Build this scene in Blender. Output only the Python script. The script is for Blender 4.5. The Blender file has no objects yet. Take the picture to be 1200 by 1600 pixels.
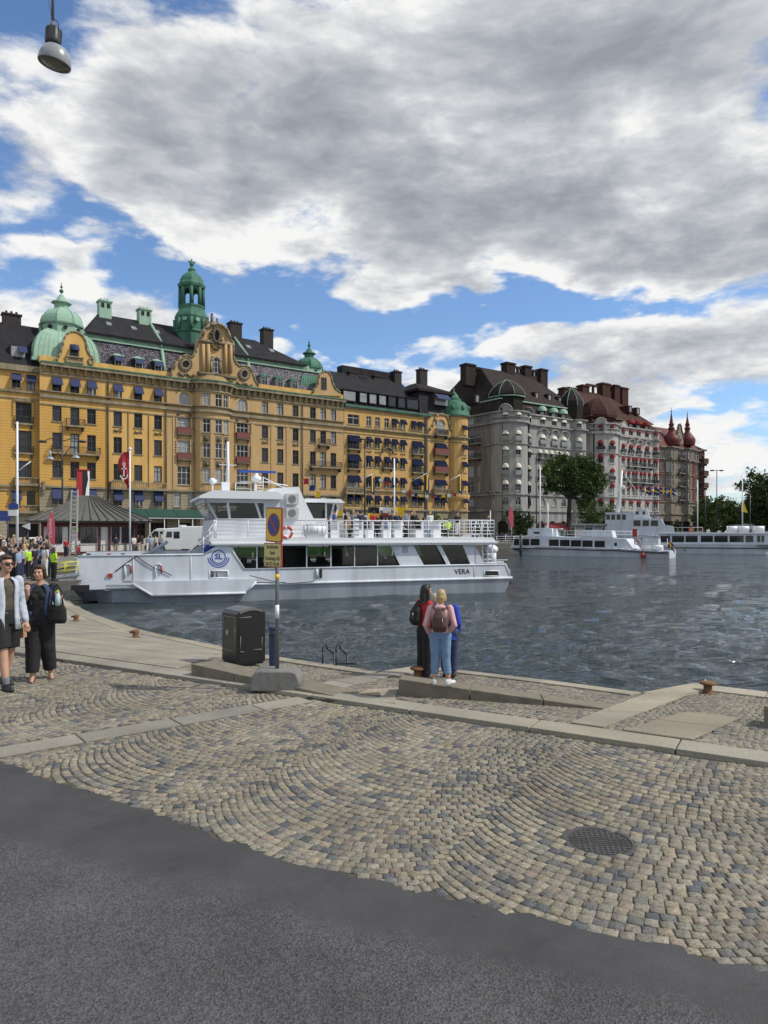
import bpy, bmesh, math, random
from math import sin, cos, pi, radians, sqrt, atan2
from mathutils import Vector, Matrix, noise
import numpy as np
random.seed(7)
SC = bpy.context.scene
COL = SC.collection
F = 1109.0; HZ = 828.0; ZC = 2.15; CXP = 600.0   # focal length in photo pixels, horizon row, camera height
WATER = -1.70

KP = (-6.72, 12.42); KN = (.508, .861); KT = (.861, -.508)   # a point of the kerb line, its normal towards the water, its tangent
def sm(a, b, x):
    t = max(0., min(1., (x-a)/(b-a))); return t*t*(3-2*t)
def sdist(x, y): return (x-KP[0])*KN[0] + (y-KP[1])*KN[1]
def tdist(x, y): return (x-KP[0])*KT[0] + (y-KP[1])*KT[1]
def ks(s, t): return (KP[0]+KN[0]*s+KT[0]*t, KP[1]+KN[1]*s+KT[1]*t)
def gz(x, y):
    s = sdist(x, y)
    if s <= 0: z = 0.
    else: z = .05 - .1*max(0, s-.4)
    z = max(z, -.38)
    if y > 38: z = z + (0-z)*sm(38, 55, y)
    return z
def g2w(px, py):
    lo, hi = .5, 400.
    for _ in range(60):
        Y = (lo+hi)/2; X = (px-CXP)/F*Y
        zr = ZC-(py-HZ)/F*Y
        if zr > gz(X, Y): lo = Y
        else: hi = Y
    return ((px-CXP)/F*lo, lo)
def wx(px, Y): return (px-CXP)/F*Y
def wz(py, Y): return ZC-(py-HZ)/F*Y
class Plane:
    """a vertical plane standing at P0 running along D: reads off (distance along, height)"""
    def __init__(s, P0, D):
        l = math.hypot(*D); s.P = P0; s.D = (D[0]/l, D[1]/l); s.rot = atan2(s.D[1], s.D[0])
    def u(s, px, v=0.):   # v: depth inward (left-hand normal)
        k = (px-CXP)/F
        P = (s.P[0]-s.D[1]*v, s.P[1]+s.D[0]*v)
        return (k*P[1]-P[0])/(s.D[0]-k*s.D[1])
    def at(s, px, py, v=0.):
        u = s.u(px, v)
        Y = s.P[1]+s.D[0]*v+s.D[1]*u
        return (u, wz(py, Y))
    def w(s, u, v=0.): return (s.P[0]+s.D[0]*u-s.D[1]*v, s.P[1]+s.D[1]*u+s.D[0]*v)

MATS = {}
def mat(name, col, rough=.7, metal=0., noise_amt=0., nscale=3., bump=0., bscale=20., spec=.5, col2=None, coat=0., emit=None, alpha=None, trans=0., obj=True):
    m = bpy.data.materials.new(name); m.use_nodes = True; MATS[name] = m
    nt = m.node_tree; N = nt.nodes; L = nt.links; b = N['Principled BSDF']
    b.inputs['Base Color'].default_value = (*col, 1)
    b.inputs['Roughness'].default_value = rough; b.inputs['Metallic'].default_value = metal
    b.inputs['Specular IOR Level'].default_value = spec
    b.inputs['Coat Weight'].default_value = coat
    b.inputs['Transmission Weight'].default_value = trans
    if alpha is not None: b.inputs['Alpha'].default_value = alpha
    if emit: b.inputs['Emission Color'].default_value = (*emit[:3], 1); b.inputs['Emission Strength'].default_value = emit[3]
    if noise_amt or bump or col2:
        tc = N.new('ShaderNodeTexCoord')
    if noise_amt or col2:
        n = N.new('ShaderNodeTexNoise'); n.inputs['Scale'].default_value = nscale; n.inputs['Detail'].default_value = 6; n.inputs['Roughness'].default_value = .62
        L.new(tc.outputs['Object'], n.inputs['Vector'])
        r = N.new('ShaderNodeMapRange'); r.inputs[1].default_value = .3; r.inputs[2].default_value = .7
        L.new(n.outputs['Fac'], r.inputs[0])
        mx = N.new('ShaderNodeMix'); mx.data_type = 'RGBA'
        c2 = col2 if col2 else tuple(c*(1-noise_amt) for c in col)
        mx.inputs[6].default_value = (*col, 1); mx.inputs[7].default_value = (*c2, 1)
        L.new(r.outputs[0], mx.inputs[0]); L.new(mx.outputs[2], b.inputs['Base Color'])
    if bump:
        n2 = N.new('ShaderNodeTexNoise'); n2.inputs['Scale'].default_value = bscale; n2.inputs['Detail'].default_value = 4
        L.new(tc.outputs['Object'], n2.inputs['Vector'])
        bp = N.new('ShaderNodeBump'); bp.inputs['Strength'].default_value = bump; bp.inputs['Distance'].default_value = .02
        L.new(n2.outputs['Fac'], bp.inputs['Height']); L.new(bp.outputs[0], b.inputs['Normal'])
    return m
def attr_mat(name, rough=.8, bump=0., bscale=60., extra=.25, spec=.4):
    """base colour from the per-face colour 'Col' (each stone its own), broken up by grain"""
    m = bpy.data.materials.new(name); m.use_nodes = True; MATS[name] = m
    N = m.node_tree.nodes; L = m.node_tree.links; b = N['Principled BSDF']
    b.inputs['Roughness'].default_value = rough; b.inputs['Specular IOR Level'].default_value = spec
    a = N.new('ShaderNodeAttribute'); a.attribute_name = 'Col'
    tc = N.new('ShaderNodeTexCoord')
    n = N.new('ShaderNodeTexNoise'); n.inputs['Scale'].default_value = bscale; n.inputs['Detail'].default_value = 5; n.inputs['Roughness'].default_value = .7
    L.new(tc.outputs['Object'], n.inputs['Vector'])
    n2 = N.new('ShaderNodeTexNoise'); n2.inputs['Scale'].default_value = 1.1; n2.inputs['Detail'].default_value = 4
    L.new(tc.outputs['Object'], n2.inputs['Vector'])
    r = N.new('ShaderNodeMapRange'); r.inputs[1].default_value = .3; r.inputs[2].default_value = .7; r.inputs[3].default_value = 1-extra; r.inputs[4].default_value = 1+extra
    L.new(n.outputs['Fac'], r.inputs[0])
    r2 = N.new('ShaderNodeMapRange'); r2.inputs[1].default_value = .3; r2.inputs[2].default_value = .7; r2.inputs[3].default_value = .78; r2.inputs[4].default_value = 1.12
    L.new(n2.outputs['Fac'], r2.inputs[0])
    mu = N.new('ShaderNodeMath'); mu.operation = 'MULTIPLY'; L.new(r.outputs[0], mu.inputs[0]); L.new(r2.outputs[0], mu.inputs[1])
    n3 = N.new('ShaderNodeTexNoise'); n3.inputs['Scale'].default_value = bscale*1.9; n3.inputs['Detail'].default_value = 2; L.new(tc.outputs['Object'], n3.inputs['Vector'])
    r3 = N.new('ShaderNodeMapRange'); r3.inputs[1].default_value = .30; r3.inputs[2].default_value = .42; r3.inputs[3].default_value = 1-extra*1.5; r3.inputs[4].default_value = 1; L.new(n3.outputs['Fac'], r3.inputs[0])
    m3 = N.new('ShaderNodeMath'); m3.operation = 'MULTIPLY'; L.new(mu.outputs[0], m3.inputs[0]); L.new(r3.outputs[0], m3.inputs[1]); mu = m3
    v = N.new('ShaderNodeVectorMath'); v.operation = 'SCALE'; L.new(a.outputs['Color'], v.inputs[0]); L.new(mu.outputs[0], v.inputs['Scale'])
    L.new(v.outputs[0], b.inputs['Base Color'])
    if bump:
        bp = N.new('ShaderNodeBump'); bp.inputs['Strength'].default_value = bump; bp.inputs['Distance'].default_value = .01
        L.new(n.outputs['Fac'], bp.inputs['Height']); L.new(bp.outputs[0], b.inputs['Normal'])
    return m

TS = bpy.data.scenes.new('scratch')   # a scratch scene to evaluate modifiers and text in, removed at the end
def evaluated(o):
    TS.collection.objects.link(o); vl = TS.view_layers[0]; vl.update(); dg = vl.depsgraph
    me = bpy.data.meshes.new_from_object(o.evaluated_get(dg)); bpy.data.objects.remove(o); return me
class MB:
    def __init__(s): s.v = []; s.f = []; s.m = []; s.sm = []; s.c = None
    def face(s, idx, m=0, smooth=False): s.f.append(idx); s.m.append(m); s.sm.append(smooth)
    def poly(s, pts, m=0, smooth=False):
        b = len(s.v); s.v += [tuple(p) for p in pts]; s.face(list(range(b, b+len(pts))), m, smooth)
    def box(s, x0, x1, y0, y1, z0, z1, m=0):
        if x0 > x1: x0, x1 = x1, x0
        if y0 > y1: y0, y1 = y1, y0
        if z0 > z1: z0, z1 = z1, z0
        b = len(s.v)
        s.v += [(x0,y0,z0),(x1,y0,z0),(x1,y1,z0),(x0,y1,z0),(x0,y0,z1),(x1,y0,z1),(x1,y1,z1),(x0,y1,z1)]
        for q in ((0,3,2,1),(4,5,6,7),(0,1,5,4),(1,2,6,5),(2,3,7,6),(3,0,4,7)): s.face([b+i for i in q], m)
    def hexa(s, p, m=0):
        b = len(s.v); s.v += [tuple(q) for q in p]
        for q in ((0,3,2,1),(4,5,6,7),(0,1,5,4),(1,2,6,5),(2,3,7,6),(3,0,4,7)): s.face([b+i for i in q], m)
    def prism(s, poly, a0, a1, axis='y', m=0, mside=None):
        """polygon extruded: axis y -> poly is (x,z); axis z -> (x,y); axis x -> (y,z)"""
        n = len(poly)
        A = sum(poly[i][0]*poly[(i+1)%n][1]-poly[(i+1)%n][0]*poly[i][1] for i in range(n))
        if A < 0: poly = poly[::-1]
        if axis == 'y': P = lambda p, a: (p[0], a, p[1])
        elif axis == 'z': P = lambda p, a: (p[0], p[1], a)
        else: P = lambda p, a: (a, p[0], p[1])
        b = len(s.v); lo, hi = min(a0, a1), max(a0, a1)
        if axis == 'y': lo, hi = hi, lo
        s.v += [P(p, lo) for p in poly] + [P(p, hi) for p in poly]
        s.face([b+i for i in range(n)][::-1], m); s.face([b+n+i for i in range(n)], m)
        ms = m if mside is None else mside
        for i in range(n):
            j = (i+1) % n; s.face([b+i, b+j, b+n+j, b+n+i], ms)
    def cyl(s, p0, p1, r0, r1=None, n=8, m=0, cap=True, smooth=True):
        r1 = r0 if r1 is None else r1
        p0 = Vector(p0); p1 = Vector(p1); d = (p1-p0)
        if d.length < 1e-6: return
        q = d.to_track_quat('Z', 'Y'); b = len(s.v)
        for k, (p, r) in enumerate(((p0, r0), (p1, r1))):
            for i in range(n):
                a = 2*pi*i/n; s.v.append(tuple(p+q@Vector((r*cos(a), r*sin(a), 0))))
        for i in range(n):
            j = (i+1) % n; s.face([b+i, b+j, b+n+j, b+n+i], m, smooth)
        if cap: s.face([b+i for i in range(n)][::-1], m); s.face([b+n+i for i in range(n)], m)
    def tube(s, pts, r, n=6, m=0):
        for a, b in zip(pts, pts[1:]): s.cyl(a, b, r, r, n, m)
    def lathe(s, c, prof, n=16, m=0, smooth=True, a0=0., a1=2*pi, rot=0., sy=1.):
        full = abs(a1-a0-2*pi) < 1e-6; k = n if full else n+1; b = len(s.v)
        for r, z in prof:
            for i in range(k):
                a = a0+(a1-a0)*i/n+rot; s.v.append((c[0]+r*cos(a), c[1]+r*sy*sin(a), c[2]+z))
        for j in range(len(prof)-1):
            for i in range(n):
                i2 = (i+1) % k
                s.face([b+j*k+i, b+j*k+i2, b+(j+1)*k+i2, b+(j+1)*k+i], m, smooth)
    def ball(s, c, r, n=10, m=0, rz=None, ry=None):
        rz = r if rz is None else rz; ry = r if ry is None else ry
        prof = [(max(1e-4, r*sin(pi*i/(n//2+1))), -rz*cos(pi*i/(n//2+1))) for i in range(0, n//2+2)]
        s.lathe(c, prof, n, m, sy=ry/r)
    def arr(s, other, f=None, dm=0):
        b = len(s.v); s.v += [tuple(f(v)) if f else v for v in other.v]
        for fc, m, smo in zip(other.f, other.m, other.sm): s.face([b+i for i in fc], m+dm, smo)
    def mesh(s, name, mats):
        me = bpy.data.meshes.new(name); me.from_pydata(s.v, [], s.f)
        if mats is not None:
            for x in (mats if isinstance(mats, (list, tuple)) else [mats]): me.materials.append(MATS[x] if isinstance(x, str) else x)
        me.polygons.foreach_set('material_index', s.m); me.polygons.foreach_set('use_smooth', s.sm)
        me.update(); return me
    def build(s, name, mats, parent=None, **kw):
        return link(name, s.mesh(name, mats), parent, **kw)
def link(name, data, parent=None, loc=None, rz=None, **kw):
    o = bpy.data.objects.new(name, data); COL.objects.link(o)
    if parent is not None: o.parent = parent
    if loc is not None: o.location = loc
    if rz is not None: o.rotation_euler = (0, 0, rz)
    for k, v in kw.items(): o[k] = v
    return o
def thing(name, label, cat, loc=(0,0,0), rz=0., group=None):
    o = link(name, None, None, loc, rz, label=label, category=cat); o.empty_display_size = .2
    if group: o['group'] = group
    return o
def tag(o, label, cat, group=None):
    o['label'] = label; o['category'] = cat
    if group: o['group'] = group
    return o
KIDS = {}
def copy_tree(o, parent=None, loc=None, rz=None, label=None, scale=None):
    c = o.copy(); COL.objects.link(c); c.parent = parent
    if loc is not None: c.location = loc
    if rz is not None: c.rotation_euler = (0, 0, rz)
    if scale is not None: c.scale = scale
    if label: c['label'] = label
    for ch in list(o.children): copy_tree(ch, c)
    return c
def setmat(o, m):
    for sl in o.material_slots:
        sl.link = 'OBJECT'; sl.material = MATS[m] if isinstance(m, str) else m
def text_mesh(name, txt, size, mats, parent, loc, rot, ext=.002, align='CENTER', sx=1., bold=0., spacing=1., aligny='CENTER', offset=0.):
    cu = bpy.data.curves.new(name, 'FONT'); cu.body = txt; cu.size = size; cu.extrude = ext; cu.align_x = align; cu.align_y = aligny
    cu.offset = offset; cu.space_character = spacing; cu.resolution_u = 2
    me = evaluated(bpy.data.objects.new(name, cu)); me.materials.clear(); me.materials.append(MATS[mats])
    r = link(name, me, parent); r.location = loc; r.rotation_euler = rot; r.scale = (sx, 1, 1)
    return r
RX90 = radians(90)
def clip_poly(subj, clip):
    """Sutherland-Hodgman against a convex counter-clockwise polygon"""
    out = subj
    for i in range(len(clip)):
        a = clip[i]; b = clip[(i+1) % len(clip)]; inp = out; out = []
        if not inp: return []
        for k in range(len(inp)):
            p = inp[k]; q = inp[(k+1) % len(inp)]
            cp = (b[0]-a[0])*(p[1]-a[1])-(b[1]-a[1])*(p[0]-a[0]); cq = (b[0]-a[0])*(q[1]-a[1])-(b[1]-a[1])*(q[0]-a[0])
            if cp >= 0: out.append(p)
            if (cp >= 0) != (cq >= 0):
                t = cp/(cp-cq); out.append((p[0]+(q[0]-p[0])*t, p[1]+(q[1]-p[1])*t))
    return out
def inside(pt, poly):
    x, y = pt; c = False; n = len(poly)
    for i in range(n):
        x1, y1 = poly[i]; x2, y2 = poly[(i+1) % n]
        if (y1 > y) != (y2 > y) and x < (x2-x1)*(y-y1)/(y2-y1)+x1: c = not c
    return c
cam = bpy.data.cameras.new('camera'); co = link('camera', cam); SC.camera = co
co.location = (0, 0, ZC); co.rotation_euler = (radians(90), 0, 0)
cam.sensor_fit = 'HORIZONTAL'; cam.sensor_width = 36; cam.lens = 36*F/1200; cam.shift_y = (HZ-800)/1200
cam.clip_start = .1; cam.clip_end = 4000
SC.render.resolution_x = 768; SC.render.resolution_y = 1024
SC.view_settings.view_transform = 'Standard'; SC.view_settings.look = 'None'; SC.view_settings.gamma = 1; SC.view_settings.exposure = 0
SUN_AZ = radians(97); SUN_EL = radians(47)
sl = bpy.data.lights.new('sun', 'SUN'); sl.energy = 3.7; sl.angle = radians(.5); sl.color = (1, .94, .84)
so = link('sun', sl); sd = Vector((sin(SUN_AZ)*cos(SUN_EL), cos(SUN_AZ)*cos(SUN_EL), sin(SUN_EL)))
so.rotation_euler = sd.to_track_quat('Z', 'Y').to_euler(); so.location = (20, -10, 60)
W = bpy.data.worlds.new('World'); SC.world = W; W.use_nodes = True
N = W.node_tree.nodes; L = W.node_tree.links; N.clear()
def nn(t, **kw):
    n = N.new(t)
    for k, v in kw.items(): setattr(n, k, v)
    return n
def setin(n, d):
    for k, v in d.items(): n.inputs[k].default_value = v
    return n
def mth(op, a, b=None, c=None, clamp=False):
    n = nn('ShaderNodeMath', operation=op); n.use_clamp = clamp
    for i, x in enumerate((a, b, c)):
        if x is None: continue
        if isinstance(x, (int, float)): n.inputs[i].default_value = x
        else: L.new(x, n.inputs[i])
    return n.outputs[0]
def mrange(x, a, b, c=0., d=1., smooth=True):
    n = nn('ShaderNodeMapRange', interpolation_type='SMOOTHSTEP' if smooth else 'LINEAR')
    L.new(x, n.inputs[0]); setin(n, {1: a, 2: b, 3: c, 4: d}); return n.outputs[0]
tc = nn('ShaderNodeTexCoord'); DIR = tc.outputs['Generated']
sky = nn('ShaderNodeTexSky', sky_type='NISHITA'); sky.sun_disc = False; sky.sun_elevation = SUN_EL; sky.sun_rotation = SUN_AZ
sky.air_density = 1.0; sky.dust_density = .6; sky.ozone_density = 1.8
sep = nn('ShaderNodeSeparateXYZ'); L.new(DIR, sep.inputs[0])
def layer(dx=0., dz=0.):
    den = mth('ADD', mth('ABSOLUTE', sep.outputs[2]), .30)
    cb = nn('ShaderNodeCombineXYZ')
    L.new(mth('ADD', mth('DIVIDE', sep.outputs[0], den), dx), cb.inputs[0])
    L.new(mth('DIVIDE', sep.outputs[1], den), cb.inputs[1])
    L.new(mth('ADD', mth('MULTIPLY', sep.outputs[2], 2.6), dz), cb.inputs[2]); return cb.outputs[0]
def fbm(vec, scale, detail=8., rough=.55, dist=0., off=(0,0,0)):
    v = vec
    if off != (0,0,0):
        a = nn('ShaderNodeVectorMath', operation='ADD'); L.new(vec, a.inputs[0]); a.inputs[1].default_value = off; v = a.outputs[0]
    n = nn('ShaderNodeTexNoise'); L.new(v, n.inputs['Vector']); setin(n, {'Scale': scale, 'Detail': detail, 'Roughness': rough, 'Distortion': dist})
    return n.outputs['Fac']
SEED = (3.7, 1.3, 5.1)
P0 = layer(); P1 = layer(.10, .16)
d0 = fbm(P0, 2.3, 8, .58, .2, SEED); d1 = fbm(P1, 2.3, 6, .58, .2, SEED)
w0 = fbm(P0, 3.2, 5, .6, 0, (9, 2, 4)); f0 = fbm(P0, 9., 6, .62, .3, (2, 7, 1)); f1 = fbm(layer(.03, .06), 9., 4, .62, .3, (2, 7, 1))
wob = nn('ShaderNodeVectorMath', operation='SCALE');
nv = nn('ShaderNodeTexNoise'); L.new(P0, nv.inputs['Vector']); setin(nv, {'Scale': 2.6, 'Detail': 5.})
sb = nn('ShaderNodeVectorMath', operation='SUBTRACT'); L.new(nv.outputs['Color'], sb.inputs[0]); sb.inputs[1].default_value = (.5, .5, .5)
L.new(sb.outputs[0], wob.inputs[0]); wob.inputs['Scale'].default_value = .30
wd = nn('ShaderNodeVectorMath', operation='ADD'); L.new(DIR, wd.inputs[0]); L.new(wob.outputs[0], wd.inputs[1])
def blob(px, py, rx, ry, amt):
    c = Vector(((px-CXP)/F, 1, (HZ-py)/F)); ln = c.length; c.normalize()
    s = nn('ShaderNodeVectorMath', operation='SUBTRACT'); L.new(wd.outputs[0], s.inputs[0]); s.inputs[1].default_value = c
    m = nn('ShaderNodeVectorMath', operation='MULTIPLY'); L.new(s.outputs[0], m.inputs[0]); m.inputs[1].default_value = (F*ln/rx, 2.0, F*ln/ry)
    l = nn('ShaderNodeVectorMath', operation='LENGTH'); L.new(m.outputs[0], l.inputs[0])
    return mrange(l.outputs['Value'], 0., 1.5, amt, 0.)
def total(bl):
    t = 0.
    for b in bl: t = mth('ADD', blob(*b), t)
    return t
clear = total([(50,260,90,60,-.10),(80,310,50,40,-.12),(30,360,120,45,-.14),(190,400,110,50,-.14),(230,470,90,30,-.16),(320,440,90,35,-.2),(470,470,170,80,-.28),(560,545,110,50,-.24),
    (800,490,220,45,-.30),(980,490,130,30,-.16),(30,20,90,60,-.14),(345,240,40,50,-.14),(0,430,90,60,-.1),(1130,735,110,16,-.13),(1150,640,140,18,-.09),
    (560,120,420,130,.16),(800,280,460,150,.2),(350,290,190,90,.12),(1050,380,260,90,.18),(680,420,170,60,.12),(880,600,360,50,.18),(400,520,90,26,.18),(150,430,90,45,.22),(150,190,120,110,.15),(190,60,120,80,.12),(210,330,110,60,.15),(30,250,60,60,.12),(110,230,80,60,.1),(60,560,120,60,.08),(980,240,260,220,.12),(1000,60,320,90,.14)])
dens = mth('ADD', mth('ADD', d0, clear), mth('MULTIPLY', mth('SUBTRACT', w0, .5), .34))
alpha = mrange(mth('ADD', dens, mth('MULTIPLY', mth('SUBTRACT', f0, .5), .30)), .39, .56)
dark = total([(470,170,260,75,.42),(770,290,330,75,.5),(430,290,160,60,.34),(300,215,190,80,.25),(1120,385,200,80,.36),(560,330,200,45,.2),(1180,240,150,140,.12),(700,120,500,120,.12),(150,130,120,60,.1),
    (620,180,90,70,-.25),(960,200,160,110,-.14),(560,80,120,80,-.22),(100,230,70,50,-.3),(150,430,120,50,-.3),(300,340,120,30,-.22),(760,560,420,50,-.26),(700,240,90,60,-.16),(1080,10,90,40,-.2)])
relief = mth('MULTIPLY', mth('SUBTRACT', d0, d1), 2.3)
body = mrange(dens, .5, .78, 0., .38)
sh = mth('ADD', mth('ADD', mth('SUBTRACT', .90, mth('MULTIPLY', dark, .62)), relief), mth('MULTIPLY', mth('SUBTRACT', w0, .5), .35))
sh = mth('ADD', mth('SUBTRACT', sh, body), mth('MULTIPLY', mth('SUBTRACT', f0, f1), .85))
ramp = nn('ShaderNodeValToRGB'); L.new(sh, ramp.inputs[0]); e = ramp.color_ramp.elements
e[0].position = 0.; e[0].color = (3.1, 3.4, 3.85, 1); e[1].position = 1.; e[1].color = (9.3, 9.3, 9.2, 1)
k = ramp.color_ramp.elements.new(.35); k.color = (4.4, 4.65, 5.1, 1)
k = ramp.color_ramp.elements.new(.65); k.color = (6.1, 6.3, 6.6, 1)
skc = nn('ShaderNodeMix', data_type='RGBA', blend_type='MULTIPLY'); setin(skc, {0: 1.}); L.new(sky.outputs[0], skc.inputs[6]); skc.inputs[7].default_value = (1.2, 1.42, 1.66, 1)
mx = nn('ShaderNodeMix', data_type='RGBA'); L.new(alpha, mx.inputs[0]); L.new(skc.outputs[2], mx.inputs[6]); L.new(ramp.outputs[0], mx.inputs[7])
bg = nn('ShaderNodeBackground'); bg.inputs['Strength'].default_value = .10; L.new(mx.outputs[2], bg.inputs[0])
ow = nn('ShaderNodeOutputWorld'); L.new(bg.outputs[0], ow.inputs[0])
W.cycles.sampling_method = 'MANUAL'; W.cycles.sample_map_resolution = 512
SC.cycles.max_bounces = 6; SC.cycles.transparent_max_bounces = 12
attr_mat('cobble', .85, .8, 42, .42)
attr_mat('granite', .80, .5, 60, .30)
def asphalt():
    m = bpy.data.materials.new('asphalt'); m.use_nodes = True; MATS['asphalt'] = m
    N = m.node_tree.nodes; L = m.node_tree.links; b = N['Principled BSDF']; b.inputs['Roughness'].default_value = .85; b.inputs['Specular IOR Level'].default_value = .35
    tc = N.new('ShaderNodeTexCoord')
    def noi(s, d=5, r=.6):
        n = N.new('ShaderNodeTexNoise'); n.inputs['Scale'].default_value = s; n.inputs['Detail'].default_value = d; n.inputs['Roughness'].default_value = r
        L.new(tc.outputs['Object'], n.inputs['Vector']); return n.outputs['Fac']
    def mr(x, a, b_, c, d):
        n = N.new('ShaderNodeMapRange'); L.new(x, n.inputs[0]); n.inputs[1].default_value = a; n.inputs[2].default_value = b_; n.inputs[3].default_value = c; n.inputs[4].default_value = d; return n.outputs[0]
    def mt(op, a, b_):
        n = N.new('ShaderNodeMath'); n.operation = op
        for i, x in enumerate((a, b_)):
            if isinstance(x, (int, float)): n.inputs[i].default_value = x
            else: L.new(x, n.inputs[i])
        return n.outputs[0]
    a0 = g2w(0, 1318); a1 = g2w(1150, 1600)     # older coarse surface starts beyond this seam
    d = Vector((a1[0]-a0[0], a1[1]-a0[1])).normalized(); nrm = (d.y, -d.x)   # towards the camera
    dt = N.new('ShaderNodeVectorMath'); dt.operation = 'DOT_PRODUCT'; L.new(tc.outputs['Object'], dt.inputs[0]); dt.inputs[1].default_value = (nrm[0], nrm[1], 0)
    dist = mt('SUBTRACT', dt.outputs['Value'], a0[0]*nrm[0]+a0[1]*nrm[1])
    big = noi(1.3, 4); dist = mt('ADD', dist, mt('MULTIPLY', mt('SUBTRACT', big, .5), .9))
    old = mr(dist, -.12, .12, 0, 1)
    v = N.new('ShaderNodeTexVoronoi'); v.inputs['Scale'].default_value = 95; L.new(tc.outputs['Object'], v.inputs['Vector'])
    vs = N.new('ShaderNodeSeparateColor'); L.new(v.outputs['Color'], vs.inputs[0])
    chips = mr(vs.outputs[0], .0, 1., .62, 1.55)
    fine = mr(noi(230, 3, .7), .3, .7, .72, 1.3)
    grain = mt('ADD', mt('MULTIPLY', chips, old), mt('MULTIPLY', fine, mt('SUBTRACT', 1., old)))
    patch = mt('MULTIPLY', mr(noi(.9, 8, .72), .3, .7, .66, 1.32), mr(noi(5.5, 3, .8), .26, .36, .72, 1.))
    val = mt('MULTIPLY', mt('MULTIPLY', grain, patch), mt('ADD', mt('MULTIPLY', old, .013), .052))
    cb = N.new('ShaderNodeCombineColor');
    for i, k in enumerate((1., 1.0, 1.015)): L.new(mt('MULTIPLY', val, k), cb.inputs[i])
    L.new(cb.outputs[0], b.inputs['Base Color'])
    bp = N.new('ShaderNodeBump'); bp.inputs['Distance'].default_value = .006
    L.new(mt('ADD', mt('MULTIPLY', old, .75), .25), bp.inputs['Strength'])
    L.new(mt('ADD', v.outputs['Distance'], noi(60, 4, .7)), bp.inputs['Height']); L.new(bp.outputs[0], b.inputs['Normal'])
asphalt()
mat('joint', (.11, .095, .07), .95, noise_amt=.4, nscale=14, bump=.5, bscale=80)
mat('promenade', (.20, .19, .17), .9, noise_amt=.3, nscale=.6, bump=.2, bscale=10)
def quaystone():
    m = mat('quaystone', (.26, .24, .20), .85); N = m.node_tree.nodes; L = m.node_tree.links; b = N['Principled BSDF']
    tc = N.new('ShaderNodeTexCoord'); br = N.new('ShaderNodeTexBrick'); mp = N.new('ShaderNodeMapping'); mp.inputs['Rotation'].default_value = (radians(90), 0, 0)
    L.new(tc.outputs['Object'], mp.inputs[0]); L.new(mp.outputs[0], br.inputs[0])
    for k, v in {'Color1': (.12,.11,.095,1), 'Color2': (.075,.07,.062,1), 'Mortar': (.05,.05,.045,1), 'Scale': 1., 'Mortar Size': .02, 'Brick Width': 1.1, 'Row Height': .45}.items(): br.inputs[k].default_value = v
    L.new(br.outputs[0], b.inputs['Base Color'])
quaystone()
PAL = [((.41,.37,.285),.30), ((.44,.38,.27),.16), ((.36,.335,.27),.24), ((.24,.235,.22),.12), ((.17,.18,.19),.06), ((.40,.33,.26),.05), ((.48,.43,.33),.07)]
def stonecol(r, gain=1.):
    t = r.random()
    for c, w in PAL:
        if t < w: break
        t -= w
    k = (.82+.36*r.random())*gain*.54; return (c[0]*k, c[1]*k, c[2]*k)
def setcols(me, cols):
    """cols: one colour per polygon"""
    ca = me.color_attributes.new('Col', 'FLOAT_COLOR', 'CORNER')
    arr = np.empty((len(me.loops), 4), np.float32); i = 0
    for p in me.polygons:
        n = p.loop_total; arr[i:i+n, :3] = cols[p.index]; arr[i:i+n, 3] = 1; i += n
    ca.data.foreach_set('color', arr.ravel())
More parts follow.
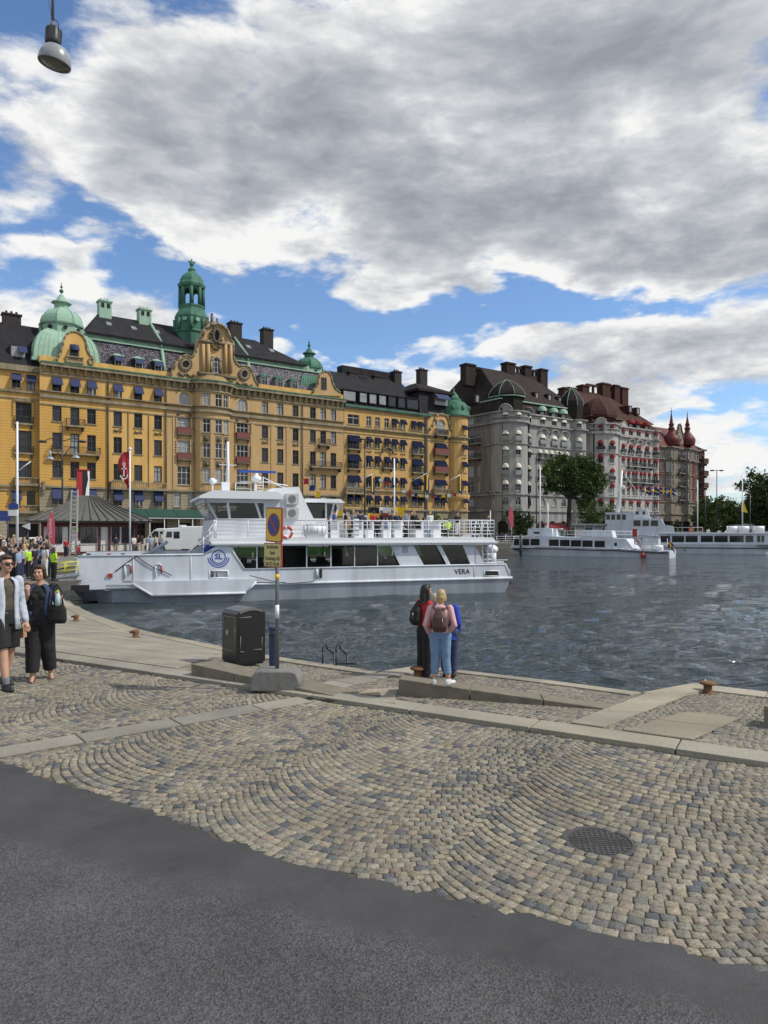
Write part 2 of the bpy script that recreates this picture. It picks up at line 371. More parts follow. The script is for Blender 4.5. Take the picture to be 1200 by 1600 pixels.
def stones(name, polys, holes, axis, W, s, zf, label=None, seed=1, gain=1., mt='cobble', org=(0,0), smile=True):
    r = random.Random(seed); mb = MB(); cols = []
    ax = axis; lx = (ax[1], -ax[0])          # along a lane, across the lanes
    allp = [p for q in polys for p in q]
    us = [p[0]*ax[0]+p[1]*ax[1] for p in allp]; vs = [p[0]*lx[0]+p[1]*lx[1] for p in allp]
    R = W/2/sin(radians(47)); sgn = 1 if smile else -1
    na = int(round(2*radians(47)*R/s))
    v0 = math.floor((min(vs)-1)/W); v1 = math.ceil((max(vs)+1)/W)
    for lane in range(v0, v1+1):
        vc = (lane+.5)*W; off = r.random()*s
        k0 = int((min(us)-1)/s); k1 = int((max(us)+1)/s)
        for k in range(k0, k1):
            ph = (r.random()-.5)*.5
            for i in range(na):
                th = -radians(47)+(i+.5+ph*(.9 if 0 < i < na-1 else 0))*2*radians(47)/na
                l = R*sin(th); bul = R*(1-cos(th))*sgn
                u = k*s+off+bul; v = vc+l
                wob = .05*sin(v*1.7+u*.6)+.04*sin(u*1.9-v)
                u += wob; v += .04*sin(u*1.3+v*.8)
                x = u*ax[0]+v*lx[0]; y = u*ax[1]+v*lx[1]
                if not any(inside((x, y), q) for q in polys): continue
                if any((x-h[0])**2+(y-h[1])**2 < h[2]**2 for h in holes): continue
                wl = s*(.92+.10*r.random())/2; wr = s*cos(th)*(.90+.08*r.random())/2
                ang = th*sgn+(r.random()-.5)*.16
                c, sn = cos(ang), sin(ang); tx, ty = (r.random()-.5)*.05, (r.random()-.5)*.05; dz = (r.random()-.5)*.005
                b = len(mb.v)
                jit = [(1+(r.random()-.5)*.24, 1+(r.random()-.5)*.24) for _ in range(4)]
                for ins, z in ((0, -.03), (.0008, -.001), (.007, .0065)):
                    for (qx, qy), (jx, jy) in zip(((-1,-1),(1,-1),(1,1),(-1,1)), jit):
                        a_ = qx*(wl-ins)*jx; b_ = qy*(wr-ins)*jy
                        vv = a_*c-b_*sn; uu = a_*sn+b_*c
                        X = x+uu*ax[0]+vv*lx[0]; Y = y+uu*ax[1]+vv*lx[1]
                        mb.v.append((X, Y, zf(X, Y)+z+dz+a_*tx+b_*ty))
                base = len(mb.f)
                for lv in (0, 4):
                    for q in range(4):
                        q2 = (q+1) % 4; mb.face([b+lv+q, b+lv+q2, b+lv+4+q2, b+lv+4+q][::-1], 0, lv == 4)
                mb.face([b+8, b+9, b+10, b+11][::-1], 0, True)
                cc = stonecol(r, gain); cols += [cc]*9
    me = mb.mesh(name, mt); setcols(me, cols)
    return link(name, me, None, kind='structure')
class Slabs:
    def __init__(s, seed=3): s.mb = MB(); s.cols = []; s.r = random.Random(seed)
    def add(s, poly, zf, h=.03, lift=.0, col=(.37,.335,.265), gap=.008, var=.17):
        n = len(poly)
        if n < 3: return
        cx = sum(p[0] for p in poly)/n; cy = sum(p[1] for p in poly)/n
        A = sum(poly[i][0]*poly[(i+1)%n][1]-poly[(i+1)%n][0]*poly[i][1] for i in range(n))/2
        if abs(A) < .004: return
        if A < 0: poly = poly[::-1]
        k = (1+(s.r.random()-.5)*2*var)*.76; c = (col[0]*k*1.01, col[1]*k*(1+(s.r.random()-.5)*.03), col[2]*k*.97*(1+(s.r.random()-.5)*.08))
        def ring(ins, z):
            o = []
            for p in poly:
                d = math.hypot(cx-p[0], cy-p[1]) or 1; o.append((p[0]+(cx-p[0])/d*ins, p[1]+(cy-p[1])/d*ins, zf(p[0], p[1])+lift+z))
            return o
        b = len(s.mb.v); s.mb.v += ring(gap, -h)+ring(gap, .006)+ring(gap+.009, .012)
        for lv in (0, n):
            for i in range(n): j = (i+1) % n; s.mb.face([b+lv+i, b+lv+j, b+lv+n+j, b+lv+n+i]); s.cols.append(c)
        s.mb.face([b+2*n+i for i in range(n)]); s.cols.append(c)
    def build(s, name):
        me = s.mb.mesh(name, 'granite'); setcols(me, s.cols); return link(name, me, None, kind='structure')
def stx(x, y): return (sdist(x, y), tdist(x, y))
def field(sl, region, ds, dt, zf, **kw):
    """slabs in courses parallel to the kerb, cut to the region"""
    S = [sdist(*p) for p in region]; T = [tdist(*p) for p in region]
    s0 = min(S); i = 0
    while s0+i*ds < max(S):
        t = min(T)-dt*random.random()
        while t < max(T):
            L_ = dt*(.7+.6*random.random())
            cell = [ks(s0+i*ds, t), ks(s0+i*ds, t+L_), ks(s0+(i+1)*ds, t+L_), ks(s0+(i+1)*ds, t)]
            sl.add(clip_poly(region, cell), zf, **kw); t += L_
        i += 1
def sheet(name, poly, cell, zf, mt, lift=0.):
    mb = MB(); S = [sdist(*p) for p in poly]; T = [tdist(*p) for p in poly]
    i0 = math.floor(min(S)/cell); i1 = math.ceil(max(S)/cell); j0 = math.floor(min(T)/cell); j1 = math.ceil(max(T)/cell)
    for i in range(i0, i1):
        for j in range(j0, j1):
            c = [ks(i*cell, j*cell), ks(i*cell, (j+1)*cell), ks((i+1)*cell, (j+1)*cell), ks((i+1)*cell, j*cell)]
            q = clip_poly(poly, c)
            if len(q) > 2: mb.poly([(p[0], p[1], zf(*p)+lift) for p in q])
    return mb.build(name, mt, None, kind='structure')

QE = [g2w(*p) for p in ((1200,1083),(1082,1069),(1003,1084),(860,1065),(715,1048),(650,1042),(593,1051),(460,1032),(400,1022),(300,1002),(212,983),(150,962),(104,941))]
QE_R = [ks(4.3, 40), ks(4.3, 20)]
QE_L = [(-14.2, 30.5), (-17.8, 37.0)]
EDGE = QE_R+QE+QE_L
FQ = Plane((-32.2, 77.7), (.812, .584)); SHORE = [(-19.5, 40), (-23.4, 65.5), (-8, 78), FQ.w(45), FQ.w(140), (150, 166), (260, 190)]
near_poly = EDGE+[(-19.5, 40), (-90, 40), (-90, 0), ks(0, -60), ks(0, 40)]
def halfY(poly, y, above):
    big = 500
    return clip_poly(poly, [(-big,y),(big,y),(big,big),(-big,big)] if above else [(-big,-big),(big,-big),(big,y),(-big,y)])
quay_mid = [p for p in near_poly]
sheet('quay_ground', halfY(near_poly, 22, False), .35, gz, 'joint', -.014)
sheet('plaza_ground', halfY(near_poly, 22, True), 3., gz, 'promenade')
far_poly = SHORE+[(600, 400), (600, 700), (-600, 700), (-600, 40)]
sheet('promenade', far_poly, 12., lambda x, y: gz(x, y), 'promenade')
AE = [g2w(*p) for p in ((-260,1120),(-120,1158),(0,1192),(70,1216),(175,1250),(260,1278),(350,1312),(450,1347),(600,1382),(700,1404),(800,1428),(1000,1470),(1200,1522),(1500,1590))]
r_ = random.Random(5)
AEf = []
for a, b in zip(AE, AE[1:]):
    n_ = max(1, int(math.hypot(b[0]-a[0], b[1]-a[1])/.09))
    for k in range(n_):
        t = k/n_; j = (r_.random()-.5)*.07; AEf.append((a[0]+(b[0]-a[0])*t+j*.4, a[1]+(b[1]-a[1])*t+j))
AEf.append(AE[-1])
cob_main = AE+[ks(0, 16), ks(0, -14), (-20, 14)]
mb = MB(); mb.poly([(x, y, -.001) for x, y in [ks(0, 45), ks(0, -60), (-90, 0), (-90,-25), (60,-25)]][::-1]); mb.build('joint_bed', 'joint', None, kind='structure')
mb = MB(); mb.poly([(x, y, .010) for x, y in AEf+[(40, 2), (40, -25), (-60, -25), (-60, 16), (-14, 15)]][::-1]); o = mb.build('asphalt_road', 'asphalt', None, kind='structure')
sl = Slabs(11)
bp0, bp1 = g2w(-60, 1195), g2w(484, 1098); bd = Vector((bp1[0]-bp0[0], bp1[1]-bp0[1])); bl = bd.length; bd /= bl; bn = Vector((-bd.y, bd.x)); t = -3.
band_w = .34
while t < bl:
    q = 1.02 if t+1.02 < bl else bl-t+.05
    sl.add([(bp0[0]+bd.x*a+bn.x*w, bp0[1]+bd.y*a+bn.y*w) for a, w in ((t,0),(t+q,0),(t+q,band_w),(t,band_w))], lambda x, y: 0., col=(.33,.31,.265)); t += 1.02
band = [(bp0[0]+bd.x*a+bn.x*w, bp0[1]+bd.y*a+bn.y*w) for a, w in ((-3,-.04),(bl,-.04),(bl,band_w+.04),(-3,band_w+.04))]
sl.build('granite_band')
sl = Slabs(12); t = -60.
while t < 42:
    l_ = 1.45; sl.add([ks(.0, t), ks(.0, t+l_), ks(.36, t+l_), ks(.36, t)], lambda x, y: .04, h=.09, col=(.35,.325,.265)); t += l_
sl.build('kerb')
MHc = g2w(937, 1316); MHr = .245
_old_inside = inside
def in_band(x, y): return _old_inside((x, y), band)
def inside_main(pt, poly): return _old_inside(pt, poly) and not in_band(*pt) and sdist(*pt) < -.045
inside = inside_main
stones('cobble_pavement', [cob_main], [(MHc[0], MHc[1], MHr-.012)], Vector(KN).normalized(), 2.0, .083, lambda x, y: .004, seed=4)
inside = _old_inside
CO = (.385,.35,.275)
sl = Slabs(13)
def off_in(p, q, w):   # inward offset of an edge segment
    d = Vector((q[0]-p[0], q[1]-p[1])).normalized(); n = Vector((-d.y, d.x));
    return n*w
cop = []
for i in range(len(EDGE)-1):
    a, b = EDGE[i], EDGE[i+1]; L_ = math.hypot(b[0]-a[0], b[1]-a[1])
    if L_ < .05: continue
    w = .42; n_ = off_in(a, b, w); m = max(1, int(round(L_/1.4)))
    for k in range(m):
        t0, t1 = k/m, (k+1)/m
        P = lambda t: (a[0]+(b[0]-a[0])*t, a[1]+(b[1]-a[1])*t)
        p, q = P(t0), P(t1)
        quad = [p, q, (q[0]+n_.x, q[1]+n_.y), (p[0]+n_.x, p[1]+n_.y)]
        sl.add(quad, gz, h=.3, lift=.010, col=CO)
        cop.append(quad)
sl.build('quay_coping')
sl = Slabs(14)
x1 = [g2w(*p) for p in ((880,1141),(934,1148.5),(1092,1078),(1078,1071),(1012,1083))]
x2 = [g2w(*p) for p in ((468,1076),(508,1084),(655,1048),(640,1044))]
def along(q4, n, **kw):
    a, b, c, d = q4
    for i in range(n):
        t0, t1 = i/n, (i+1)/n
        L0 = lambda t: (a[0]+(d[0]-a[0])*t, a[1]+(d[1]-a[1])*t); R0 = lambda t: (b[0]+(c[0]-b[0])*t, b[1]+(c[1]-b[1])*t)
        sl.add([L0(t0), R0(t0), R0(t1), L0(t1)], gz, **kw)
for L_, i_ in ((x1, 0), (x1, 1)): L_[i_] = ks(.37, tdist(*L_[i_]))
along([x1[0], x1[1], x1[2], x1[4]], 3, col=CO, lift=.006); along(x2, 4, col=(.37,.34,.28), lift=.006)
slabL = [g2w(*p) for p in ((-90,1003),(262,1043),(330,1028),(400,1024),(300,1003),(212,985),(150,964),(104,943))]+[(-14.2,30.5),(-30,30.5),(-30,14)]
slabL[0] = ks(.37, -3.5)
slabL = [ks(.37, -16), ks(.37, tdist(*g2w(272,1046))), g2w(330,1027)]+slabL[3:8]+[(-14.2,30.5),(-40,30.5)]
inner = slabL
field(sl, inner, .62, 1.2, gz, col=(.36,.33,.27), var=.09)
pA = [g2w(*p) for p in ((968,1148),(1076,1172),(1158,1122),(1072,1113))]
pA[0] = ks(.37, tdist(*pA[0])); pA[1] = ks(.37, tdist(*pA[1]))
along([pA[0], pA[1], pA[2], pA[3]], 2, col=(.31,.275,.205), lift=.004, var=.05)
pB = [g2w(*p) for p in ((525,1094),(618,1100),(622,1076),(575,1078))]
along(pB, 1, col=(.34,.29,.22), lift=.004)
sl.build('quay_paving')
small = [ks(.37, tdist(*g2w(272,1046)))]+[ks(.37, 24), ks(4.1, 24)]+QE[:9]+[g2w(330,1027)]
excl = [x1[:3]+[x1[4]], x2, pA, pB, slabL]+cop
def inside_q(pt, poly):
    if not _old_inside(pt, poly): return False
    return not any(_old_inside(pt, e) for e in excl)
inside = inside_q
stones('quay_cobbles', [small], [], Vector(KN).normalized(), 1.2, .080, lambda x, y: gz(x, y)-.003, seed=9, gain=1.0)
inside = _old_inside
mb = MB()
for a, b in zip(EDGE, EDGE[1:]):
    mb.poly([(a[0], a[1], gz(*a)-.02), (b[0], b[1], gz(*b)-.02), (b[0], b[1], -3.2), (a[0], a[1], -3.2)])
E2 = [EDGE[-1]]+SHORE
for a, b in zip(E2, E2[1:]):
    mb.poly([(a[0], a[1], gz(*a)+.0), (b[0], b[1], gz(*b)+.0), (b[0], b[1], -3.2), (a[0], a[1], -3.2)])
mb.build('quay_wall', 'quaystone', None, kind='structure')
mb = MB(); d_ = Vector((-14.2-EDGE[-3][0], 30.5-EDGE[-3][1])).normalized(); n_ = Vector((d_.y, -d_.x))
mat('step_stone', (.21,.19,.15), .85, noise_amt=.3, nscale=5, bump=.3, bscale=40)
for k in range(4):
    a = Vector(EDGE[-3])+d_*.6; b = a+d_*2.4; z = -.38-.22*(k+1)
    o1 = n_*(.34*k); o2 = n_*(.34*(k+1))
    mb.hexa([(a.x+o1.x, a.y+o1.y, -3), (a.x+o2.x, a.y+o2.y, -3), (b.x+o2.x, b.y+o2.y, -3), (b.x+o1.x, b.y+o1.y, -3),
             (a.x+o1.x, a.y+o1.y, z), (a.x+o2.x, a.y+o2.y, z), (b.x+o2.x, b.y+o2.y, z), (b.x+o1.x, b.y+o1.y, z)])
mb.build('quay_steps', 'step_stone', None, kind='structure')

def water_mat():
    m = bpy.data.materials.new('water'); m.use_nodes = True; MATS['water'] = m
    N = m.node_tree.nodes; L = m.node_tree.links; b = N['Principled BSDF']
    b.inputs['Base Color'].default_value = (.034, .047, .052, 1); b.inputs['Roughness'].default_value = .05; b.inputs['IOR'].default_value = 1.40; b.inputs['Specular IOR Level'].default_value = .5
    tc = N.new('ShaderNodeTexCoord'); mp = N.new('ShaderNodeMapping'); mp.inputs['Scale'].default_value = (.6, 2.2, 1); mp.inputs['Rotation'].default_value = (0, 0, radians(6))
    L.new(tc.outputs['Object'], mp.inputs[0])
    prev = None
    for sc_, st, ds in ((.7, .6, .6), (2.4, .7, .20), (7., .5, .05)):
        n = N.new('ShaderNodeTexNoise'); n.inputs['Scale'].default_value = sc_; n.inputs['Detail'].default_value = 4; n.inputs['Roughness'].default_value = .6; n.inputs['Distortion'].default_value = .4
        L.new(mp.outputs[0], n.inputs['Vector'])
        bp = N.new('ShaderNodeBump'); bp.inputs['Strength'].default_value = st; bp.inputs['Distance'].default_value = ds
        L.new(n.outputs['Fac'], bp.inputs['Height'])
        if prev: L.new(prev, bp.inputs['Normal'])
        prev = bp.outputs[0]
    L.new(prev, b.inputs['Normal'])
water_mat()
def water():
    r = np.random.RandomState(3)
    ys = [8.]
    while ys[-1] < 1500: ys.append(ys[-1]+max(.05, (ys[-1]**2)/(3.9*F)*1.6))
    ys = np.array(ys); nx = 780
    fx = np.linspace(-1, 1, nx)
    Y = np.repeat(ys[:, None], nx, 1); X = fx[None, :]*(Y*.66+8)
    Z = np.zeros_like(X); dY = np.gradient(ys)[:, None]
    for i in range(54):
        lam = .22*(1.075**i); ang = radians(262)+r.normal()*.42; k = 2*pi/lam; amp = .027*lam**.62*(1 if lam < 1.6 else (1.6/lam)**1.1)
        fade = np.clip(lam/(dY*2.4)-.8, 0, 1)
        ph = k*(X*cos(ang)+Y*sin(ang))+r.rand()*6.28+.8*np.sin(X*.21+i)+.7*np.sin(Y*.17+i*2)
        env = .55+.45*np.sin(X*.09*(1+i%3)+i)*np.sin(Y*.06*(1+i%4)+i*1.7)
        Z += amp*fade*env*(np.sin(ph)+.25*np.sin(2*ph))
    V = np.stack([X, Y, Z+WATER], -1).reshape(-1, 3)
    ny = len(ys); I = np.arange(ny*nx).reshape(ny, nx)
    Q = np.stack([I[:-1, :-1], I[:-1, 1:], I[1:, 1:], I[1:, :-1]], -1).reshape(-1, 4)
    me = bpy.data.meshes.new('water'); me.vertices.add(len(V)); me.vertices.foreach_set('co', V.ravel().astype(np.float32))
    me.loops.add(Q.size); me.loops.foreach_set('vertex_index', Q.ravel().astype(np.int32))
    me.polygons.add(len(Q)); me.polygons.foreach_set('loop_start', np.arange(0, Q.size, 4, dtype=np.int32))
    me.update(calc_edges=True); me.polygons.foreach_set('use_smooth', np.ones(len(Q), bool)); me.materials.append(MATS['water'])
    link('water', me, None, kind='structure'); mb = MB(); mb.poly([(-900, 5, WATER-.3), (900, 5, WATER-.3), (900, 1600, WATER-.3), (-900, 1600, WATER-.3)]); mb.build('water', 'water', None, kind='structure'); print('water rows', ny)
if not globals().get("NOWATER"): water()
def wallmat(name, c1, c2, groove=None, row=.5, stain=.35, brick=None, rough=.85, gd=.6):
    m = mat(name, c1, rough, spec=.15); N = m.node_tree.nodes; L = m.node_tree.links; b = N['Principled BSDF']
    tc = N.new('ShaderNodeTexCoord')
    n = N.new('ShaderNodeTexNoise'); n.inputs['Scale'].default_value = .35; n.inputs['Detail'].default_value = 8; n.inputs['Roughness'].default_value = .65
    mp = N.new('ShaderNodeMapping'); mp.inputs['Scale'].default_value = (2.4, 2.4, .45); L.new(tc.outputs['Object'], mp.inputs[0]); L.new(mp.outputs[0], n.inputs['Vector'])
    r = N.new('ShaderNodeMapRange'); r.inputs[1].default_value = .35; r.inputs[2].default_value = .7; L.new(n.outputs['Fac'], r.inputs[0])
    mx = N.new('ShaderNodeMix'); mx.data_type = 'RGBA'; mx.inputs[6].default_value = (*c1, 1); mx.inputs[7].default_value = (*c2, 1); L.new(r.outputs[0], mx.inputs[0])
    out = mx.outputs[2]
    if groove:
        sp = N.new('ShaderNodeSeparateXYZ'); L.new(tc.outputs['Object'], sp.inputs[0])
        a = N.new('ShaderNodeMath'); a.operation = 'DIVIDE'; L.new(sp.outputs[2], a.inputs[0]); a.inputs[1].default_value = row
        f = N.new('ShaderNodeMath'); f.operation = 'FRACT'; L.new(a.outputs[0], f.inputs[0])
        g = N.new('ShaderNodeMath'); g.operation = 'LESS_THAN'; L.new(f.outputs[0], g.inputs[0]); g.inputs[1].default_value = groove
        m2 = N.new('ShaderNodeMix'); m2.data_type = 'RGBA'; k = N.new('ShaderNodeMath'); k.operation = 'MULTIPLY'; L.new(g.outputs[0], k.inputs[0]); k.inputs[1].default_value = gd
        L.new(k.outputs[0], m2.inputs[0]); L.new(out, m2.inputs[6]); m2.inputs[7].default_value = (c1[0]*.35, c1[1]*.32, c1[2]*.3, 1); out = m2.outputs[2]
    if brick:
        br = N.new('ShaderNodeTexBrick'); mp2 = N.new('ShaderNodeMapping'); mp2.inputs['Rotation'].default_value = (radians(90), 0, 0)
        L.new(tc.outputs['Object'], mp2.inputs[0]); L.new(mp2.outputs[0], br.inputs[0])
        for kk, v in {'Color1': (*brick[0], 1), 'Color2': (*brick[1], 1), 'Mortar': (*brick[2], 1), 'Scale': 1., 'Mortar Size': brick[5] if len(brick) > 5 else .03, 'Brick Width': brick[3], 'Row Height': brick[4]}.items(): br.inputs[kk].default_value = v
        m3 = N.new('ShaderNodeMix'); m3.data_type = 'RGBA'; m3.inputs[0].default_value = .75; L.new(out, m3.inputs[6]); L.new(br.outputs[0], m3.inputs[7]); out = m3.outputs[2]
    L.new(out, b.inputs['Base Color'])
    return m
YE = (.59,.38,.135)
wallmat('yellow_plain', YE, (.46,.27,.08)); wallmat('yellow_rustic', (.55,.325,.09), (.45,.26,.075), .13, .42)
wallmat('ochre_plain', (.46,.315,.155), (.36,.24,.115)); wallmat('ochre_rustic', (.46,.31,.15), (.37,.245,.115), .13, .42)
wallmat('stone_rustic', (.33,.285,.20), (.20,.17,.12), .16, .5); wallmat('trim_stone', (.30,.255,.17), (.13,.11,.08))
wallmat('trim_dark', (.17,.14,.095), (.08,.07,.05)); wallmat('hotel_plain', (.52,.33,.125), (.42,.26,.095)); wallmat('hotel_rustic', (.51,.325,.125), (.42,.26,.095), .12, .45, gd=.35)
wallmat('roof_slate', (.030,.030,.034), (.016,.016,.020), .2, .35, gd=.5)
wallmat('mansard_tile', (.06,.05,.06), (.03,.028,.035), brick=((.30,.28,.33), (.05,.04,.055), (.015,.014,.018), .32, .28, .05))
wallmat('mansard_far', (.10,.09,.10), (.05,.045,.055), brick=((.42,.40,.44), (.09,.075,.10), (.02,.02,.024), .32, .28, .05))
wallmat('copper', (.30,.44,.34), (.20,.33,.25), rough=.6); wallmat('copper_dark', (.075,.20,.135), (.035,.09,.065), rough=.6)
wallmat('grey_shade', (.20,.197,.19), (.115,.113,.11)); wallmat('grey_light', (.32,.315,.30), (.20,.197,.188)); wallmat('grey_trim', (.33,.325,.31), (.13,.128,.12)); wallmat('white_trim', (.42,.40,.39), (.20,.185,.18)); wallmat('brown_tile', (.042,.030,.028), (.020,.015,.014), .2, .3, gd=.45)  # grey tones lowered: a cloud's shadow is put into the stone colour
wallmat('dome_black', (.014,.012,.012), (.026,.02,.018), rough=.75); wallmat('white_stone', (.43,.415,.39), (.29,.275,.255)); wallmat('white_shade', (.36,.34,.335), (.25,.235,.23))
wallmat('redbrown_tile', (.070,.032,.025), (.038,.018,.015), .2, .35, gd=.45); wallmat('red_brick', (.16,.05,.035), (.09,.032,.024)); wallmat('sandstone', (.24,.21,.17), (.14,.12,.095)); wallmat('onion_red', (.13,.032,.028), (.075,.022,.02), rough=.5)
wallmat('dark_brick', (.10,.055,.042), (.05,.03,.025))
mat('frame_brown', (.045,.030,.022), .6); mat('frame_pale', (.42,.40,.36), .6); mat('frame_white', (.62,.61,.58), .6); mat('frame_grey', (.20,.22,.21), .6)
mat('glass_a', (.010,.012,.015), .12, spec=.22); mat('glass_b', (.035,.038,.043), .12, spec=.4, noise_amt=.6, nscale=1.2); mat('glass_c', (.30,.31,.31), .25, noise_amt=.5, nscale=1.1, spec=.6)
mat('awning_blue', (.016,.026,.085), .8); mat('awning_navy', (.008,.012,.034), .9, spec=.1); mat('awning_cream', (.62,.60,.50), .8); mat('awning_red', (.19,.024,.026), .85, spec=.2)
mat('iron', (.018,.018,.019), .55); mat('oxblood', (.14,.035,.030), .6); mat('chimney_brick', (.035,.028,.026), .9, noise_amt=.4, nscale=2); mat('drainpipe', (.035,.032,.03), .5)
mat('dark_void', (.010,.010,.011), .9); mat('awning_green', (.012,.055,.042), .7); mat('white_paint', (.72,.73,.74), .45)
GL = ['glass_a', 'glass_a', 'glass_b', 'glass_b', 'glass_c']
rb = random.Random(21)

class Path:
    """a wall line in plan, local metres; reads positions along it, outward = away from the building"""
    def __init__(s, B, pts):
        s.B = B; s.p = [Vector(q) for q in pts]; s.l = [0]
        for a, b in zip(s.p, s.p[1:]): s.l.append(s.l[-1]+(b-a).length)
    def seg(s, d):
        for i in range(len(s.l)-2, -1, -1):
            if d >= s.l[i]-1e-6: return i
        return 0
    def P(s, d, out=0., z=0.):
        i = s.seg(d); a, b = s.p[i], s.p[i+1]; t = (b-a).normalized(); q = a+t*(d-s.l[i]); n = Vector((t.y, -t.x))
        if out and len(s.p) > 2:   # smooth mitre at joints
            k = None
            if abs(d-s.l[i]) < 1e-5 and i > 0: k = i
            elif abs(d-s.l[i+1]) < 1e-5 and i+2 < len(s.p): k = i+1
            if k:
                t0 = (s.p[k]-s.p[k-1]).normalized(); t1 = (s.p[k+1]-s.p[k]).normalized(); m_ = Vector((t0.y+t1.y, -t0.x-t1.x)).normalized()
                c = max(.4, m_.dot(Vector((t0.y, -t0.x)))); n = m_/c
        return (q.x+n.x*out, q.y+n.y*out, z)
    def ang(s, d): i = s.seg(d); t = s.p[i+1]-s.p[i]; return atan2(t.y, t.x)
    def world(s, d, out=0.):
        q = s.P(d, out); return s.B.pl.w(s.B.u0+q[0], s.B.v0+q[1])
    def px(s, d): w = s.world(d); return CXP+F*w[0]/max(w[1], 1)
    def at(s, px_, lo=None, hi=None):
        lo = 0 if lo is None else lo; hi = s.l[-1] if hi is None else hi
        for _ in range(40):
            m_ = (lo+hi)/2
            if s.px(m_) < px_: lo = m_
            else: hi = m_
        return lo
    def z(s, d, py): return wz(py, s.world(d)[1])
    def brk(s, a, b): return [a]+[x for x in s.l if a+1e-4 < x < b-1e-4]+[b]

